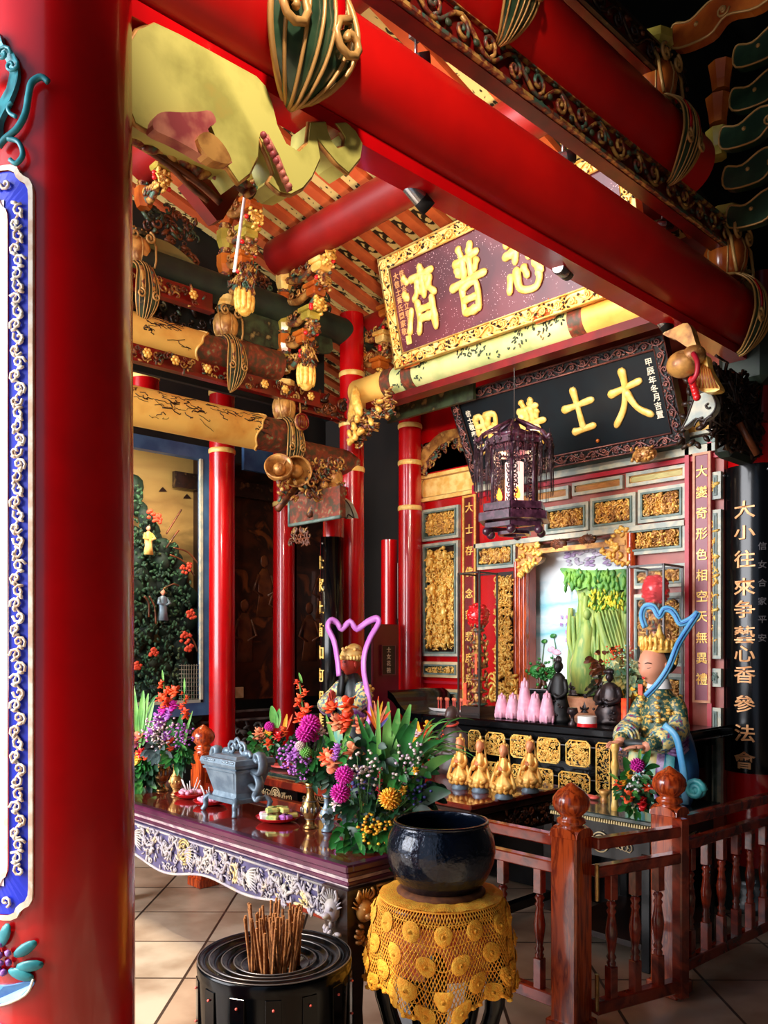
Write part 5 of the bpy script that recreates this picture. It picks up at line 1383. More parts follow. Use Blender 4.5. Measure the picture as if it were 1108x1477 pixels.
# ---------------------------------------------------------------- lantern
c = Wy(742, 700, 4.32)
LAN = thing('palace_lantern', (c.x, c.y, 0), 'dark hexagonal palace lantern with tassels hanging before the black plaque', 'lantern')
lz = lambda py: 1.6+(932-py)*5.39/1200
def hexring(mb, z, r, w, h, a0=PI/6):
    for k in range(6):
        a, a2 = a0+k*PI/3, a0+(k+1)*PI/3
        mb.bar((r*math.cos(a), r*math.sin(a), z), (r*math.cos(a2), r*math.sin(a2), z), w, h)
b = MB(); A0 = R(46.5)+R(15)
hexring(b, lz(650), .13, .02, .02, A0); hexring(b, lz(642), .19, .025, .03, A0); hexring(b, lz(734), .2, .03, .045, A0); hexring(b, lz(748), .23, .035, .05, A0); hexring(b, lz(760), .19, .03, .03, A0); hexring(b, lz(770), .1, .03, .02, A0)
for k in range(6):
    a = A0+k*PI/3
    b.tube([(.15*math.cos(a), .15*math.sin(a), lz(740)), (.15*math.cos(a), .15*math.sin(a), lz(640))], .014, 6)
    b.tube(smoothpts([(.1*math.cos(a), .1*math.sin(a), lz(622)), (.2*math.cos(a), .2*math.sin(a), lz(628)), (.25*math.cos(a), .25*math.sin(a), lz(640)), (.27*math.cos(a), .27*math.sin(a), lz(636))], 4), .014, 6)
    b.ball((.19*math.cos(a), .19*math.sin(a), lz(768)), (.03, .03, .03), 1)
b.loft([(0, 0, lz(628), .12, .12), (0, 0, lz(620), .05, .05), (0, 0, lz(610), .03, .03)], 6)
b.build('frame', 'lantern_wood', LAN)
b = MB(); hexring(b, lz(645), .16, .008, .1, A0+.0); hexring(b, lz(740), .17, .008, .07, A0); b.build('fretwork', 'lantern_wood', LAN)
b = MB(); rn = random.Random(6)
for k in range(6):
    a0, a1 = A0+k*PI/3, A0+(k+1)*PI/3
    for i in range(7):
        t_ = (i+.5)/7; x = .165*(math.cos(a0)*(1-t_)+math.cos(a1)*t_); y = .165*(math.sin(a0)*(1-t_)+math.sin(a1)*t_)
        b.tube([(x+p_[0]*.6, y+p_[0]*.3, lz(648)+p_[2]) for p_ in spiral(0, 0, .018, rn.uniform(0, 6), 1.1, 8)], .004, 4)
        b.tube([(x*1.2+p_[0]*.6, y*1.2+p_[0]*.3, lz(742)+p_[2]) for p_ in spiral(0, 0, .018, rn.uniform(0, 6), 1.1, 8)], .004, 4)
        b.ball((x*1.28, y*1.28, lz(752)), (.012, .012, .008), 0)
b.build('scroll_carving', 'mauve', LAN)
b = MB()
for k in range(6):
    a0, a1 = A0+k*PI/3, A0+(k+1)*PI/3; r_ = .135
    b.add([(r_*math.cos(a0), r_*math.sin(a0), lz(732)), (r_*math.cos(a1), r_*math.sin(a1), lz(732)), (r_*math.cos(a1), r_*math.sin(a1), lz(660)), (r_*math.cos(a0), r_*math.sin(a0), lz(660))], [(0, 1, 2, 3)])
    if k in (3,): break
M['lpane'] = mat('lantern_pane', (60, 46, 50), .3, trans=.0)
pane = b
b = MB(); b.box((0, 0, 0), (.01, .01, .01))
k = 3
def panef(k, mt, nm):
    a0, a1 = A0+k*PI/3, A0+(k+1)*PI/3; r_ = .135; b = MB()
    b.add([(r_*math.cos(a0), r_*math.sin(a0), lz(732)), (r_*math.cos(a1), r_*math.sin(a1), lz(732)), (r_*math.cos(a1), r_*math.sin(a1), lz(662)), (r_*math.cos(a0), r_*math.sin(a0), lz(662))], [(0, 1, 2, 3)])
    b.build(nm, mt, LAN)
DM('pane_bright', (245, 215, 215), .3, emit=(255, 214, 200), es=.9)
for k in range(6): panef(k, 'glass', 'glass_pane')
b = MB(); b.cyl((0, 0, lz(730)), (0, 0, lz(668)), .06, n=20); b.build('paper_shade', 'pane_bright', LAN)
b = MB()
for (x, y) in ((.07, -.06), (-.06, -.08)): b.lathe([(.003, .075), (.014, .05), (.02, .02), (.015, 0)], (x, y, lz(722)), 10)
b.build('electric_candle', 'flame', LAN)
DM('tassel', (70, 44, 56), .5, c2=(36, 22, 30), scale=80)
for k in range(6):
    a = A0+k*PI/3
    for (rr, zt, ln, da) in ((.27, lz(636), .3, 0), (.25, lz(638), .2, .2), (.24, lz(640), .32, .4), (.24, lz(640), .18, .6), (.25, lz(638), .28, .8), (.21, lz(642), .34, .52), (.2, lz(642), .3, .1)):
        b = MB(); x, y = rr*math.cos(a+da), rr*math.sin(a+da)
        b.tube([(x, y, zt+.03), (x, y, zt-.03)], .003, 4); b.ball((x, y, zt-.03), .012, 1)
        for i in range(5): q = i*PI/2.5; b.tube([(x+.006*math.cos(q), y+.006*math.sin(q), zt-.04), (x+.009*math.cos(q), y+.009*math.sin(q), zt-.04-ln)], .0018, 3)
        b.ball((x, y, zt-ln*.5), (.011, .011, .02), 1)
        b.build('tassel', 'tassel', LAN)
b = MB()
for k in range(6):
    a0, a1 = A0+k*PI/3, A0+(k+1)*PI/3
    for i in range(9):
        t_ = (i+.5)/9; x = .2*(math.cos(a0)*(1-t_)+math.cos(a1)*t_); y = .2*(math.sin(a0)*(1-t_)+math.sin(a1)*t_)
        b.tube([(x, y, lz(650)), (x, y, lz(662)-.02*math.sin(i))], .0026, 4); b.ball((x, y, lz(664)), .005, 0)
b.build('bead_fringe', 'tassel', LAN)
b = MB(); rn = random.Random(9)
for k in range(6):
    a = A0+k*PI/3; a2 = a+PI/3
    for s_ in (.14, .86):
        x, y = .15*(math.cos(a)*(1-s_)+math.cos(a2)*s_), .15*(math.sin(a)*(1-s_)+math.sin(a2)*s_)
        for i in range(12): z = lz(736)+(lz(654)-lz(736))*(i+.5)/12; b.tube([(x+p_[0]*math.cos(a+2.1), y+p_[0]*math.sin(a+2.1), z+p_[2]) for p_ in spiral(0, 0, .022, rn.uniform(0, 6), 1.1, 8)], .005, 4)
    b.tube([(.2*math.cos(a), .2*math.sin(a), lz(628)), (.1*math.cos(a), .1*math.sin(a), lz(615)), (.02*math.cos(a), .02*math.sin(a), lz(606))], .012, 5)
b.build('pierced_screen', 'lantern_wood', LAN)
b = MB(); b.tube([(0, 0, lz(612)), (0, 0, 4.3)], .003, 5); b.build('hanging_wire', 'pewter', LAN)
l = bpy.data.lights.new('lantern_light', 'POINT'); l.energy = 4; l.color = (1, .7, .4); l.shadow_soft_size = .05
o = bpy.data.objects.new('lantern_light', l); COL.objects.link(o); o.parent = LAN; o.location = (0, 0, lz(645))

# ---------------------------------------------------------------- glass cases
def case(X, Y, w, z0, h, label):
    t = thing('glass_case', (X, Y, z0), label, 'case')
    b = MB()
    for sx in (-1, 1):
        for sy in (-1, 1): b.box((sx*w/2, sy*w/2, h/2), (.012, .012, h))
    for z in (0.006, h-.006):
        for s in (-1, 1): b.box((0, s*w/2, z), (w, .012, .012)); b.box((s*w/2, 0, z), (.012, w, .012))
    b.build('metal_frame', 'wood_dark', t)
    b = MB()
    for s in (-1, 1):
        b.add([(-w/2, s*w/2, 0), (w/2, s*w/2, 0), (w/2, s*w/2, h), (-w/2, s*w/2, h)], [(0, 1, 2, 3)]); b.add([(s*w/2, -w/2, 0), (s*w/2, w/2, 0), (s*w/2, w/2, h), (s*w/2, -w/2, h)], [(0, 1, 2, 3)])
    b.build('glass_pane', 'glass', t)
    b = MB(); b.box((0, 0, .03), (w-.02, w-.02, .06)); b.build('plinth', 'wood_dark', t)
    return t
hC = Wd(700, 826, 6.1).z-ZA
case(-3.97, 4.72, .2, ZA, hC, 'tall glass case holding a tiered lamp tower, on the left of the altar table')
case(-2.6, 4.8, .24, ZA, 1.0, 'tall glass case with a red ball ornament, behind the blue-ribboned statue')
def tower(X, Y, label, seed, ball=False, h=.8):
    t = thing('lamp_tower', (X, Y, ZA+.06), label, 'ornament'); rn = random.Random(seed)
    b = MB(); n = 7
    for i in range(n):
        z = h*.85*i/n; r_ = .075-.004*i
        b.lathe([(r_*.5, z), (r_, z+.01), (r_, z+.02), (r_*.45, z+.04), (r_*.45, z+h*.85/n)], n=8)
        for k in range(10): a = k*.628; b.ball((math.cos(a)*r_, math.sin(a)*r_, z+.04+rn.uniform(0, .03)), (.01, .01, .02), 0)
    b.build('tiers', 'pewter' if not ball else 'carve_mix', t)
    b = MB()
    for k in range(50): a = rn.uniform(0, 6.28); b.ball((.07*math.cos(a), .07*math.sin(a), rn.uniform(.05, h*.7)), (.012, .012, .018), 0)
    b.build('gilt_beads', 'bronze_gold', t)
    b = MB()
    if ball:
        b.ball((0, 0, h*.9), (.082, .082, .09), 2)
        for k in range(50): a = rn.uniform(0, 6.28); q = rn.uniform(-1.2, 1.2); b.ball((.07*math.cos(a)*math.cos(q), .07*math.sin(a)*math.cos(q), h*.9+.085*math.sin(q)), (.026, .026, .016), 0)
    else:
        b.loft([(0, 0, h*.78, .085, .085), (0, 0, h*.86, .08, .08), (0, 0, h*.93, .05, .05), (0, 0, h*1.02, .012, .012)], 12, fn=lambda a, z: 1+.12*math.sin(a*5))
        b.box((-.06, -.07, h*.45), (.03, .005, h*.6)); b.box((.05, -.075, h*.25), (.02, .005, h*.3))
    b.build('red_ornament', 'plate_red', t)
    b = MB(); b.box((-.06, -.075, h*.12), (.03, .004, h*.22)); b.box((.05, -.08, h*.42), (.02, .004, h*.2)); b.build('orange_streamer', 'orange', t)
tower(-3.97, 4.72, 'tiered silver and red lamp tower inside the left glass case', 1, True, h=.74)
tower(-2.6, 4.8, 'tiered lamp tower topped by a red ball inside the right glass case', 2, True, h=.88)
# ================================================================ wooden railing
ONION = [(.05, 0), (.062, .008), (.062, .02), (.045, .03), (.06, .042), (.058, .056), (.042, .066), (.05, .075), (.07, .095), (.078, .12), (.074, .145), (.056, .17), (.03, .188), (.01, .202), (.002, .206)]
def newel(X, Y, label, h=.82, w=.125, rz=0):
    t = thing('newel_post', (X, Y, 0), label, 'post', rz=rz)
    b = MB(); b.box((0, 0, h/2), (w, w, h), ch=.008)
    for q in range(4):      # arched shoulders
        b.T = Matrix.Rotation(q*PI/2, 4, 'Z'); n = 8
        pl = [(-w/2, h-.005)]+[(-math.cos(PI*i/n)*w/2, h+math.sin(PI*i/n)*.035) for i in range(1, n)]+[(w/2, h-.005)]
        b.prism(pl, -w/2-.004, -w/2+.02)
    b.T = None; b.box((0, 0, .03), (w+.03, w+.03, .06), ch=.006)
    b.build('shaft', 'wood_red', t)
    b = MB(); b.lathe(ONION, (0, 0, h+.01), 32, cap=False); b.build('finial', 'wood_red', t)
    return t
n1 = newel(-1.968, 2.938, 'polished red-brown newel post with onion finial at the gate hinges, nearest post')
newel(-1.885, 3.61, 'red-brown newel post with onion finial behind the free end of the open gate', h=.83)
newel(-4.88, 2.96, 'red-brown newel post with onion finial far left, behind the vases on the offering table', h=.86)
newel(-4.86, 4.7, 'short red-brown post at the rear of the left railing', h=.8) if 0 else None
BAL = [(.017, 0), (.02, .02), (.014, .03), (.021, .045), (.014, .06), (.019, .09), (.024, .13), (.026, .16), (.02, .2), (.015, .235), (.021, .25), (.013, .262), (.022, .28), (.014, .295)]
def rail_run(name, a, c, label, nb, zt=.81, second=.695, bot=.14, stile=False, hinge=False, cat='railing'):
    a, c = Vector((a[0], a[1], 0)), Vector((c[0], c[1], 0)); L = (c-a).length; rz = math.atan2(c.y-a.y, c.x-a.x)
    t = thing(name, a, label, cat, rz=rz)
    for z, th in ((zt-.024, .048), (second-.024, .048), (bot-.03, .055)):
        b = MB(); b.box((L/2, 0, z), (L, .05, th), ch=.005); b.build('rail', 'wood_red2', t)
    z0 = bot; z1 = second-.048
    for i in range(nb):
        x = L*(i+.5)/nb if not stile else L*(i+.7)/(nb+.9); H = z1-z0
        b = MB(); b.box((x, 0, z0+.06), (.04, .04, .13), ch=.003); b.box((x, 0, z1-.05), (.04, .04, .11), ch=.003)
        k = (H-.23)/.295; b.lathe([(r_, z0+.12+z*k) for r_, z in BAL], (x, 0, 0), 14); b.build('baluster', 'wood_red2', t)
    if stile:
        b = MB(); b.box((L-.025, 0, (zt+.03+.05)/2), (.055, .055, zt-.02), ch=.006); b.build('stile', 'wood_red2', t)
    if hinge:
        for z in (.62, .17):
            b = MB(); b.cyl((-.012, -.03, z-.06), (-.012, -.03, z+.09), .009, n=12); b.build('hinge', 'brass', t)
    return t
rail_run('gate', (-1.892, 2.99), (-1.755, 3.5), 'small baluster gate standing slightly open between the two newel posts on the right', 3, stile=True, hinge=True, cat='gate')
rail_run('railing', (-1.86, 3.68), (-1.80, 5.05), 'turned-baluster railing running right from the gate to the black couplet column', 9)
rail_run('railing', (-2.03, 2.94), (-4.82, 2.96), 'long baluster railing behind the offering table and the black iron bowl', 14)
rail_run('railing', (-4.88, 3.03), (-4.9, 4.0), 'short side railing behind the red-brown post at far left', 4)

# ================================================================ offering table
TX0, TX1, TY0, TY1, TZ = -5.0, -2.28, 1.98, 2.47, .8
T = thing('offering_table', ((TX0+TX1)/2, (TY0+TY1)/2, 0), 'long purple-red lacquered offering table with silvery dragon-carved apron', 'table')
hx, hy = (TX1-TX0)/2, (TY1-TY0)/2
b = MB(); b.box((0, 0, TZ-.012), (2*hx-.07, 2*hy-.07, .02)); b.build('top_panel', 'table_top', T)
b = MB()
for s in (-1, 1): b.box((0, s*(hy-.02), TZ-.014), (2*hx, .045, .03), ch=.006); b.box((s*(hx-.02), 0, TZ-.014), (.045, 2*hy-.05, .029), ch=.006)
for (z, q, h_) in ((TZ-.04, .012, .022), (TZ-.074, .02, .02)): b.box((0, 0, z), (2*hx-2*q, 2*hy-2*q, h_), ch=.005)
b.build('edge_moulding', 'table_side', T)
b = MB()
for (z, q) in ((TZ-.055, .016), (TZ-.062, .022), (TZ-.088, .028)): b.box((0, 0, z), (2*hx-2*q, 2*hy-2*q, .007))
b.build('silver_line', 'table_trim', T)
# apron front with wavy lower edge
def zb(u):  # u 0..1 along the apron
    return .575-.05*math.sin(PI*min(1, u*1.15))**2+.018*math.sin(u*22)
def apron(L, name, mt, par, loc_, rz, wav=True, rel='apron_relief', seed=3, dens=1.0, zf=zb):
    n = 60; top = .705; pl = [(L*i/n-L/2, zf(i/n)) for i in range(n+1)]+[(L/2, top), (-L/2, top)]
    b = MB(); b.prism(pl, -.014, .014); o = b.build(name, mt, par); o.location = loc_; o.rotation_euler = (0, 0, rz)
    b = MB(); b.tube([(x, -.016, z) for x, z in pl[:n+1]], .007, 5); b.tube([(-L/2, -.016, top-.008), (L/2, -.016, top-.008)], .006, 5)
    rn = random.Random(seed)
    # undulating dragon bodies with scales, flames and mane
    nd = max(1, int(L/.5))
    for d in range(nd):
        x0 = -L/2+L*(d+.08)/nd; x1 = -L/2+L*(d+.86)/nd; pts = []
        for i in range(28):
            u = i/27; pts.append((x0+(x1-x0)*u, -.022, .64+.028*math.sin(u*15+d)+.008*math.sin(u*40)))
        b.tube(smoothpts(pts, 2), [.0085*(1-.5*abs(i/54-.4)) for i in range(55)], 6)
        for i in range(70):
            p = pts[rn.randrange(28)]; a = rn.uniform(0, 3.14)
            b.ball((p[0]+rn.uniform(-.02, .02), -.026, p[2]+rn.choice((-1, 1))*rn.uniform(.012, .032)), (.02, .006, .006), 0, rot=Matrix.Rotation(a, 3, 'Y'))
        for k in range(8): hx_ = x1+.02; b.tube(smoothpts([(hx_, -.02, .64), (hx_+.035, -.026, .64+.02*(k-4)*.5), (hx_+.075, -.022, .635+.0125*(k-4)*1.2)], 3), [.008, .007, .006, .006, .005, .004, .003], 4)
    for i in range(int(L*170*dens)):
        x = rn.uniform(-L/2+.01, L/2-.01); u = (x+L/2)/L; z = rn.uniform(zf(u)+.015, top-.015)
        if rn.random() < .35: b.tube([(x+p_[0], -.02, z+p_[2]) for p_ in spiral(0, 0, .02, rn.uniform(0, 6), 1.1, 8)], .0035, 4)
        else: b.ball((x, -.018, z), (.018, .006, .005), 0, rot=Matrix.Rotation(rn.uniform(0, 3), 3, 'Y'))
    o = b.build('dragon_relief', rel, par); o.location = loc_; o.rotation_euler = (0, 0, rz)
apron(2*hx-.2, 'apron', 'apron', T, (0, -hy+.03, 0), 0)
apron(2*hy-.2, 'apron', 'wood_dark', T, (hx-.03, 0, 0), PI/2, rel='bronze_gold', seed=8)
DM('medal', (214, 190, 120), .4, c2=(120, 100, 70), scale=40)
b = MB()
for x in (-.62, .2):
    for rr in (.058, .045): b.tube([(x+rr*math.cos(a*PI/10), -hy+.006, .645+rr*math.sin(a*PI/10)) for a in range(20)], .005, 5, closed=True)
    rn = random.Random(3)
    for k in range(30): a = rn.uniform(0, 6.28); q = rn.random()**.5*.04; b.ball((x+q*math.cos(a), -hy+.005, .645+q*math.sin(a)), (.01, .008, .006), 0)
b.build('round_medallion', 'medal', T)
def tleg(sx, sy):
    b = MB(); x, y = sx*(hx-.07), sy*(hy-.07)
    pr = [(.072, .71), (.075, .66), (.066, .58), (.05, .5), (.04, .38), (.036, .25), (.04, .14), (.055, .08), (.062, .04), (.055, 0)]
    vs = []; n = len(pr)
    for w, z in pr:
        ox = sx*(.072-w)*.4; oy = sy*(.072-w)*.4
        vs += [(x+ox-w, y+oy-w, z), (x+ox+w, y+oy-w, z), (x+ox+w, y+oy+w, z), (x+ox-w, y+oy+w, z)]
    fs = [(j*4+i, j*4+(i+1) % 4, (j+1)*4+(i+1) % 4, (j+1)*4+i) for j in range(n-1) for i in range(4)]+[(0, 3, 2, 1), (4*n-4, 4*n-3, 4*n-2, 4*n-1)]
    b.add(vs, fs); lg = b.build('leg', 'table_side' if sx < 0 else 'wood_dark', T)
    for (rot, mt) in ((0, 'apron_relief' if sx*sy < 0 else 'wood_dark'), (PI/2, 'bronze_gold')):
        b = MB(); rn = random.Random(int(sx*3+sy*5+rot*7)+40)
        b.ball((0, -.01, .03), (.035, .03, .045), 1); b.ball((0, -.035, .015), (.018, .02, .015), 1)
        for s in (-1, 1): b.ball((s*.018, -.035, .042), .008, 1); b.tube(smoothpts([(s*.02, -.01, .065), (s*.04, -.02, .085), (s*.03, -.02, .11)], 3), .006, 5)
        for k in range(12): a = -1.3+k*.236; b.tube([(math.sin(a)*.035, -.01, .03+math.cos(a)*.045), (math.sin(a)*.065, -.016, .035+math.cos(a)*.075)], [.006, .002], 4)
        for k in range(10): b.ball((rn.uniform(-.04, .04), -.012, rn.uniform(-.1, -.02)), (.018, .012, .009), 0, rot=Matrix.Rotation(rn.uniform(0, 3), 3, 'Y'))
        o = b.build('beast_mask', mt, lg); 
        if rot == 0: o.location = (x, y-.074 if sy < 0 else y+.0, .6)
        else: o.location = (x+.074 if sx > 0 else x, y, .6)
        o.rotation_euler = (0, 0, rot)
        if sy > 0 and rot == 0: break
    return lg
for sx in (-1, 1):
    for sy in (-1, 1): tleg(sx, sy)
b = MB(); b.box((-.3, .1, .5), (.8, .02, .1)); b.build('inner_apron', 'wood_red2', T)

# ---------------------------------------------------------------- censer
def face_frame(t): pass
c = Wz(338, 1168, TZ); CEN = thing('censer', (-3.43, 2.27, TZ), 'blue-grey metal rectangular incense burner with scroll handles on the offering table', 'censer', rz=R(0))
b = MB()
def brect(mb, z0, z1, a0, b0, a1, b1): mb.add([(-a0, -b0, z0), (a0, -b0, z0), (a0, b0, z0), (-a0, b0, z0), (-a1, -b1, z1), (a1, -b1, z1), (a1, b1, z1), (-a1, b1, z1)], [(0, 3, 2, 1), (4, 5, 6, 7), (0, 1, 5, 4), (1, 2, 6, 5), (2, 3, 7, 6), (3, 0, 4, 7)])
brect(b, .055, .075, .125, .095, .125, .095); brect(b, .075, .1, .105, .078, .098, .07); brect(b, .1, .225, .1, .072, .14, .1)
brect(b, .12, .2, .09, .079, .115, .098); brect(b, .205, .216, .142, .104, .144, .106); brect(b, .225, .24, .148, .11, .154, .114)
b.build('body', 'gray_blue', CEN)
b = MB(); brect(b, .24, .262, .156, .116, .15, .11)
for k in range(26):
    rn = random.Random(k); b.ball((rn.uniform(-.14, .14), rn.choice((-.112, .112)), .252), (.016, .006, .008), 0)
b.build('rim', 'gray_blue', CEN)
for sx in (-1, 1):
    for sy in (-1, 1):
        b = MB(); b.tube(smoothpts([(sx*.11, sy*.08, .075), (sx*.13, sy*.1, .055), (sx*.128, sy*.098, .025), (sx*.14, sy*.108, 0)], 4), [.013]*13, 7)
        b.tube([(sx*.13+p_[0]*.7, sy*.1+p_[0]*.3, .045+p_[2]) for p_ in spiral(0, 0, .02, 0, 1.1, 8)], .005, 4); b.build('foot', 'gray_blue', CEN)
for sx in (-1, 1):
    b = MB()
    b.tube(smoothpts([(sx*.14, 0, .21), (sx*.19, 0, .2), (sx*.215, 0, .235), (sx*.2, 0, .285), (sx*.175, 0, .29), (sx*.17, 0, .265), (sx*.19, 0, .255)], 4), .012, 6, flat=2.2, up=(0, 1, 0))
    b.tube(smoothpts([(sx*.12, 0, .14), (sx*.17, 0, .12), (sx*.19, 0, .15), (sx*.17, 0, .185), (sx*.14, 0, .2)], 4), .011, 6, flat=2.2, up=(0, 1, 0))
    b.tube(smoothpts([(sx*.17, 0, .12), (sx*.15, 0, .09), (sx*.17, 0, .07), (sx*.19, 0, .09)], 4), .009, 6, flat=2.2, up=(0, 1, 0))
    b.build('handle', 'gray_blue', CEN)
b = MB()
for sx in (-1, 1):
    b.tube([(sx*.045+p_[0], 0, .3+p_[2]) for p_ in spiral(0, 0, .04, PI if sx > 0 else 0, 1.3, 14, 0, -sx)], .009, 6)
    b.tube(smoothpts([(sx*.06, 0, .275), (sx*.1, 0, .29), (sx*.12, 0, .27)], 4), .012, 6)
    b.ball((sx*.085, 0, .285), (.03, .02, .018), 1)
b.tube(smoothpts([(-.035, 0, .31), (0, 0, .35), (.035, 0, .31)], 6), .009, 6)
brect(b, .262, .275, .12, .085, .1, .07); b.build('lid', 'gray_blue', CEN)

# ---------------------------------------------------------------- vases & flowers
def vase(loc_, h, label, mt='brass', g=None):
    t = thing('vase', loc_, label, 'vase', g)
    b = MB(); k = h; b.lathe([(.16*k, 0), (.17*k, .03*k), (.12*k, .07*k), (.09*k, .14*k), (.13*k, .22*k), (.2*k, .36*k), (.21*k, .46*k), (.17*k, .58*k), (.1*k, .68*k), (.085*k, .8*k), (.1*k, .92*k), (.15*k, 1.0*k), (.13*k, .995*k), (.07*k, .85*k)], n=28, cap=False); b.build('body', mt, t)
    b = MB(); rn = random.Random(1)
    for i in range(12): a = i*PI/6; b.ball((.2*k*math.cos(a), .2*k*math.sin(a), .42*k), (.03*k, .03*k, .07*k), 1)
    for z in (.21, .6, .9): b.tube([((.12 if z < .3 else .165 if z < .7 else .1)*k*math.cos(a*PI/8), (.12 if z < .3 else .165 if z < .7 else .1)*k*math.sin(a*PI/8), z*k) for a in range(16)], .012*k, 5, closed=True)
    b.build('embossed_band', 'pewter' if mt == 'brass' else 'brass', t)
    return t
def blade(mb, p, q, w, bend=.3, n=7, fold=.25, up=(0, 0, 1)):
    """leaf blade from p to q, arching"""
    p, q = Vector(p), Vector(q); d = q-p; L = d.length; side = d.cross(Vector((RT[1], -RT[0], .3))); 
    view = Vector((-FW[0], -FW[1], .2)); side = d.cross(view)
    if side.length < 1e-5: side = Vector((1, 0, 0))
    side.normalize(); nrm = side.cross(d).normalized(); P = []
    for i in range(n+1):
        t_ = i/n; c_ = p+d*t_+Vector((0, 0, 1))*math.sin(t_*PI)*bend*L*.35; ww = w*math.sin(PI*(t_*.86+.1))**.8
        P.append([c_-side*ww+nrm*ww*fold, c_, c_+side*ww+nrm*ww*fold])
    mb.grid(P)
def mum(mb, c, r, seed=0, n=90, flat=.95):
    rn = random.Random(seed); mb.ball(c, (r*.62, r*.62, r*.55), 1); c = Vector(c)
    for k in range(n):
        z = 1-2*(k+.5)/n; a = k*2.4; rr = math.sqrt(max(0, 1-z*z)); d = Vector((rr*math.cos(a), rr*math.sin(a), z*flat))
        q = d.to_track_quat('X', 'Z').to_matrix(); mb.ball(c+d*r*.68, (r*.34, r*.13, r*.09), 0, rot=q)
def ruffle(mb, c, r, seed=0, n=9):
    """open ruffled bloom: overlapping cupped petals"""
    rn = random.Random(seed); c = Vector(c); ax = Vector((-FW[0]+rn.uniform(-.6, .6), -FW[1]+rn.uniform(-.6, .6), rn.uniform(-.1, .7))).normalized(); q0 = ax.to_track_quat('Z', 'X').to_matrix()
    for k in range(n):
        a = k*2*PI/n*1.62; lay = .55 if k < n*.45 else 1.0
        d = q0 @ Vector((math.cos(a)*lay*.62, math.sin(a)*lay*.62, .25 if lay < 1 else 0))
        q = (q0 @ Vector((math.cos(a), math.sin(a), .45))).to_track_quat('X', 'Z').to_matrix()
        mb.ball(c+d*r, (r*.5, r*.4, r*.12), 1, rot=q)
def spike(mb, p, q, r, n=9, seed=0):
    p, q = Vector(p), Vector(q)
    for i in range(n):
        t_ = i/(n-1); ruffle(mb, p.lerp(q, t_)+Vector((math.sin(i*2.1)*r*.4, math.cos(i*1.7)*r*.4, 0)), r*(1-.6*t_), seed+i, 6)
def arrangement(label, base, items, name='flower_arrangement', group=None):
    """items: list of (kind, material, ...) positions in world coordinates"""
    t = thing(name, base, label, 'flowers', group); o0 = Vector(base); by = {}
    def mb(k, m):
        if (k, m) not in by: by[(k, m)] = MB(); by[(k, m)].T = Matrix.Translation(-o0)
        return by[(k, m)]
    for it in items:
        k, m = it[0], it[1]
        if k == 'blade': blade(mb('leaf', m), it[2], it[3], it[4], it[5] if len(it) > 5 else .3)
        elif k == 'stem': mb('stem', m).tube(smoothpts([o0+Vector((0, 0, .02)), (o0+Vector(it[2]))/2+Vector((0, 0, .03)), it[2]], 3), .003, 4)
        elif k == 'mum': mum(mb('blossom', m), it[2], it[3], it[4])
        elif k == 'ruf': ruffle(mb('blossom', m), it[2], it[3], it[4])
        elif k == 'spike': spike(mb('flower_spike', m), it[2], it[3], it[4], it[5], it[6]); mb('stem', 'stem').tube([o0+Vector((0, 0, .02)), it[2], it[3]], .004, 5)
        elif k == 'spray':
            rn = random.Random(it[5]); c = Vector(it[2]); B = mb('small_blossom', m)
            for i in range(it[4]):
                d = Vector((rn.gauss(0, 1), rn.gauss(0, 1), rn.gauss(0, 1))); d = d.normalized()*it[3]*rn.random()**.5; B.ball(c+d, (.008, .008, .006), 0)
                if i % 3 == 0: mb('stem', 'stem').tube([o0+Vector((0, 0, .03)), c+d], .0015, 3)
        elif k == 'bush':
            rn = random.Random(it[5]); c = Vector(it[2]); B = mb('foliage', m)
            for i in range(it[4]):
                d = Vector((rn.gauss(0, 1), rn.gauss(0, 1), rn.gauss(0, .8))); d = d.normalized()*it[3]*(.45+.55*rn.random())
                e = c+d; f = e+Vector((d.x, d.y, d.z*.5)).normalized()*it[6]+Vector((rn.uniform(-.01, .01), rn.uniform(-.01, .01), -it[6]*.35)); blade(B, e, f, it[6]*.3, .3, 4)
    for (k, m), B in by.items(): B.build(k, m, t)
    return t
LV, LL, LD = 'leaf', 'leaf_light', 'leaf_dark'
# big arrangement right end of the table
B0 = (-2.44, 2.2, TZ); dA = 3.26
W = lambda a, c, dd=0: Wd(a, c, dA+dd)
it = []
rn = random.Random(10)
for (a, c, a2, c2, w, bd) in ((556, 1130, 560, 1012, .016, .1), (562, 1135, 592, 1016, .02, .1), (566, 1130, 601, 1036, .022, .2), (560, 1130, 575, 1022, .02, 0), (550, 1130, 528, 1040, .018, .1), (575, 1130, 610, 1060, .02, .2), (545, 1140, 500, 1062, .018, .2), (540, 1135, 535, 1055, .02, .1),
                              (555, 1140, 515, 1030, .012, 0), (548, 1130, 545, 1010, .008, 0), (580, 1120, 640, 1068, .014, .5), (572, 1110, 586, 1044, .03, .1), (566, 1112, 560, 1050, .03, 0), (548, 1112, 540, 1062, .028, 0), (590, 1140, 655, 1090, .018, .4), (585, 1150, 634, 1108, .014, .4)):
    it.append(('blade', LL if rn.random() < .6 else LV, W(a, c, rn.uniform(-.03, .05)), W(a2, c2, rn.uniform(-.06, .08)), w*1.15, bd))
for k in range(26):
    it.append(('blade', LL, W(600+rn.uniform(-10, 10), 1105, .05), W(650+rn.uniform(-25, 42), 1036+rn.uniform(0, 60), rn.uniform(-.05, .2)), .0035, .7))
it += [('blade', LD, W(600, 1165, -.05), W(650, 1142, -.12), .03, .4), ('blade', LD, W(595, 1170, -.05), W(628, 1180, -.12), .022, .4)]
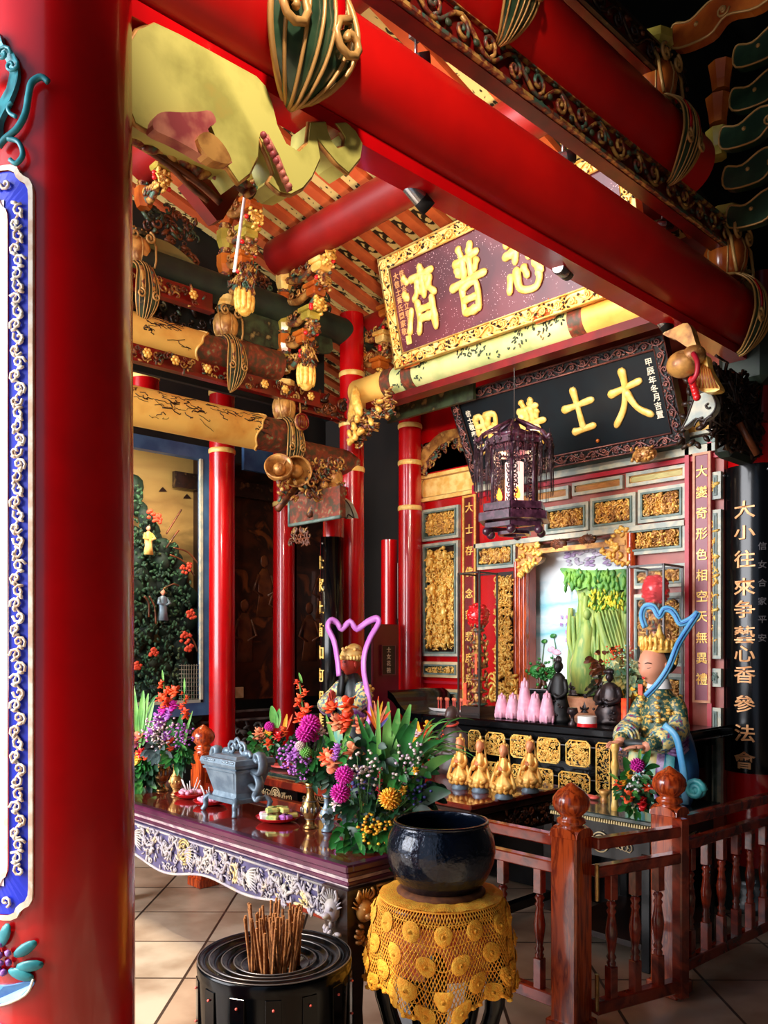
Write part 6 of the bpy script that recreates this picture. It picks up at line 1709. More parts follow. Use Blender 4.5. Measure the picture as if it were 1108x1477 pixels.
for (a, c, r_, n, s, m, L_) in ((520, 1150, .09, 60, 1, LD, .05), (560, 1120, .1, 60, 2, LV, .05), (600, 1120, .08, 50, 3, LV, .045), (515, 1205, .07, 70, 4, LV, .045), (550, 1212, .08, 80, 5, LV, .045), (485, 1180, .04, 30, 6, 'leaf_gray', .03), (520, 1175, .07, 60, 7, 'leaf_gray', .03), (560, 1180, .08, 60, 8, LD, .04), (590, 1190, .05, 40, 9, LD, .04), (535, 1090, .07, 40, 12, LD, .05), (610, 1150, .07, 50, 13, LD, .04), (500, 1145, .05, 30, 14, LD, .04)):
    it.append(('bush', m, W(a, c), r_, n, s, L_))
it += [('mum', 'magenta', W(497, 1118, -.1), .04, 1), ('mum', 'magenta', W(491, 1144, -.12), .042, 2), ('mum', 'yellow', W(563, 1152, -.16), .046, 3), ('ruf', 'yellow', W(583, 1140, -.1), .022, 4), ('ruf', 'yellow', W(600, 1112, -.1), .018, 5),
       ('ruf', 'peach', W(480, 1100, -.02), .045, 6), ('ruf', 'orange', W(472, 1092, .0), .04, 7), ('ruf', 'peach', W(512, 1085, .02), .05, 8), ('ruf', 'pale_flower', W(486, 1160, -.05), .028, 9), ('ruf', 'lilac', W(487, 1080, -.02), .025, 10), ('ruf', 'lilac', W(484, 1092, -.03), .022, 11),
       ('spray', 'pale_flower', W(525, 1110, -.06), .08, 60, 1), ('spray', 'yellow', W(545, 1195, -.08), .07, 36, 2), ('spray', 'blue_flower', W(605, 1140, -.05), .06, 60, 3), ('spray', 'pale_flower', W(590, 1100, -.04), .09, 50, 4), ('spray', 'blue_flower', W(520, 1130, -.05), .07, 40, 5), ('spray', 'yellow', W(530, 1200, -.1), .04, 20, 6),
       ('spike', 'pinkred', W(547, 1150, -.1), W(549, 1108, -.1), .013, 8, 1), ('spike', 'lotus_painted', W(583, 1128, -.08), W(584, 1105, -.08), .01, 6, 2)]
for k in range(7): it.append(('blade', ('orange', 'yellow', 'peach')[k % 3], W(543, 1052, -.02), W(528+k*6, 1025-(3-abs(k-3))*7, -.03), .006, .1))
it += [('blade', 'blue_flower', W(543, 1054, -.03), W(560, 1035, -.04), .006, 0), ('stem', 'stem', W(543, 1052, -.02)), ('ruf', 'orange', W(615, 1055, .6), .02, 3)]
for k in range(10): a = rn.uniform(480, 600); it.append(('blade', LV, W(a, 1200, -.05), W(a+rn.uniform(-18, 18), 1228+rn.uniform(-8, 5), -.12), .014, .4))
arrangement('largest bouquet, with magenta balls and tall leaves, at the offering table right end', B0, it)
b = MB(); b.lathe([(.05, 0), (.075, .02), (.085, .08), (.075, .1)], n=24); b.build('flower_pot', 'leaf_dark', loc=(B0[0], B0[1], TZ), label='low dark pot almost hidden under the largest bouquet', cat='pot')

# brass vase with orange gladiolus
V1 = Wz(448, 1194, TZ); vase(V1, .2, 'brass vase standing alone on the offering table, left of the largest bouquet')
dV = 3.66; W = lambda a, c, dd=0: Wd(a, c, dV+dd)
it = [('spike', 'orange', W(441, 1052), W(432, 984), .04, 10, 3), ('blade', LL, W(436, 985), W(431, 970), .006, 0), ('mum', 'magenta', W(448, 1045, -.03), .05, 3), ('mum', 'magenta', W(440, 1058, -.04), .045, 4), ('ruf', 'magenta', W(455, 1062, 0), .03, 5),
      ('spray', 'lilac', W(425, 1092, -.03), .075, 130, 6), ('spray', 'lilac', W(434, 1110, -.03), .05, 50, 7), ('ruf', 'lilac', W(428, 1085, -.05), .025, 8), ('ruf', 'lilac', W(418, 1095, -.05), .022, 9), ('mum', 'pale_flower', W(433, 1076, -.06), .025, 10), ('mum', LL, W(441, 1085, -.06), .03, 11),
      ('bush', LV, W(446, 1100), .05, 46, 1, .045), ('bush', LD, W(450, 1118), .04, 40, 2, .04), ('blade', LV, W(458, 1120), W(463, 1060), .014, .1), ('blade', LV, W(460, 1130), W(470, 1085), .012, .1), ('blade', LD, W(470, 1095, .1), W(458, 1050, .1), .02, 0), ('spray', 'pale_flower', W(462, 1052, 0), .04, 20, 8), ('blade', LV, W(482, 1092, .2), W(459, 1058, .2), .03, .1)]
arrangement('bouquet of one orange gladiolus spike over magenta blooms in the lone brass vase', V1+Vector((0, 0, .19)), it)
# bronze-blue vase & orange flowers in front of the red faced statue
V2 = Vector((-2.78, 2.3, TZ)); dV = V2.x*FW[0]+V2.y*FW[1]
b = vase(V2, .16, 'small blue-grey vase just behind the left side of the largest bouquet', 'gray_blue')
W2 = lambda a, c, dd=0: Wd(a, c, dV+dd)
it = [('ruf', 'orange', W2(478, 1022), .04, 1), ('ruf', 'orange', W2(503, 1018), .05, 2), ('ruf', 'orange', W2(500, 1038), .045, 3), ('ruf', 'orange', W2(497, 1048), .035, 4), ('ruf', 'peach', W2(486, 1042), .045, 5), ('ruf', 'peach', W2(520, 1046), .04, 6), ('ruf', 'peach', W2(478, 1088), .04, 7), ('blade', LL, W2(486, 1090), W2(470, 1030), .01, 0),
      ('blade', LL, W2(490, 1090), W2(512, 1030), .01, 0), ('bush', LV, W2(490, 1085), .05, 50, 4, .05), ('bush', LD, W2(484, 1120), .045, 40, 5, .04)]
arrangement('loose orange and peach blooms rising in front of the red-faced statue', V2+Vector((0, 0, .15)), it)

# left vases and bouquets
V3 = Wz(233, 1140, TZ); vase(V3, .24, 'taller brass vase at the left end of the offering table')
V4 = Wz(252, 1144, TZ); vase(V4+Vector((.05, -.02, 0)), .17, 'shorter bronze vase right of the taller one at the left end of the table', 'bronze_gold')
dL = 4.45; W = lambda a, c, dd=0: Wd(a, c, dL+dd)
it = [('spike', 'orange', W(239, 1018), W(236, 984), .042, 7, 1), ('blade', LL, W(236, 984), W(234, 966), .006, 0), ('spike', 'orange', W(266, 1032), W(266, 1000), .03, 6, 2), ('ruf', 'orange', W(252, 998), .04, 3), ('blade', LL, W(266, 1000), W(266, 978), .006, 0),
      ('ruf', 'lilac', W(243, 1030), .045, 4), ('ruf', 'magenta', W(250, 1018), .035, 5), ('ruf', 'lilac', W(230, 1040), .05, 6), ('ruf', 'magenta', W(236, 1024), .035, 7), ('spray', 'pale_flower', W(232, 1055), .11, 150, 8), ('ruf', 'lilac', W(218, 1058), .04, 9), ('ruf', 'magenta', W(215, 1064), .025, 10), ('ruf', 'lilac', W(240, 1062), .035, 11),
      ('spray', 'lilac', W(262, 1060), .08, 80, 12), ('ruf', 'orange', W(248, 1078), .035, 13), ('ruf', 'orange', W(247, 1068), .03, 14), ('blade', LV, W(250, 1075), W(243, 1030), .02, 0), ('blade', LV, W(255, 1075), W(262, 1028), .018, 0), ('blade', LL, W(262, 1080), W(278, 1025), .007, .1), ('blade', LL, W(264, 1080), W(274, 1040), .007, .1),
      ('bush', LV, W(254, 1088), .06, 60, 1, .05), ('bush', LD, W(258, 1098), .05, 50, 2, .04), ('bush', 'leaf_gray', W(230, 1080), .06, 50, 3, .05)]
arrangement('tall bouquet with two orange gladiolus spikes at the left end of the table', V3+Vector((0, 0, .23)), it)
B5 = Vector((-4.3, 2.24, TZ)); W = lambda a, c, dd=0: Wd(a, c, 4.6+dd)
it = [('blade', LL, W(200, 1080), W(207, 996), .02, .1), ('blade', LL, W(200, 1080), W(193, 990), .015, .1), ('blade', LL, W(205, 1075), W(222, 1010), .02, .3), ('blade', LV, W(205, 1075), W(228, 1030), .02, .4), ('blade', LL, W(203, 1070), W(214, 1000), .014, .1), ('blade', LV, W(205, 1060), W(232, 1002), .008, .8),
      ('ruf', 'peach', W(197, 1066, -.05), .05, 1), ('ruf', 'lotus_painted', W(196, 1070, -.06), .035, 2), ('ruf', 'plate_red', W(203, 1086, -.05), .035, 3), ('ruf', 'yellow', W(200, 1094, -.05), .04, 4), ('ruf', 'orange', W(211, 1090, -.05), .03, 5)]
for (a, c, s) in ((200, 1108, 1), (212, 1112, 2), (205, 1122, 3)): it.append(('bush', LV if s != 2 else LD, W(a, c), .07, 60, s, .06))
arrangement('leafy bouquet with peach and red blooms beside the huge red column', B5, it)

# platters
def platter(c, r, label, kind, seed):
    t = thing('platter', c, label, 'plate')
    b = MB(); b.lathe([(r*.5, 0), (r*.85, .008), (r, .022), (r*1.02, .024), (r*.97, .02), (r*.8, .012), (.001, .01)], n=36, cap=False); b.build('dish', 'plate_red', t); return t
def sweets(c, r, n, mats, label, seed, h=.035):
    rn = random.Random(seed)
    for i in range(n):
        a = rn.uniform(0, 6.28); q = r*.7*rn.random()**.6; b = MB(); s = .022
        if i % 2: b.box((0, 0, .012), (.05, .034, .022), rz=rn.uniform(0, 3), ch=.005)
        else: b.ball((0, 0, .014), (.026, .02, .014), 1)
        b.build('wrapped_sweet', mats[i % len(mats)], loc=(c[0]+q*math.cos(a), c[1]+q*math.sin(a), c[2]+.012+.02*(i//(n//2+1))), label=label % (('purple', 'yellow', 'pink', 'white')[i % 4] if mats[0] == 'lilac' else ''), cat='sweet', group=label[:20])
p = Wz(401, 1184, TZ); platter(p, .1, 'round red platter with yellow and purple wrapped offerings, left of the lone brass vase', 0, 1)
DM('wrap', (230, 214, 120), .4, c2=(150, 190, 110), scale=30, c3=(240, 200, 210))
rn = random.Random(77)
b = MB()
for i in range(11):
    a = i*.9; q = .06 if i < 7 else .02
    b.box((q*math.cos(a), q*math.sin(a), .02+.02*(i//7)), (.05, .034, .024), rz=a*1.3, ch=.006)
t = thing('wrapped_offering', p+Vector((0, 0, .008)), 'heap of yellow and purple wrapped cakes on the red platter', 'offering')
cols = ['lilac', 'wrap', 'robe_purple', 'wrap', 'pink', 'white', 'wrap']
for i in range(13):
    b = MB(); a = i*.88; q = .065 if i < 8 else .028
    b.box((q*math.cos(a), q*math.sin(a), .018+.024*(i//8)), (.055, .038, .024), rz=a*1.3, ch=.006); b.build('cake', cols[i % 7] if i < 8 else 'wrap', t)
for (px, py, lb) in ((275, 1150, 'left'), (303, 1160, 'right')):
    p = Wz(px, py, TZ); platter(p, .085, 'small red platter of pink offerings, the %s one of two left of the censer' % lb, 0, 2)
    t = thing('pink_offering', p+Vector((0, 0, .01)), 'heap of pink sugar pieces with pale sticks on the %s small red platter' % lb, 'offering')
    b = MB(); rn = random.Random(px)
    for i in range(22): a = rn.uniform(0, 6.28); q = rn.random()**.5*.055; b.ball((q*math.cos(a), q*math.sin(a), .012+rn.uniform(0, .012)), (.016, .014, .012), 0)
    b.build('sugar_piece', 'pink', t)
    b = MB()
    for i in range(7): a = i*.9; b.tube([(0.02*math.cos(a), .02*math.sin(a), .012), (.05*math.cos(a), .05*math.sin(a), .07+.01*(i % 3))], .0025, 4)
    b.build('stick', 'white', t)

# ---------------------------------------------------------------- incense drum
D0 = (-2.316, 1.685, 0); DR = .26; DZ = .55
t = thing('incense_barrel', D0, 'black round barrel with concentric rings on top, holding incense sticks, in the foreground', 'barrel')
b = MB(); b.lathe([(DR*.97, 0), (DR*.98, .3), (DR, .5), (DR*1.01, DZ-.015), (DR*.985, DZ), (DR*.95, DZ-.004), (DR*.93, DZ-.008), (DR*.88, DZ-.009), (DR*.865, DZ-.006), (DR*.835, DZ-.008), (DR*.82, DZ-.016), (DR*.72, DZ-.018), (DR*.705, DZ-.012), (DR*.68, DZ-.013), (DR*.665, DZ-.022), (DR*.56, DZ-.025), (DR*.545, DZ-.018), (DR*.52, DZ-.02), (DR*.5, DZ-.03), (DR*.42, DZ-.034), (.001, DZ-.08)], n=64, cap=False); b.build('body', 'barrel_black', t)
b = MB()
for q, z in ((.995, DZ-.002), (.85, DZ-.005), (.69, DZ-.011), (.532, DZ-.018), (.44, DZ-.032)): b.tube([(DR*q*math.cos(a*PI/32), DR*q*math.sin(a*PI/32), z) for a in range(64)], .0022, 5, closed=True)
b.build('ring', 'pewter', t)
b = MB()
for k in range(14):
    a = k*2*PI/14+.25
    b.box((DR*math.cos(a), DR*math.sin(a), .25), (.005, .05, .5), rz=a, ch=.001)
b.build('stave', 'barrel_black', t)
b = MB()
for k in range(14):
    a = k*2*PI/14+.25
    for z in (.12, .24, .36, .47): b.ball(((DR+.006)*math.cos(a), (DR+.006)*math.sin(a), z), .0045, 1)
b.build('stud', 'pink_red', t)
sp = None; rn = random.Random(3)
for k in range(64):
    a = rn.uniform(0, 6.28); q = rn.random()**.5*.085; x, y = D0[0]+q*math.cos(a), D0[1]+q*math.sin(a)
    if sp is None:
        b = MB(); b.cyl((0, 0, 0), (0, 0, .24), .0052, .0045, n=6); sp = o = b.build('incense_stick', 'incense', loc=(x, y, DZ-.075), label='thick brown incense stick in the bundle standing in the black barrel', cat='incense stick', group='incense sticks in the black barrel')
    else: o = sp.copy(); COL.objects.link(o); o.location = (x, y, DZ-.075)
    o.rotation_euler = (rn.uniform(-.12, .12)+math.sin(a)*-.08, rn.uniform(-.12, .12)+math.cos(a)*.08, 0); o.scale = (1, 1, rn.uniform(.75, 1.06))

# ---------------------------------------------------------------- black iron bowl on stand
G0 = Vector((-1.967, 2.14, 0)); GZ = .745
b = MB(); b.lathe([(.001, .0), (.1, .002), (.135, .02), (.165, .06), (.185, .11), (.19, .15), (.183, .195), (.165, .232), (.158, .24), (.162, .246), (.168, .243), (.166, .25), (.158, .252), (.152, .245), (.165, .22), (.178, .18), (.182, .14), (.176, .1), (.155, .06), (.12, .025), (.001, .015)], n=72, cap=False)
M['iron'] = mat('hammered_iron', (12, 22, 38), .2, metal=.5, coat=.5, bump=.5, bscale=55)
b.build('singing_bowl', 'iron', loc=G0+Vector((0, 0, GZ)), label='large glossy blue-black iron bowl gong on the stand with the orange crochet cloth', cat='bowl')
b = MB(); b.lathe([(.06, 0), (.125, -.005), (.15, .005), (.155, .02), (.14, .032), (.1, .03), (.09, .01)], n=48, cap=False); b.build('cushion_ring', 'cushion', loc=G0+Vector((0, 0, GZ-.012)), label='brown padded ring under the iron bowl', cat='cushion')
t = thing('bowl_stand', G0, 'black wooden stand with curved legs under the orange crochet cloth', 'stand')
b = MB(); b.lathe([(.2, .69), (.215, .7), (.215, .725), (.205, .732), (.001, .732)], n=48); b.lathe([(.17, .56), (.19, .6), (.19, .69)], n=48, cap=False); b.build('round_top', 'wood_red2', t)
for k in range(5):
    a = k*2*PI/5+R(20); b = MB(); ca, sa = math.cos(a), math.sin(a)
    b.tube(smoothpts([(.15*ca, .15*sa, .62), (.2*ca, .2*sa, .52), (.19*ca, .19*sa, .36), (.14*ca, .14*sa, .2), (.15*ca, .15*sa, .08), (.21*ca, .21*sa, .02), (.23*ca, .23*sa, .045)], 4), [.036]*8+[.03]*8+[.025]*5+[.022]*4, 8); b.build('leg', 'black', t)
b = MB(); b.tube([(.15*math.cos(a*PI/12), .15*math.sin(a*PI/12), .16) for a in range(24)], .018, 6, closed=True); b.build('ring_stretcher', 'black', t)
# crochet cloth: folded net with rosettes
CL = thing('crochet_cloth', G0, 'orange crochet cloth with round rosettes draped over the bowl stand', 'cloth')
fold = lambda th, v: 1+ v*(.055*math.sin(th*9+.6)+.035*math.sin(th*5+2)+.02*math.sin(th*14))
view_th = math.atan2(-G0.y, -G0.x)
def hem(th):
    q = (th-view_th+PI) % (2*PI)-PI
    return .27+.05*abs(math.sin(th*2+.3))**1.5*.9+.045*math.exp(-(q/.3)**2)+.012*abs(math.sin(th*14))
def cs(th, v, off=0):
    """v 0..1 from top rim to hem"""
    h = hem(th)*v; rr = (.212+.045*(1-math.exp(-v*3)))*fold(th, v)+off
    if v < .06: rr *= .96+.66*v
    return Vector((rr*math.cos(th), rr*math.sin(th), .742-h))
b = MB(); NL = 128; K = 22
for s in (-1, 1):
    for i in range(NL):
        th0 = 2*PI*i/NL; b.tube([cs(th0+s*.62*j/K, j/K) for j in range(K+1)], .0021, 3, cap=False)
for v in (.02, .98, 1.0): b.tube([cs(2*PI*i/120, v) for i in range(120)], .004, 5, closed=True)
for v in (.12, .3, .5, .7, .86): b.tube([cs(2*PI*i/120, v) for i in range(120)], .0022, 3, closed=True)
b.build('net', 'crochet', CL)
b = MB()
for k in range(60): th = 2*PI*k/60; b.ball(cs(th, 1.0), (.012, .012, .009), 0)
b.build('scalloped_hem', 'crochet', CL)
b = MB(); P = []
for j in range(5): rr = .14+.075*j/4; P.append([(rr*math.cos(a*PI/30), rr*math.sin(a*PI/30), .738+.01*(1 if j < 4 else .4)+.002*math.sin(a*1.7)) for a in range(61)])
b.grid(P); b.build('top_cloth', 'crochet', CL)
rn = random.Random(2)
for row, (v, n) in enumerate(((.2, 14), (.48, 14), (.75, 14), (.93, 14))):
    for i in range(n):
        th = 2*PI*(i+.5*(row % 2))/n+.1
        rr = .032; P = []; 
        for q in (0, .12, .2, .32, .45, .6, .75, .88, 1.0):
            row_ = []
            for k in range(24):
                a = k*PI/12; dth = q*rr*math.cos(a)/.25; dv = q*rr*math.sin(a)/hem(th)*(1+.0); vv = min(1.03, max(.0, v+dv))
                off = .008*(1-q*.6)+.0016*(k % 2)+{.12: .007, .45: .004, .75: .003}.get(q, 0)
                row_.append(cs(th+dth, vv, off+.002))
            P.append(row_)
        b = MB(); b.grid(P, closed_u=True); b.build('rosette', 'crochet', CL)
b = MB()
b.lathe([(.19, .5), (.2, .58), (.208, .68)], n=40, cap=False); b.build('lining', 'peach', CL)
# ================================================================ low table with four gold statues
LT = thing('low_table', (-3.4, 3.84, 0), 'low black-brown table behind the railing carrying four gold statuettes', 'table')
b = MB(); b.box((0, 0, .735), (1.0, .9, .03), ch=.006); b.build('table_top', 'table_top', LT)
b = MB(); b.box((0, 0, .7), (.98, .88, .04), ch=.006); b.box((0, 0, .6), (.92, .82, .13)); b.build('apron', 'wood_dark', LT)
b = MB(); b.T = Tr(.462, -.4, .55, PI/2); carve(b, .8, .12, .02, 90, 4, size=.06, mats=(0, 1))
b.T = Tr(-.45, -.412, .55); carve(b, .9, .12, .02, 90, 5, size=.06, mats=(0, 1)); b.T = None; b.build('carving', ['carve_dark', 'carve_brown'], LT)
for sx in (-1, 1):
    for sy in (-1, 1): b = MB(); b.box((sx*.43, sy*.38, .3), (.07, .07, .6), ch=.006); b.build('leg', 'wood_dark', LT)
b = MB(); b.box((0, -.38, .1), (.85, .05, .05)); b.box((.43, 0, .1), (.05, .75, .05)); b.build('stretcher', 'black', LT)

def person_head(mb, c, r, yaw=0, pitch=0):
    """head with brow, nose, lips, chin and ears, facing -Y"""
    c = Vector(c); m = Matrix.Translation(c) @ Matrix.Rotation(yaw, 4, 'Z') @ Matrix.Rotation(pitch, 4, 'X'); old = mb.T; mb.T = (old @ m) if old is not None else m
    n = 28; P = []
    for j in range(19):
        ph = -PI/2+PI*j/18; z = math.sin(ph); rr = math.cos(ph); row = []
        for i in range(n):
            a = 2*PI*i/n; x = rr*math.cos(a)*.8; y = rr*math.sin(a)*.92; zz = z*1.12
            if zz < -.1: k = 1-.32*min(1, (-.1-zz)); x *= k; y *= (1-.12*min(1, -.1-zz)) if y < 0 else (1-.35*min(1, -.1-zz))
            if y < 0:   # face
                f = math.exp(-(x/.12)**2)
                y -= .2*f*math.exp(-((zz+.14)/.15)**2)          # nose
                y -= .06*math.exp(-(x/.2)**2)*math.exp(-((zz+.48)/.08)**2)   # lips
                y -= .07*math.exp(-(x/.22)**2)*math.exp(-((zz+.82)/.14)**2)  # chin
                y += .09*(math.exp(-((x-.3)/.16)**2)+math.exp(-((x+.3)/.16)**2))*math.exp(-((zz-.08)/.1)**2)  # eyes
                y -= .05*math.exp(-(x/.5)**2)*math.exp(-((zz-.3)/.12)**2)
                y -= .05*(math.exp(-((x-.38)/.2)**2)+math.exp(-((x+.38)/.2)**2))*math.exp(-((zz+.25)/.2)**2)
            row.append((x*r, y*r, zz*r))
        P.append(row)
    mb.grid(P, closed_u=True)
    for s in (-1, 1): mb.ball((s*.8*r, .08*r, -.08*r), (.09*r, .16*r, .3*r), 1)
    mb.T = old; return m
def face_marks(par, m, r, lip='plate_red', brow='wood_dark', off=None):
    b = MB(); b.T = (off @ m) if off is not None else m
    for s in (-1, 1):
        b.tube(smoothpts([(s*.14*r, -.86*r, .27*r), (s*.32*r, -.83*r, .34*r), (s*.5*r, -.7*r, .28*r)], 3), .034*r, 4)
        b.tube(smoothpts([(s*.16*r, -.81*r, .06*r), (s*.3*r, -.8*r, .03*r), (s*.45*r, -.7*r, .07*r)], 3), .042*r, 4)
    b.build('brow_and_eye', brow, par)
    b = MB(); b.T = (off @ m) if off is not None else m
    b.ball((0, -.93*r, -.46*r), (.15*r, .05*r, .035*r), 1); b.ball((0, -.93*r, -.53*r), (.11*r, .05*r, .035*r), 1); b.build('lips', lip, par)
def hand(mb, c, d, up, s, curl=.5, side=1):
    """palm, four unequal bent fingers and a thumb leaving the side of the palm; d fingers' direction, up back of hand"""
    c = Vector(c); d = Vector(d).normalized(); up = Vector(up); sd = d.cross(up).normalized(); up = sd.cross(d).normalized()
    rot = Matrix((sd, d, up)).transposed()
    mb.ball(c+d*s*.22, (s*.24, s*.27, s*.1), 1, rot=rot)
    for i, (L, o) in enumerate(((.42, -.17), (.48, -.06), (.45, .06), (.35, .17))):
        p = c+d*s*.42+sd*s*o; p2 = p+d*s*L*.5-up*s*L*.12*curl; p3 = p2+(d*(1-curl*.8)-up*curl).normalized()*s*L*.35; p4 = p3+(d*(1-curl*1.2)-up*curl*1.4).normalized()*s*L*.25
        mb.tube([p-d*s*.1, p, p2, p3, p4], [s*.06, s*.06, s*.055, s*.048, s*.036], 6)
    p = c+d*s*.15+sd*side*s*.2; mb.tube([p-sd*side*s*.05, p+(d+sd*side).normalized()*s*.16, p+(d*1.4+sd*side*.5).normalized()*s*.34-up*s*.05], [s*.07, s*.06, s*.045], 6)

# gold statuettes: seated robed guanyin shapes with flame mandorla
def gold_statue(loc_, label):
    t = thing('gold_statuette', loc_, label, 'statue', None)
    b = MB(); b.lathe([(.055, 0), (.062, .01), (.05, .03), (.055, .04)], n=20); b.build('pedestal', 'gray_blue', t)
    b = MB()
    b.loft([(0, 0, .035, .062, .05), (0, -.01, .06, .076, .064), (.01, -.015, .09, .066, .056), (0, 0, .125, .04, .034), (0, 0, .165, .034, .028), (0, 0, .2, .038, .026), (0, 0, .222, .028, .02), (0, 0, .235, .013, .012), (0, 0, .25, .012, .011)], 28, fn=lambda a, z: 1+.07*math.sin(a*9+z*30))
    for k in range(12): a = k*PI/6; b.ball((.068*math.cos(a), .056*math.sin(a), .05), (.02, .016, .02), 1)
    for s in (-1, 1):
        b.tube(smoothpts([(s*.034, 0, .208), (s*.05, -.012, .17), (s*.038, -.04, .145), (s*.01, -.055, .165)], 4), [.011, .012, .012, .013, .013, .014, .015, .016, .016, .014, .012, .01, .008], 7)
        b.tube(smoothpts([(s*.02, -.03, .085), (s*.06, -.05, .08), (s*.03, -.07, .065)], 3), .016, 7)
        b.tube(smoothpts([(s*.058, -.02, .15), (s*.075, -.02, .1), (s*.085, -.02, .06)], 3), [.008, .01, .012, .013, .014, .013, .01], 6)
    b.build('robe', 'gold_statue', t)
    b = MB(); m = person_head(b, (0, -.008, .272), .036)
    hand(b, (0.006, -.062, .165), (0, -.2, 1), (0, -1, 0), .03, .1); hand(b, (-.006, -.062, .165), (0, -.2, 1), (0, -1, 0), .03, .1, -1)
    b.build('head', 'face_pinkgold', t)
    b = MB(); b.ball((0, .02, .292), (.027, .022, .024), 1); b.ball((0, .006, .322), (.011, .011, .016), 1)
    for k in range(-3, 4): b.ball((k*.008, -.022+abs(k)*.004, .304+.003*(3-abs(k))), (.005, .004, .009), 0)
    b.tube(smoothpts([(-.022, .006, .285), (-.03, .012, .25), (-.034, .012, .21)], 3), .007, 5); b.tube(smoothpts([(.022, .006, .285), (.03, .012, .25), (.034, .012, .21)], 3), .007, 5)
    b.build('topknot_and_crown', 'gold_statue', t)
    return t
DM('gold_statue', (244, 196, 108), .38, metal=.3, c2=(226, 160, 70), scale=16)
DM('face_pinkgold', (232, 150, 104), .45, metal=.1)
P4 = [(664, 1138), (693, 1143), (727, 1152), (765, 1143)]
lb4 = ['leftmost of the four gold statuettes, beside the grass-like leaves', 'second from the left of the four gold statuettes on the low table', 'third from the left and nearest of the four gold statuettes', 'rightmost of the four gold statuettes, in front of the gold altar panels']
gs = gold_statue(Wz(*P4[0], .75), lb4[0]); gs.scale = (.84, .84, .98); gs.rotation_euler = (0, 0, R(15))
for p, l_ in zip(P4[1:], lb4[1:]): dup(gs, loc=Wz(*p, .75), rz=R(15), label=l_)
# dark bronze monk
def monk(loc_, s, label):
    t = thing('monk_statue', loc_, label, 'statue'); b = MB(); b.T = Matrix.Scale(s, 4)
    b.loft([(0, 0, 0, .3, .24), (0, 0, .12, .34, .28), (0, 0, .28, .26, .2), (0, 0, .5, .22, .17), (0, 0, .68, .23, .16), (0, 0, .76, .15, .12), (0, 0, .8, .09, .08), (0, 0, .86, .08, .08)], 28, fn=lambda a, z: 1+.04*math.sin(a*8+z*9))
    for q in (-1, 1): b.tube(smoothpts([(q*.2, 0, .7), (q*.29, -.05, .5), (q*.2, -.2, .36), (0, -.24, .36)], 4), [.08]*5+[.075]*4+[.06]*4, 8)
    b.build('robe', 'monk_robe', t); b = MB(); b.T = Matrix.Scale(s, 4); person_head(b, (0, -.02, 1.0), .14); hand(b, (.02, -.24, .36), (-1, -.3, 0), (0, 0, 1), .14, .6); b.build('head', 'monk_skin', t)
    b = MB(); b.T = Matrix.Scale(s, 4); b.tube([(.11*math.cos(a*PI/8), .1*math.sin(a*PI/8)-.02, .84-.03*math.sin(a*PI/8)*-1) for a in range(16)], .022, 5, closed=True); b.build('collar', 'face_red', t); return t
DM('monk_robe', (74, 58, 54), .45, c2=(56, 42, 40), scale=8)
DM('monk_skin', (70, 50, 46), .4)
monk(Vector((-3.735, 4.18, .75)), .39, 'dark bronze seated monk statue in front of the left end of the altar')
b = MB(); rn = random.Random(4)
t = arrangement('small orange, white and red blooms beside the dark monk statue', (-3.86, 3.95, .75), [('ruf', 'pale_flower', Wd(603, 1058, 5.6), .04, 1), ('ruf', 'yellow', Wd(618, 1046, 5.6), .04, 2), ('ruf', 'plate_red', Wd(617, 1062, 5.55), .045, 3), ('ruf', 'yellow', Wd(600, 1070, 5.6), .04, 4), ('blade', 'yellow', Wd(606, 1070, 5.6), Wd(603, 1040, 5.6), .012, 0), ('bush', LV, Wd(610, 1085, 5.6), .06, 30, 3, .05), ('spray', 'orange', Wd(640, 1062, 5.6), .05, 20, 3)])

# ================================================================ side tables with dark stone tops
def side_table(x0, x1, y0, y1, label, emblem=True):
    t = thing('side_table', ((x0+x1)/2, (y0+y1)/2, 0), label, 'table'); w, d = x1-x0, y1-y0
    b = MB(); b.box((0, 0, .737), (w, d, .026), ch=.006); b.build('stone_top', 'stone_top', t)
    b = MB()
    for k in range(int(w/.014)): b.box((-w/2+.01+k*.014, -d/2+.012, .715), (.009, .01, .018), taper=.6)
    for k in range(int(d/.014)): b.box((w/2-.012, -d/2+.01+k*.014, .715), (.01, .009, .018), taper=.6)
    b.build('beaded_fringe', 'beige_fringe', t)
    b = MB(); b.box((0, 0, .69), (w-.04, d-.04, .05)); b.box((0, 0, .6), (w-.06, d-.06, .15)); b.build('apron', 'black', t)
    b = MB()
    if emblem:
        for (T_) in (Tr(0, -d/2+.028, .6), Tr(w/2-.028, 0, .6, PI/2)):
            b.T = T_
            for rr in (.05, .035): b.tube([(rr*math.cos(a*PI/10), -.004, rr*math.sin(a*PI/10)) for a in range(20)], .004, 5, closed=True)
            for a in (0, PI/2, PI/4, 3*PI/4): b.tube([(-.035*math.cos(a), -.004, -.035*math.sin(a)), (.035*math.cos(a), -.004, .035*math.sin(a))], .005, 5)
            b.m = 1; carve(b, .0001+.12, .08, .01, 1, 1)
            for q in (-1, 1):
                for k in range(5): b.tube([(q*(.075+k*.022)+p_[0], -.004, p_[2]*1.3) for p_ in spiral(0, 0, .022, k, 1.1, 9)], .003, 4)
            b.m = 0
    b.T = None; b.build('round_emblem', ['cream', 'pewter'], t)
    for sx in (-1, 1):
        for sy in (-1, 1): b = MB(); b.box((sx*(w/2-.05), sy*(d/2-.05), .29), (.05, .05, .58), ch=.005); b.build('leg', 'black', t)
    b = MB(); b.box((0, 0, .12), (w-.06, d-.06, .03)); b.build('shelf', 'wood_dark', t)
    return t
side_table(-2.62, -2.02, 3.7, 4.45, 'dark stone-topped side table with pale beaded fringe right of the nearest newel post')
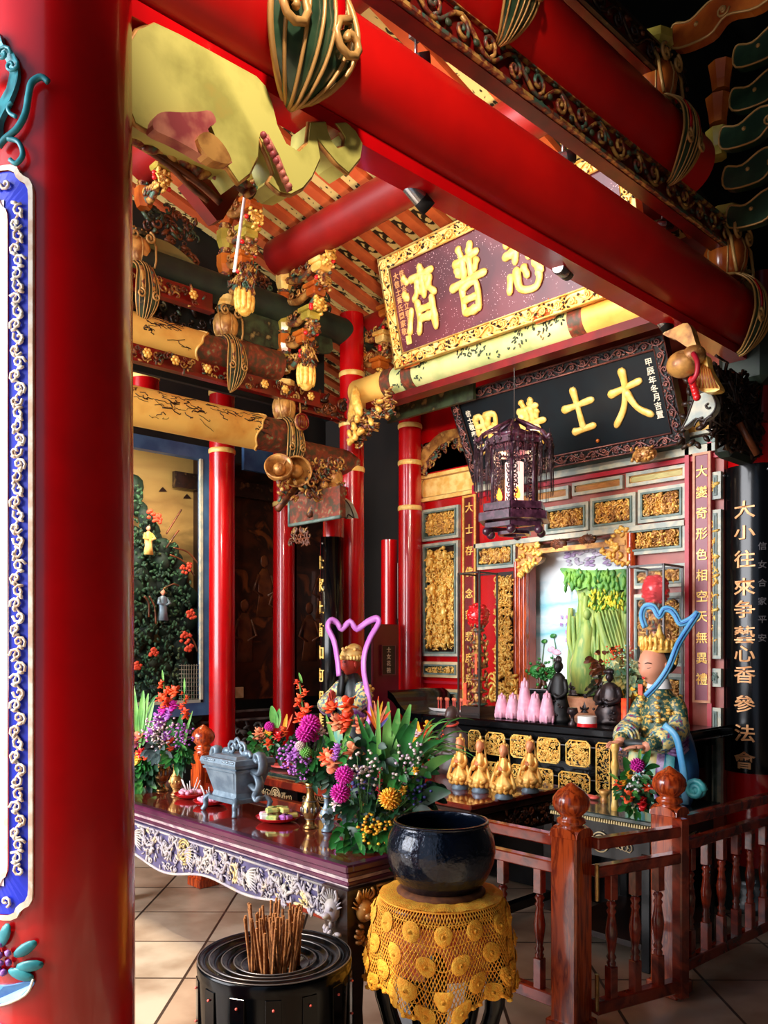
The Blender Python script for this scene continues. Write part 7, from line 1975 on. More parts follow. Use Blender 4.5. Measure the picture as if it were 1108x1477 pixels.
side_table(-4.83, -4.3, 3.3, 3.78, 'dark stone-topped side table at the left behind the censer')
# figures' tables
b = MB(); b.box((0, 0, .36), (.5, .5, .72), ch=.01); b.box((0, 0, .735), (.54, .54, .03), ch=.005); b.build('statue_pedestal', 'black', loc=(-4.55, 4.06, 0), label='black pedestal under the red-faced statue', cat='pedestal')

# ================================================================ guardian statue with blue ribbon
S0 = Vector((-2.25, 4.2, .75))
ST = thing('guardian_statue', S0, 'painted guardian statue with gold crown and sweeping blue ribbon, leaning on a golden staff', 'statue')
b = MB()
b.loft([(0, .02, 0, .14, .12), (0, .02, .04, .145, .12), (0, .01, .2, .115, .1), (0, 0, .34, .095, .085), (0, 0, .42, .1, .085), (0, 0, .5, .105, .08), (0, 0, .56, .1, .07), (0, 0, .6, .07, .055), (0, 0, .63, .045, .042), (0, 0, .67, .042, .04)], 36, fn=lambda a, z: 1+.06*math.sin(a*11+z*14)*(1 if z < .4 else .3))
for s, elbow, wr in ((1, (.14, -.08, .38), (.07, -.26, .34)), (-1, (-.145, -.06, .39), (-.1, -.24, .35))):
    b.tube(smoothpts([(s*.085, 0, .56), (s*.13, -.02, .48), elbow, wr], 4), [.044, .045, .045, .043, .04, .04, .042, .044, .045, .044, .04, .038, .034], 10)
b.build('body', 'robe_green', ST)
b = MB(); m = person_head(b, (-.012, -.03, .742), .098, yaw=R(-16), pitch=R(10))
b.lathe([(.04, .63), (.038, .7)], n=20); b.build('head', 'skin', ST); b = MB()
hd = Vector((-.085, -.37, .335)); hand(b, (-.09, -.25, .34), (0, -1, -.05), (0, 0, 1), .13, .25); b.tube([(-.1, -.2, .35), (-.09, -.26, .34)], .026, 8); b.build('hand', 'skin', ST); b = MB()
hand(b, (.06, -.27, .33), (-.9, -.6, -.05), (0, 0, 1), .12, .3); b.tube([(.09, -.22, .34), (.06, -.27, .33)], .026, 8)
b.build('hand', 'skin', ST); face_marks(ST, m, .098)
b = MB(); b.loft([(0, 0, .62, .07, .06), (0, -.005, .66, .058, .052), (0, -.005, .675, .05, .046)], 24, cap=False); b.build('white_collar', 'white', ST)
b = MB(); b.ball((-.005, .02, .772), (.094, .085, .085), 2); b.build('hair', 'robe_dark', ST)
b = MB(); rn = random.Random(6)
b.lathe([(.084, .815), (.094, .83), (.085, .86), (.07, .88)], (0, .0, .0), 28, cap=False)
for k in range(-5, 6):
    a = k*.3; x, y = math.sin(a)*.092, -math.cos(a)*.092; h = .02+.03*math.exp(-(k/2.2)**2)
    b.tube([(x, y, .83), (x*1.06, y*1.06, .85+h), (x*.98, y*.98, .86+h*1.15)], [.009, .011, .002], 5)
    b.ball((x*1.05, y*1.05, .838), .008, 1)
    for dn in (-1, 1): b.tube([(x*1.04+p_[0]*math.cos(a), y*1.04+p_[0]*math.sin(a), .855+h*.6+p_[2]) for p_ in spiral(dn*.012, 0, .012, k, 1.2, 8)], .003, 4)
b.loft([(0, 0, .87, .04, .04), (0, 0, .9, .03, .03), (0, 0, .93, .014, .014), (0, 0, .97, .004, .004)], 12)
for s in (-1, 1):
    for k in range(6): b.ball((s*.094, .0+.008*k, .76+.02*k), (.009, .016, .013), 0)
    b.tube([(s*.1+p_[0], .02, .87+p_[2]) for p_ in spiral(0, 0, .026, 0, 1.2, 10)], .006, 5); b.ball((s*.115, .02, .885), (.02, .008, .028), 1, rot=Matrix.Rotation(s*.6, 3, 'Y'))
b.build('crown', 'gold_bright', ST)
# sleeves, skirts
b = MB()
for s in (-1, 1):
    b.tube(smoothpts([(s*.12, -.02, .46), (s*.14, -.07, .4), (s*.125, -.14, .37), (s*.1, -.2, .35)], 4), [.05, .052, .055, .058, .06, .062, .064, .066, .066, .064, .06, .054, .046], 12)
    for k in range(3): b.tube([(s*.1+.066*math.cos(a*PI/8)*(1-.12*k), -.16-.018*k, .36+.066*math.sin(a*PI/8)*(1-.12*k)) for a in range(16)], .008, 5, closed=True)
b.T = None; b.build('sleeve', 'robe_multi', ST)
b = MB()
for s in (-1, 1):
    for k in range(4): b.tube(smoothpts([(s*.09, -.2+.01*k, .38-.02*k), (s*.17, -.16+.01*k, .345-.02*k), (s*.19, -.06, .375-.02*k)], 4), .012, 6)
b.build('cuff_drape', 'robe_purple', ST)
b = MB(); b.tube(smoothpts([(-.16, -.17, .345), (-.1, -.22, .33), (0, -.25, .34), (.1, -.22, .34)], 4), .024, 8); b.build('forearm_guard', 'robe_dark', ST)
b = MB()
for (x, m_) in ((-.09, 0), (-.04, 1), (.02, 0), (.07, 2), (.11, 1)):
    b.m = m_; P = []
    for j in range(8):
        t_ = j/7; z = .36-.34*t_; w = .03+.012*t_; y = -.09-.05*math.sin(t_*PI*.6); P.append([(x-w, y+.01, z), (x, y-.012, z-.004), (x+w, y+.01, z)])
    b.grid(P)
b.build('skirt_panel', ['robe_yellow', 'teal', 'robe_purple'], ST)
b = MB(); P = []
for j in range(10):
    t_ = j/9; row = []
    for i in range(9):
        u = i/8; a = R(-60)+u*R(175); rr = .12+.05*math.sin(t_*PI)+.03*t_+.012*math.sin(u*16+t_*3); row.append((rr*math.cos(a)*1.05, rr*math.sin(a)*.9+.02, .42-.42*t_))
    P.append(row)
b.grid(P); b.build('blue_cloak', 'cloak_blue', ST)
b = MB(); b.T = Matrix.Translation(-S0)
rb = [(932, 1004), (950, 985), (966, 960), (978, 930), (992, 907), (1007, 884), (997, 893), (982, 899), (975, 888), (968, 880), (958, 879), (951, 889), (943, 876), (931, 875), (926, 888), (931, 905)]
b.tube(smoothpts([Wy(a, c, 4.03+.1*min(1, i/5)) for i, (a, c) in enumerate(rb)], 4), .019, 8, flat=.55, up=(0, 1, 0))
b.tube(smoothpts([Wy(a, c, 4.02) for a, c in ((958, 1046), (975, 1062), (982, 1090), (987, 1120), (989, 1160))], 4), .02, 8, flat=.5, up=(0, 1, 0))
b.build('blue_ribbon', 'ribbon_blue', ST)
b = MB(); b.T = Matrix.Translation(-S0)
b.tube([p+Vector((.004, -.012, 0)) for p in smoothpts([Wy(a, c, 4.03+.1*min(1, i/5)) for i, (a, c) in enumerate(rb)], 4)], .006, 6); b.build('ribbon_fold', 'cloak_blue', ST)
b = MB(); b.T = Matrix.Translation(-S0); c = Wy(1003, 1139, 4.0)
b.tube([c+Vector((p_[0], 0, p_[2])) for p_ in spiral(0, 0, .05, 0, 1.8, 22)], [.016]*22, 6); b.ball(c+Vector((0, .01, 0)), (.055, .02, .05), 1); b.build('shell_curl', 'teal', ST)
b = MB()
for k in range(60): a = rn.uniform(0, 6.28); z = rn.uniform(.4, .58); b.ball((.122*math.cos(a), .098*math.sin(a), z), (.016, .01, .01), 0)
for k in range(40): a = rn.uniform(-2.6, -.2); z = rn.uniform(.02, .3); b.ball((.15*math.cos(a), .135*math.sin(a), z), (.014, .008, .012), 0)
b.build('armour_ornament', 'gold', ST)
sx_, sy_ = -2.3, 3.83
b = MB(); b.lathe([(.018, 0), (.02, .02), (.015, .05), (.016, .2), (.022, .22), (.022, .24), (.015, .26), (.016, .3), (.024, .32), (.018, .345)], n=16)
b.build('staff', 'gold_pale', loc=(sx_, sy_, .75), label='pale golden ridged staff under the blue-ribboned statue\'s hand', cat='staff')

# ================================================================ red faced statue with pink ribbon
S1 = Vector((-4.62, 4.06, .75))
SG = thing('warrior_statue', S1, 'red-faced bearded warrior statue with pink-purple ribbon and clasped hands, left of the altar', 'statue')
b = MB()
b.loft([(0, .02, 0, .15, .12), (0, .01, .05, .155, .13), (0, .01, .2, .135, .12), (0, 0, .36, .12, .1), (0, 0, .48, .13, .1), (0, 0, .56, .125, .09), (0, 0, .61, .08, .06), (0, 0, .65, .04, .04)], 36, fn=lambda a, z: 1+.06*math.sin(a*10+z*12))
b.build('body', 'robe_dark', SG)
b = MB()
for s in (-1, 1):
    b.tube(smoothpts([(s*.1, 0, .56), (s*.17, -.04, .47), (s*.13, -.15, .42), (s*.03, -.17, .46)], 4), [.055, .058, .06, .062, .064, .064, .062, .06, .06, .055, .05, .042, .034], 10)
b.build('sleeve', 'robe_multi', SG)
b = MB(); m = person_head(b, (0, -.02, .72), .082, yaw=R(-10), pitch=R(10)); b.build('head', 'face_red', SG); b = MB()
for s in (-1, 1): hand(b, (s*.012, -.185, .43), (0, -.1, 1), (s, 0, 0), .11, .05, -s)
b.build('clasped_hands', 'face_red', SG); face_marks(SG, m, .082, lip='wood_dark')
b = MB(); b.loft([(0, -.1, .42, .008, .006), (0, -.115, .5, .022, .014), (0, -.105, .57, .026, .016), (0, -.1, .64, .028, .016), (0, -.1, .655, .016, .012)], 14, fn=lambda a, z: 1+.12*math.sin(a*6)); b.build('beard', 'black_matte', SG)
b = MB(); b.ball((0, .0, .78), (.088, .09, .06), 2); b.ball((0, .02, .82), (.06, .06, .05), 2)
for k in range(24): a = k*.262; b.ball((.088*math.cos(a), .088*math.sin(a)-.005, .765), (.018, .014, .018), 1)
for k in range(14): b.ball((rn.uniform(-.06, .06), rn.uniform(-.08, .02), .8+rn.uniform(0, .04)), .014, 1)
b.build('helmet', 'gold_pale', SG)
b = MB()
for k in range(40): b.ball((.15+rn.uniform(-.03, .04), rn.uniform(-.05, .05), rn.uniform(.3, .58)), (.018, .016, .014), 0)
for k in range(30): a = rn.uniform(-2.8, -.3); b.ball((.14*math.cos(a), .12*math.sin(a), rn.uniform(.05, .35)), (.016, .01, .014), 0)
b.build('armour_ornament', 'gold', SG)
b = MB()
for s in (-1, 1): b.tube(smoothpts([(s*.12, -.17, .44), (s*.18, -.13, .38), (s*.17, -.05, .34)], 4), .03, 8)
b.build('cuff', 'robe_purple', SG)
b = MB(); P = [[(-.05+.1*i/2, -.135-.01*(i % 2), .34-.045*j) for i in range(3)] for j in range(7)]; b.grid(P); b.build('skirt_panel', 'robe_yellow', SG)
b = MB(); b.T = Matrix.Translation(-S1)
rb = [(489, 975), (487, 953), (482, 925), (473, 905), (477, 895), (486, 898), (493, 907), (505, 897), (515, 907), (530, 897), (543, 892), (546, 899), (534, 920), (526, 943), (525, 969), (531, 1003), (534, 1030), (528, 1050)]
b.tube(smoothpts([Wd(a, c, 6.0+.05*math.sin(i*.3)) for i, (a, c) in enumerate(rb)], 4), .026, 8, flat=.5, up=(0, 1, 0)); b.build('pink_ribbon', 'ribbon_pink', SG)

# ================================================================ side bouquets
W = lambda a, c, dd=0: Wd(a, c, 4.12+dd)
it = [('mum', 'magenta', W(919, 1104), .042, 1), ('ruf', 'plate_red', W(928, 1158, -.03), .04, 2), ('ruf', 'orange', W(907, 1149, -.03), .038, 3), ('ruf', 'orange', W(938, 1136, -.03), .042, 4), ('ruf', 'yellow', W(908, 1118), .025, 5), ('ruf', 'yellow', W(900, 1126), .025, 6), ('ruf', 'yellow', W(914, 1112), .022, 7), ('ruf', 'peach', W(936, 1122), .025, 8), ('ruf', 'orange', W(893, 1132), .03, 9),
      ('spray', 'white', W(920, 1128, -.03), .06, 40, 10), ('blade', LV, W(910, 1120), W(900, 1092), .022, .1), ('blade', LV, W(925, 1110), W(938, 1082), .018, .1), ('blade', LL, W(895, 1130), W(878, 1115), .008, .2), ('blade', LV, W(930, 1110), W(952, 1105), .014, .3), ('blade', LL, W(920, 1110), W(924, 1080), .01, 0)]
for (a, c, s) in ((905, 1140, 1), (925, 1140, 2), (915, 1160, 3), (940, 1150, 4), (918, 1120, 5)): it.append(('bush', LV if s % 2 else LD, W(a, c), .055, 40, s, .04))
arrangement('bouquet with magenta mum and red anthuriums on the right side table', Vector((-2.13, 3.84, .75)), it)
W = lambda a, c, dd=0: Wd(a, c, 5.75+dd)
it = [('mum', 'magenta', W(389, 1048), .04, 1), ('ruf', 'orange', W(389, 1073, -.03), .045, 2), ('ruf', 'plate_red', W(402, 1063, -.03), .045, 3), ('ruf', 'yellow', W(389, 1056), .04, 4), ('ruf', 'peach', W(374, 1058), .05, 5), ('ruf', 'orange', W(410, 1055), .04, 6), ('blade', LL, W(398, 1050), W(392, 1018), .03, 0), ('blade', LL, W(400, 1050), W(403, 1022), .02, 0), ('blade', 'yellow', W(408, 1062), W(414, 1030), .015, 0), ('blade', 'orange', W(412, 1055), W(422, 1030), .008, 0), ('spray', 'peach', W(375, 1062), .05, 40, 7)]
for (a, c, s) in ((385, 1075, 1), (400, 1080, 2), (372, 1072, 3), (410, 1075, 4)): it.append(('bush', LV if s % 2 else LD, W(a, c), .08, 40, s, .05))
arrangement('small bouquet with magenta and red blooms on the left side table behind the censer', Vector((-4.68, 3.52, .75)), it)
b = MB(); b.lathe([(.06, 0), (.12, .01), (.13, .02), (.001, .012)], n=28, cap=False); b.build('plate', 'pink_red', loc=(-4.68, 3.52, .752), label='pink plate under the small bouquet on the left side table', cat='plate')
b = MB(); b.lathe([(.02, 0), (.022, .02), (.014, .03), (.028, .05), (.032, .07), (.026, .07), (.02, .05), (.001, .04)], n=20, cap=False); b.build('offering_cup', 'bronze_gold', loc=Wz(872, 1158, .75), label='small copper cup on the right side table beside the staff', cat='cup')
b = MB(); b.ball((0, 0, .012), (.05, .04, .014), 1); b.ball((.04, 0, .012), (.03, .03, .012), 1); b.build('pink_cake', 'pink_red', loc=Wz(848, 1152, .75), label='flat pink cake on the right side table behind the finial', cat='cake')

# ================================================================ things on the altar table
def onalt(px, py): p = Wz(px, py, ZA); p.z = ZA; return p
pc = None
tops = [(724, 1036, 998, 'leftmost'), (740, 1037, 998, 'second from left'), (757, 1040, 978, 'tallest, middle'), (772, 1041, 998, 'fourth from left'), (787, 1043, 998, 'rightmost')]
for i, (a, c, tp, lb) in enumerate(tops):
    p = onalt(a, c); p.y = min(max(p.y, YA+.05), YA+.5); h = (c-tp)*5.6/1200
    t = thing('lotus_candle', p, 'pink layered candle, %s of the five on the altar' % lb, 'candle')
    b = MB(); n = 5
    b.lathe([(.02, 0), (.045, .01), (.05, .05), (.045, h*.45), (.03, h*.75), (.004, h)], n=24, cap=False); b.build('body', 'pink', t)
    b = MB()
    for j in range(n):
        for k in range(6):
            a_ = k*PI/3+j*.5; rr = .043*(1-j/n*.75); z = h*(.06+.16*j); b.ball((rr*math.cos(a_), rr*math.sin(a_), z+h*.08), (.012, .012, h*.15), 1)
    b.build('petal', 'pink', t)
# white tray with pink candles
p = onalt(655, 1027); t = thing('candle_tray', Vector((p.x, max(p.y, YA+.08), ZA)), 'white tray at the left end of the altar table', 'tray')
b = MB(); b.box((0, 0, .006), (.48, .09, .012), ch=.003); b.box((0, -.045, .016), (.48, .006, .016)); b.build('tray', 'white', t)
pc = None
for i in range(10):
    if pc is None:
        pc = thing('small_candle', t.location+Vector((-.16, 0, .012)), 'short pink candle with a knob top on the white tray', 'candle', 'pink candles on the white tray')
        b = MB(); b.cyl((0, 0, 0), (0, 0, .07), .005, n=8); b.build('candle_stick', 'pink_red', pc); b = MB(); b.ball((0, 0, .082), (.013, .011, .015), 1); b.build('candle_top', 'peach', pc)
    else: dup(pc, loc=t.location+Vector((-.16+i*.036, .01*(-1)**i, .012)))
DM('dark_bronze', (34, 28, 32), .35, metal=.4, c2=(60, 46, 44), scale=20)
def idol(px, py, h, w, label, mt='dark_bronze', Y=None, z=None, seat=True, trim='bronze_gold', seed=0):
    if z is None: p = onalt(px, py); p.y = min(max(p.y, YA+.04), YA+.56)
    else: p = Wy(px, py, Y); p.z = z
    t = thing('idol', p, label, 'statue'); b = MB(); rn = random.Random(seed)
    b.loft([(0, 0, 0, w*.5, w*.4), (0, 0, h*.06, w*.52, w*.42), (0, 0, h*.1, w*.42, w*.34), (0, -w*.05, h*.2, w*.5, w*.42), (0, 0, h*.34, w*.36, w*.28), (0, 0, h*.58, w*.32, w*.22), (0, 0, h*.68, w*.26, w*.2), (0, 0, h*.74, w*.1, w*.1)], 20, fn=lambda a, z: 1+.07*math.sin(a*7+z*60))
    for s in (-1, 1):
        b.tube(smoothpts([(s*w*.28, 0, h*.64), (s*w*.42, -w*.1, h*.46), (s*w*.2, -w*.36, h*.38), (s*w*.05, -w*.38, h*.42)], 3), [w*.1]*5+[w*.08]*5, 6)
    b.build('robe', mt, t)
    b = MB(); person_head(b, (0, -w*.02, h*.83), h*.085); hand(b, (0, -w*.38, h*.4), (0, -.3, 1), (0, -1, 0), w*.16, .3); b.build('head', mt, t)
    b = MB(); b.ball((0, 0, h*.93), (w*.14, w*.14, h*.07), 1)
    for k in range(5): b.ball((w*(-.14+.07*k), -w*.1, h*.93), (w*.04, w*.04, h*.04), 0)
    for k in range(12): b.ball((rn.uniform(-.4, .4)*w, -w*.35, rn.uniform(.1, .4)*h), (w*.06, w*.04, w*.05), 0)
    b.build('crown', trim, t); return t
idol(880, 1044, .36, .2, 'large dark seated idol in the middle of the altar table, before the mural', seed=1, trim='dark_bronze')
idol(845, 1036, .17, .08, 'small black standing idol holding a staff, just left of the large dark seated idol', seed=2, trim='dark_bronze')
idol(806, 1042, .44, .16, 'tall black idol with bowed head between the pink candles and the small cup', 'black_matte', seed=3, trim='dark_bronze')
idol(847, 998, .24, .075, 'slim dark idol standing on the niche sill', Y=YW+.08, z=nz0+.0, seed=4, trim='carve_dark')
idol(830, 998, .15, .1, 'small squat dark idol on the niche sill, left of the slim one', Y=YW+.08, z=nz0, seed=5, trim='carve_dark')
idol(868, 996, .2, .1, 'dark idol on the niche sill beside the dried branches', Y=YW+.08, z=nz0, seed=6, trim='carve_dark')
p = onalt(847, 1048); t = thing('round_box', p, 'white round box with a red base in front of the small black idol', 'box')
b = MB(); b.cyl((0, 0, 0), (0, 0, .022), .062, n=28); b.build('base', 'plate_red', t); b = MB(); b.cyl((0, 0, .022), (0, 0, .065), .058, n=28); b.build('lid', 'white', t)
p = onalt(826, 1046); b = MB(); b.lathe([(.025, 0), (.028, .01), (.01, .03), (.012, .06), (.035, .08), (.03, .11), (.02, .11)], n=20); b.build('incense_cup', 'dark_bronze', loc=p, label='small dark stemmed cup on the altar between two dark idols', cat='cup')
p = onalt(903, 1046); b = MB(); b.lathe([(.03, 0), (.03, .17), (.026, .17), (.026, .15)], n=20); b.build('orange_cylinder', 'orange', loc=p, label='orange-red cylinder on the altar beside the guardian statue', cat='container')
# dried branches and golden fronds behind the seated idol
p = onalt(885, 1030)
it = [('bush', 'carve_brown', Wy(880, 960, 4.95), .13, 90, 1, .05), ('bush', 'carve_green', Wy(872, 985, 4.95), .1, 60, 2, .05), ('bush', 'robe_yellow', Wy(905, 975, 4.9), .12, 120, 3, .06), ('spray', 'orange', Wy(885, 945, 4.9), .08, 40, 4), ('spray', 'robe_yellow', Wy(905, 960, 4.85), .14, 90, 5), ('bush', 'yellow', Wy(902, 1005, 4.85), .07, 40, 6, .05)]
arrangement('dried branches and golden fronds behind the large dark seated idol', Vector((-2.85, 4.9, ZA)), it)
# potted plant tray
p = Wy(784, 1003, 4.85); t = thing('potted_plant', (p.x, 4.85, ZA), 'miniature tree with driftwood on a dark stand, behind the pink candles', 'plant')
zt = Wy(784, 994, 4.85).z-ZA
b = MB(); b.box((0, 0, zt-.01), (.3, .16, .02), ch=.004); b.box((0, 0, zt/2), (.2, .1, zt)); b.m = 1; b.box((0, -.08, zt+.001), (.3, .004, .006)); b.build('stand', ['black', 'pewter'], t)
b = MB(); b.tube(smoothpts([(-.05, 0, zt), (-.02, 0, zt+.06), (-.05, 0, zt+.12), (.0, 0, zt+.17)], 4), .02, 7); b.tube(smoothpts([(.02, 0, zt), (.0, 0, zt+.08), (.03, 0, zt+.12)], 4), .016, 6); b.build('trunk', 'carve_brown', t)
b = MB(); rn = random.Random(1)
for k in range(110): d = Vector((rn.gauss(0, .05), rn.gauss(0, .03), rn.gauss(.11, .04))); b.ball(d+Vector((0, 0, zt)), (.014, .014, .006), 0, rot=Matrix.Rotation(rn.uniform(0, 3), 3, 'X'))
b.ball((-.07, 0, zt+.13), (.05, .02, .04), 1); b.build('foliage', 'leaf', t)

# ================================================================ diorama and dark murals on the left wall
XD = -6.3
def wy(px, py, X=XD): return Wx(px, py, X)
t = thing('diorama_case', (XD, 3.0, 1.0), 'large diorama of rocks and figures in a blue frame on the left wall', 'diorama')
p1 = wy(305, 648); p0 = wy(306, 1030); yR = p1.y; zt_, zb_ = p1.z, p0.z; yL = 1.7; f = .11
DO = lambda x, y, z: (x-XD, y-3.0, z-1.0)
b = MB()
b.box(DO(XD, (yL+yR)/2, zt_-f/2), (.08, yR-yL, f)); b.box(DO(XD, (yL+yR)/2, zb_+f/2), (.08, yR-yL, f)); b.box(DO(XD, yR-f/2, (zt_+zb_)/2), (.08, f, zt_-zb_-2*f)); b.box(DO(XD, yL+f/2, (zt_+zb_)/2), (.08, f, zt_-zb_-2*f))
b.m = 1; b.box(DO(XD+.03, yR-f-.012, (zt_+zb_)/2), (.03, .025, zt_-zb_-2*f)); b.box(DO(XD+.03, (yL+yR)/2, zb_+f+.012), (.03, yR-yL-2*f, .025)); b.build('frame', ['blue_frame', 'trim_pale'], t)
bgm = ramp_mat('ochre_landscape', 'Z', [(.0, (100, 80, 45)), (.3, (150, 112, 60)), (.42, (110, 84, 46)), (.5, (180, 140, 80)), (.62, (120, 96, 56)), (.7, (196, 156, 92)), (.8, (160, 124, 70)), (1, (204, 170, 100))], 1.6, .18, dist=.6, span=(0, 2.3))
b = MB(); b.box((0, 0, (zt_-zb_)/2), (.03, yR-yL, zt_-zb_)); o = b.build('backdrop', bgm, t); o.location = DO(XD-.3, (yL+yR)/2, zb_)
b = MB(); b.box(DO(XD-.16, yR, (zt_+zb_)/2), (.28, .02, zt_-zb_)); b.box(DO(XD-.16, (yL+yR)/2, zt_), (.28, yR-yL, .02)); b.box(DO(XD-.16, (yL+yR)/2, zb_), (.28, yR-yL, .02)); b.build('case_side', 'wood_dark', t)
b = MB()
for (a, c, w, h) in ((262, 690, 26, 8), (230, 652, 14, 4), (235, 706, 12, 6), (270, 716, 12, 6)):
    P = [wy(a-w/2, c+h/2, XD-.27), wy(a-w*.2, c-h*.3, XD-.27), wy(a, c-h*.6, XD-.27), wy(a+w*.2, c-h*.2, XD-.27), wy(a+w/2, c+h/2, XD-.27)]
    b.add([tuple(Vector(p)-t.location) for p in P], [(0, 1, 2, 3, 4)])
b.build('painted_mountain', 'wood_dark', t)
# rock mass
b = MB(); rn = random.Random(17)
b.T = Matrix.Translation(-t.location)
def rockpt():
    while True:
        a, c = rn.uniform(180, 280), rn.uniform(700, 1050)
        lim = 205 if c < 740 else 225 if c < 780 else 255 if c < 820 else 275 if c < 930 else 268 if c < 980 else 280
        if a < lim: return a, c
for k in range(170):
    a, c = rockpt(); b.ball(wy(a, c, XD-.15+rn.uniform(-.1, .05)), (rn.uniform(.05, .09), rn.uniform(.06, .13), rn.uniform(.05, .1)), 1, rot=Matrix.Rotation(rn.uniform(0, 3), 3, 'X'))
b.build('rock_mass', 'dio_rock' if 'dio_rock' in M else 'leaf_dark', t)
b = MB(); b.T = Matrix.Translation(-t.location)
for k in range(900): a, c = rockpt(); e = wy(a, c, XD-.05+rn.uniform(-.02, .05)); b.ball(e, (.012, .022, .012), 0, rot=Matrix.Rotation(rn.uniform(0, 3), 3, 'X'))
b.build('moss', 'dio_moss' if 'dio_moss' in M else 'leaf_dark', t)
b = MB(); b.T = Matrix.Translation(-t.location)
for (a, c, r_) in ((222, 743, 8), (226, 748, 6), (268, 820, 7), (276, 886, 6), (268, 920, 8), (222, 940, 5), (273, 935, 5), (200, 960, 5)):
    for k in range(14): b.ball(wy(a+rn.uniform(-r_, r_), c+rn.uniform(-r_, r_), XD+.02), (.012, .02, .016), 0)
b.build('red_blossom', 'dio_red' if 'dio_red' in M else 'orange', t)
b = MB(); b.T = Matrix.Translation(-t.location)
for (a, c, a2, c2) in ((240, 770, 262, 735), (240, 790, 258, 765), (245, 800, 280, 830), (250, 790, 285, 812), (215, 860, 225, 900), (215, 890, 208, 860), (262, 910, 285, 940), (235, 850, 258, 845)):
    b.tube(smoothpts([wy(a, c, XD), wy((a+a2)/2+3, (c+c2)/2-5, XD+.01), wy(a2, c2, XD+.01)], 4), .008, 5)
b.build('branch', 'carve_brown', t)
def figurine(px, py, h, label, mt):
    p = wy(px, py, XD-.0); q = thing('figurine', p, label, 'figurine', rz=PI/2)
    b = MB(); b.loft([(0, 0, 0, h*.18, h*.14), (0, 0, h*.3, h*.13, h*.11), (0, 0, h*.6, h*.15, h*.1), (0, 0, h*.74, h*.13, h*.09), (0, 0, h*.8, h*.04, h*.04)], 16, fn=lambda a, z: 1+.08*math.sin(a*6))
    for s in (-1, 1): b.tube([(s*h*.12, 0, h*.72), (s*h*.2, -h*.08, h*.55), (s*h*.05, -h*.16, h*.5)], [h*.05, h*.055, h*.035], 6)
    b.build('robe', mt, q); b = MB(); person_head(b, (0, 0, h*.9), h*.09); b.build('head', 'skin', q); b = MB(); b.ball((0, h*.02, h*.95), (h*.08, h*.08, h*.06), 1); b.build('hair', 'black_matte', q)
figurine(235, 895, .26, 'robed figurine in blue-grey standing by the cave path in the diorama', 'gray_blue')
figurine(214, 800, .24, 'golden robed figurine on the upper rock of the diorama', 'gold_pale')
# green net strip at lower right of diorama
b = MB(); b.T = Matrix.Translation(-t.location)
for k in range(9): b.tube([wy(262+k*3.6, 958, XD+.02), wy(262+k*3.6, 1030, XD+.02)], .003, 4)
for k in range(12): b.tube([wy(258, 960+k*6, XD+.02), wy(294, 960+k*6, XD+.02)], .003, 4)
b.build('wire_net', 'mesh_gray', t)

mm = mat('dark_mural', (70, 34, 16), .35, c2=(34, 20, 12), scale=3.5, c3=(120, 62, 26), pos=(.4, .55), detail=8, dist=1.5, coat=.3)
for (a, c, lb, sd) in ((336, 398, 'dark varnished mural of robed figures between the two left red columns', 1), (427, 478, 'dark varnished mural behind the narrow black couplet board', 2)):
    p = wy(a, 690, -6.55); q = wy(c, 690, -6.55); t = thing('mural', (-6.55, p.y-.1, 1.1), lb, 'mural', rz=PI/2); w = q.y-p.y+.35
    b = MB(); b.box((w/2, .02, 1.1), (w, .04, 2.2)); b.build('painted_ground', mm, t)
    rn = random.Random(sd); b = MB()
    for i in range(3):
        x = w*(.3+.22*i)+rn.uniform(-.03, .03); z = .35+.28*(i % 2)+.3*i*.5; s = .34
        b.loft([(x, 0, z, .1, .006), (x+.01, 0, z+.2, .08, .006), (x, 0, z+.38, .09, .006), (x, 0, z+.46, .03, .006)], 12); b.ball((x, 0, z+.53), (.05, .008, .06), 1)
        for s_ in (-1, 1): b.tube([(x+s_*.07, -.004, z+.4), (x+s_*.13, -.004, z+.25), (x+s_*.03, -.004, z+.2)], .014, 5)
    b.build('painted_figure', 'mural_fig' if 'mural_fig' in M else 'bronze_gold', t)
b = MB(); b.box((0, 0, 0), (.05, 1.9, .14)); b.build('carved_frieze', 'carve_dark', loc=(-6.5, 4.6, 3.05), label='dark carved frieze strip above the two left murals', cat='frieze')
t = thing('stone_relief', (-6.5, 3.9, .3), 'grey carved stone relief with tree pattern under the left mural, behind the railing', 'relief', rz=PI/2)
b = MB(); b.box((.9, .02, .2), (1.8, .04, 1.0)); b.build('slab', 'carve_dark', t)
DM('relief_gray', (120, 116, 112), .5, c2=(70, 70, 70), scale=10)
b = MB(); b.T = Matrix.Translation((0, 0, 0)); carve(b, 1.8, .6, .03, 260, 9, size=.12, leaf=.7); b.m = 0; b.box((.9, -.01, .62), (1.8, .03, .02)); b.box((.9, -.01, .7), (1.8, .03, .02)); b.build('tree_carving', 'relief_gray', t)
b = MB(); b.box((0, 0, 0), (.02, .12, .1), ch=.004); b.build('wall_switch', 'cream', loc=Wx(343, 999, -6.5), label='small pale switch plate on the wall under the left mural', cat='switch')
b = MB(); b.box((0, 0, 0), (.04, .5, .3)); b.build('blue_board', 'blue_frame', loc=Wx(383, 660, -6.4), label='small blue board glimpsed between yellow beam and basket bracket', cat='board')

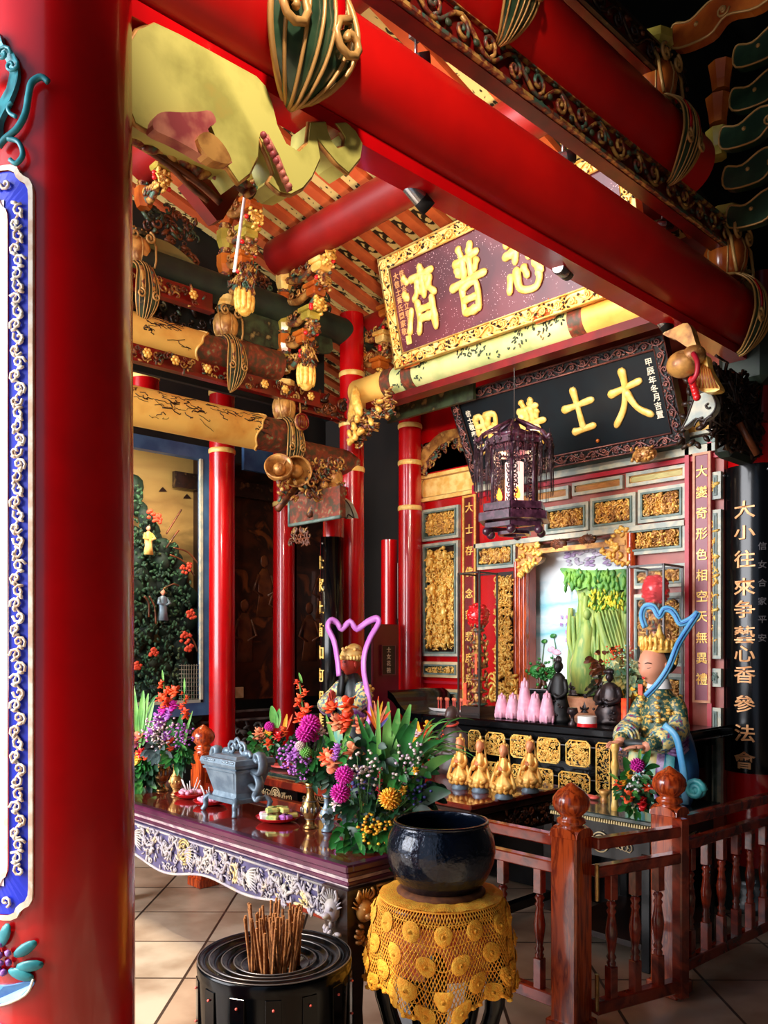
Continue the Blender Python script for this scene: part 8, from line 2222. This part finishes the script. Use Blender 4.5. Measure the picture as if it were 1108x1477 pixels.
# wine red sign board between the slim columns
t = thing('sign_board', (-4.93, 4.56, .3), 'wine-red standing board with a small inscribed plate between two slim red columns', 'sign', rz=PI/2)
b = MB(); b.box((.14, .01, .74), (.29, .03, 1.48), ch=.004); b.build('board', 'sign_red', t)
b = MB(); zz = Wx(558, 952, -4.93).z-.3; b.box((.15, -.012, zz), (.15, .02, .24), ch=.003); b.build('name_plate', 'wood_dark', t)
b = MB(); frame(b, .072, .228, zz-.123, zz+.123, .006, -.026, -.006); b.build('plate_rim', 'mauve', t)
for i, ch in enumerate('士女花祿'):
    b = MB(); glyph(b, ch, .15, -.024, zz+.085-i*.056, .048, .002); b.build('character', 'char_pale', t)
b = MB(); b.box((0, 0, 0), (.02, .035, .55)); b.build('daylight_slit', 'pane_bright', loc=Wx(571, 852, -5.9), kind='structure')  # glowing strip in place of daylight showing through a gap
# white rod standing in for the sunlit edge of a hanging banner
b = MB(); b.tube([Wx(356, 262, -3.4), Wx(338, 392, -3.4)], .009, 6); b.build('sunlit_edge_rod', 'white', label='white slanting rod standing for a sunlit banner edge, high at left by the bracket stacks', cat='rod')
# ================================================================ part hierarchy and one mesh per piece
UNDER = {'claw_rib': 'claw', 'claw_inset': 'claw', 'brow_and_eye': 'head', 'lips': 'head', 'character': 'board', 'small_character': 'board', 'inscription': 'inscription_board', 'finial': 'shaft',
 'gold_band': 'shaft', 'vine_relief': 'relief_panel', 'panel_rim': 'painted_panel', 'brush_drawing': 'painted_panel', 'frame_carving': 'frame', 'frame_edge': 'frame', 'bead_ring': 'collar', 'front_ring': 'lamp_can', 'lens': 'lamp_can',
 'gold_edge': 'arm', 'scroll_relief': 'board', 'gold_flower': 'board', 'flower_carving': 'board', 'round_emblem': 'apron', 'beaded_fringe': 'stone_top', 'rosette': 'net', 'scalloped_hem': 'net', 'ring': 'body', 'stave': 'body', 'stud': 'body',
 'gold_panel': 'cabinet_body', 'beading': 'cabinet_body', 'plate_rim': 'name_plate', 'embossed_band': 'body', 'red_blossom': 'rock_mass', 'moss': 'rock_mass', 'yellow_fern': 'leafy_ledge', 'petal': 'body', 'small_inscription': 'board', 'painted_leaf': 'shaft',
 'hair': 'head', 'topknot_and_crown': 'head', 'candle_top': 'candle_stick', 'edge_rim': 'board', 'scroll_trim': 'melon_body', 'armour_ornament': 'body', 'feather_relief': 'phoenix_ornament', 'grape_cluster': 'bowl_relief', 'rim_relief': 'bowl_relief'}
def clusters(me):
    n = len(me.vertices); par = list(range(n))
    def find(a):
        while par[a] != a: par[a] = par[par[a]]; a = par[a]
        return a
    for e in me.edges:
        a, c = find(e.vertices[0]), find(e.vertices[1])
        if a != c: par[a] = c
    comp = {}
    for i in range(n): comp.setdefault(find(i), []).append(i)
    if len(comp) > 90: return None
    V = me.vertices; bb = []
    for k, ids in comp.items():
        xs = [V[i].co for i in ids]; bb.append([ids, [min(p[a] for p in xs)-.0015 for a in range(3)], [max(p[a] for p in xs)+.0015 for a in range(3)]])
    ch = True
    while ch:
        ch = False
        for i in range(len(bb)):
            for j in range(i+1, len(bb)):
                A, B = bb[i], bb[j]
                if all(A[1][a] <= B[2][a] and B[1][a] <= A[2][a] for a in range(3)):
                    bb[i] = [A[0]+B[0], [min(A[1][a], B[1][a]) for a in range(3)], [max(A[2][a], B[2][a]) for a in range(3)]]; bb.pop(j); ch = True; break
            if ch: break
    return bb
SKIP = {'dragon_relief', 'lips', 'brow_and_eye', 'brush_drawing', 'painted_mountain', 'small_inscription', 'inscription', 'painted_writing', 'board', 'frame', 'metal_frame', 'stem', 'bead_ring', 'claw_rib', 'scroll_trim', 'moss'}
for o in list(SC.objects):
    if o.type != 'MESH' or o.get('kind') or o.parent is None or o.data.users > 1 or len(o.data.vertices) > 9000 or o.name.split('.')[0] in SKIP: continue
    bb = clusters(o.data)
    if not bb or not (2 <= len(bb) <= 14): continue
    me = o.data; base = o.name.split('.')[0]
    for q, (ids, lo, hi) in enumerate(bb):
        mp_ = {v: i for i, v in enumerate(ids)}
        P_ = [p for p in me.polygons if p.vertices[0] in mp_]
        nm = bpy.data.meshes.new(base); nm.from_pydata([tuple(me.vertices[i].co) for i in ids], [], [[mp_[v] for v in p.vertices] for p in P_])
        for m_ in me.materials: nm.materials.append(m_)
        nm.polygons.foreach_set('material_index', [p.material_index for p in P_]); nm.polygons.foreach_set('use_smooth', [p.use_smooth for p in P_]); nm.update()
        if q == 0: o.data = nm
        else:
            c = o.copy(); c.data = nm; COL.objects.link(c)
bpy.context.view_layer.update()
for r_ in [o for o in SC.objects if o.parent is None and o.type == 'EMPTY']:
    kids = list(r_.children); by = {}
    for c in kids: by.setdefault(c.name.split('.')[0], c)
    for c in kids:
        s_ = by.get(UNDER.get(c.name.split('.')[0]))
        if s_ is not None and s_ is not c and not c.children:
            ml = s_.matrix_basis.inverted() @ c.matrix_basis
            c.parent = s_; c.matrix_basis = ml
# ================================================================ camera, light
cam = bpy.data.cameras.new('camera'); co = bpy.data.objects.new('camera', cam); COL.objects.link(co)
cam.sensor_fit = 'AUTO'; cam.sensor_width = 36; cam.lens = 36*FPX/1477
cam.shift_y = (HZ-738.5)/1477; cam.shift_x = 0; cam.clip_start = .05; cam.clip_end = 200
co.location = (0, 0, EYE); co.rotation_euler = (PI/2, 0, YAW)
SC.camera = co
w = bpy.data.worlds.new('sky'); SC.world = w; w.use_nodes = True
bg = w.node_tree.nodes['Background']; bg.inputs[0].default_value = (.6, .74, 1, 1); bg.inputs[1].default_value = .5
def area(name, loc, target, sx, sy, e, col):
    l = bpy.data.lights.new(name, 'AREA'); l.shape = 'RECTANGLE'; l.size = sx; l.size_y = sy; l.energy = e; l.color = col
    o = bpy.data.objects.new(name, l); COL.objects.link(o); o.location = loc
    o.rotation_euler = (Vector(target)-Vector(loc)).to_track_quat('-Z', 'Y').to_euler(); return o
area('courtyard_daylight', (-5.2, -4.2, 3.2), (-3.0, 4.6, 1.7), 6, 4, 860, (.97, .97, 1))
l = bpy.data.lights.new('sun', 'SUN'); l.energy = 4.5; l.angle = R(1.2); l.color = (1, .86, .68)
o = bpy.data.objects.new('sun', l); COL.objects.link(o); d = Vector((.38, .93, -1.39)); o.rotation_euler = d.to_track_quat('-Z', 'Y').to_euler()
def lamp(loc, e, target, size=70, col=(1, .84, .62), r=.08):
    l = bpy.data.lights.new('hall_spot_and_fill', 'SPOT'); l.energy = e; l.color = col; l.spot_size = R(size); l.spot_blend = .8; l.shadow_soft_size = r
    o = bpy.data.objects.new('hall_spot_and_fill', l); COL.objects.link(o); o.location = loc; o.rotation_euler = (Vector(target)-Vector(loc)).to_track_quat('-Z', 'Y').to_euler()
lamp((-2.35, 2.4, 3.2), 150, (-3.6, 4.3, 4.1), 95)
lamp((-2.6, 1.2, 3.0), 85, (-4.9, 3.1, 3.3), 55, (1, .9, .74))
lamp((-.7, .6, 4.3), 260, (-2.15, 1.9, 3.5), 62, (1, .84, .74))
lamp((-3.75, 4.0, 2.9), 75, (-3.4, 5.2, 1.8), 42, (1, .98, .95))  # added fill spot to brighten the niche mural, no fixture modelled
area('diorama_fill', (-5.9, 3.0, 3.0), (-6.5, 3.0, 1.9), 1.0, .1, 16, (1, .88, .66))  # fill light added in front of the case to brighten the diorama
vs = SC.view_settings; vs.view_transform = 'Standard'; vs.look = 'None'; vs.exposure = .45; vs.gamma = 1; vs.use_curve_mapping = False
SC.cycles.use_denoising = True; SC.cycles.max_bounces = 6
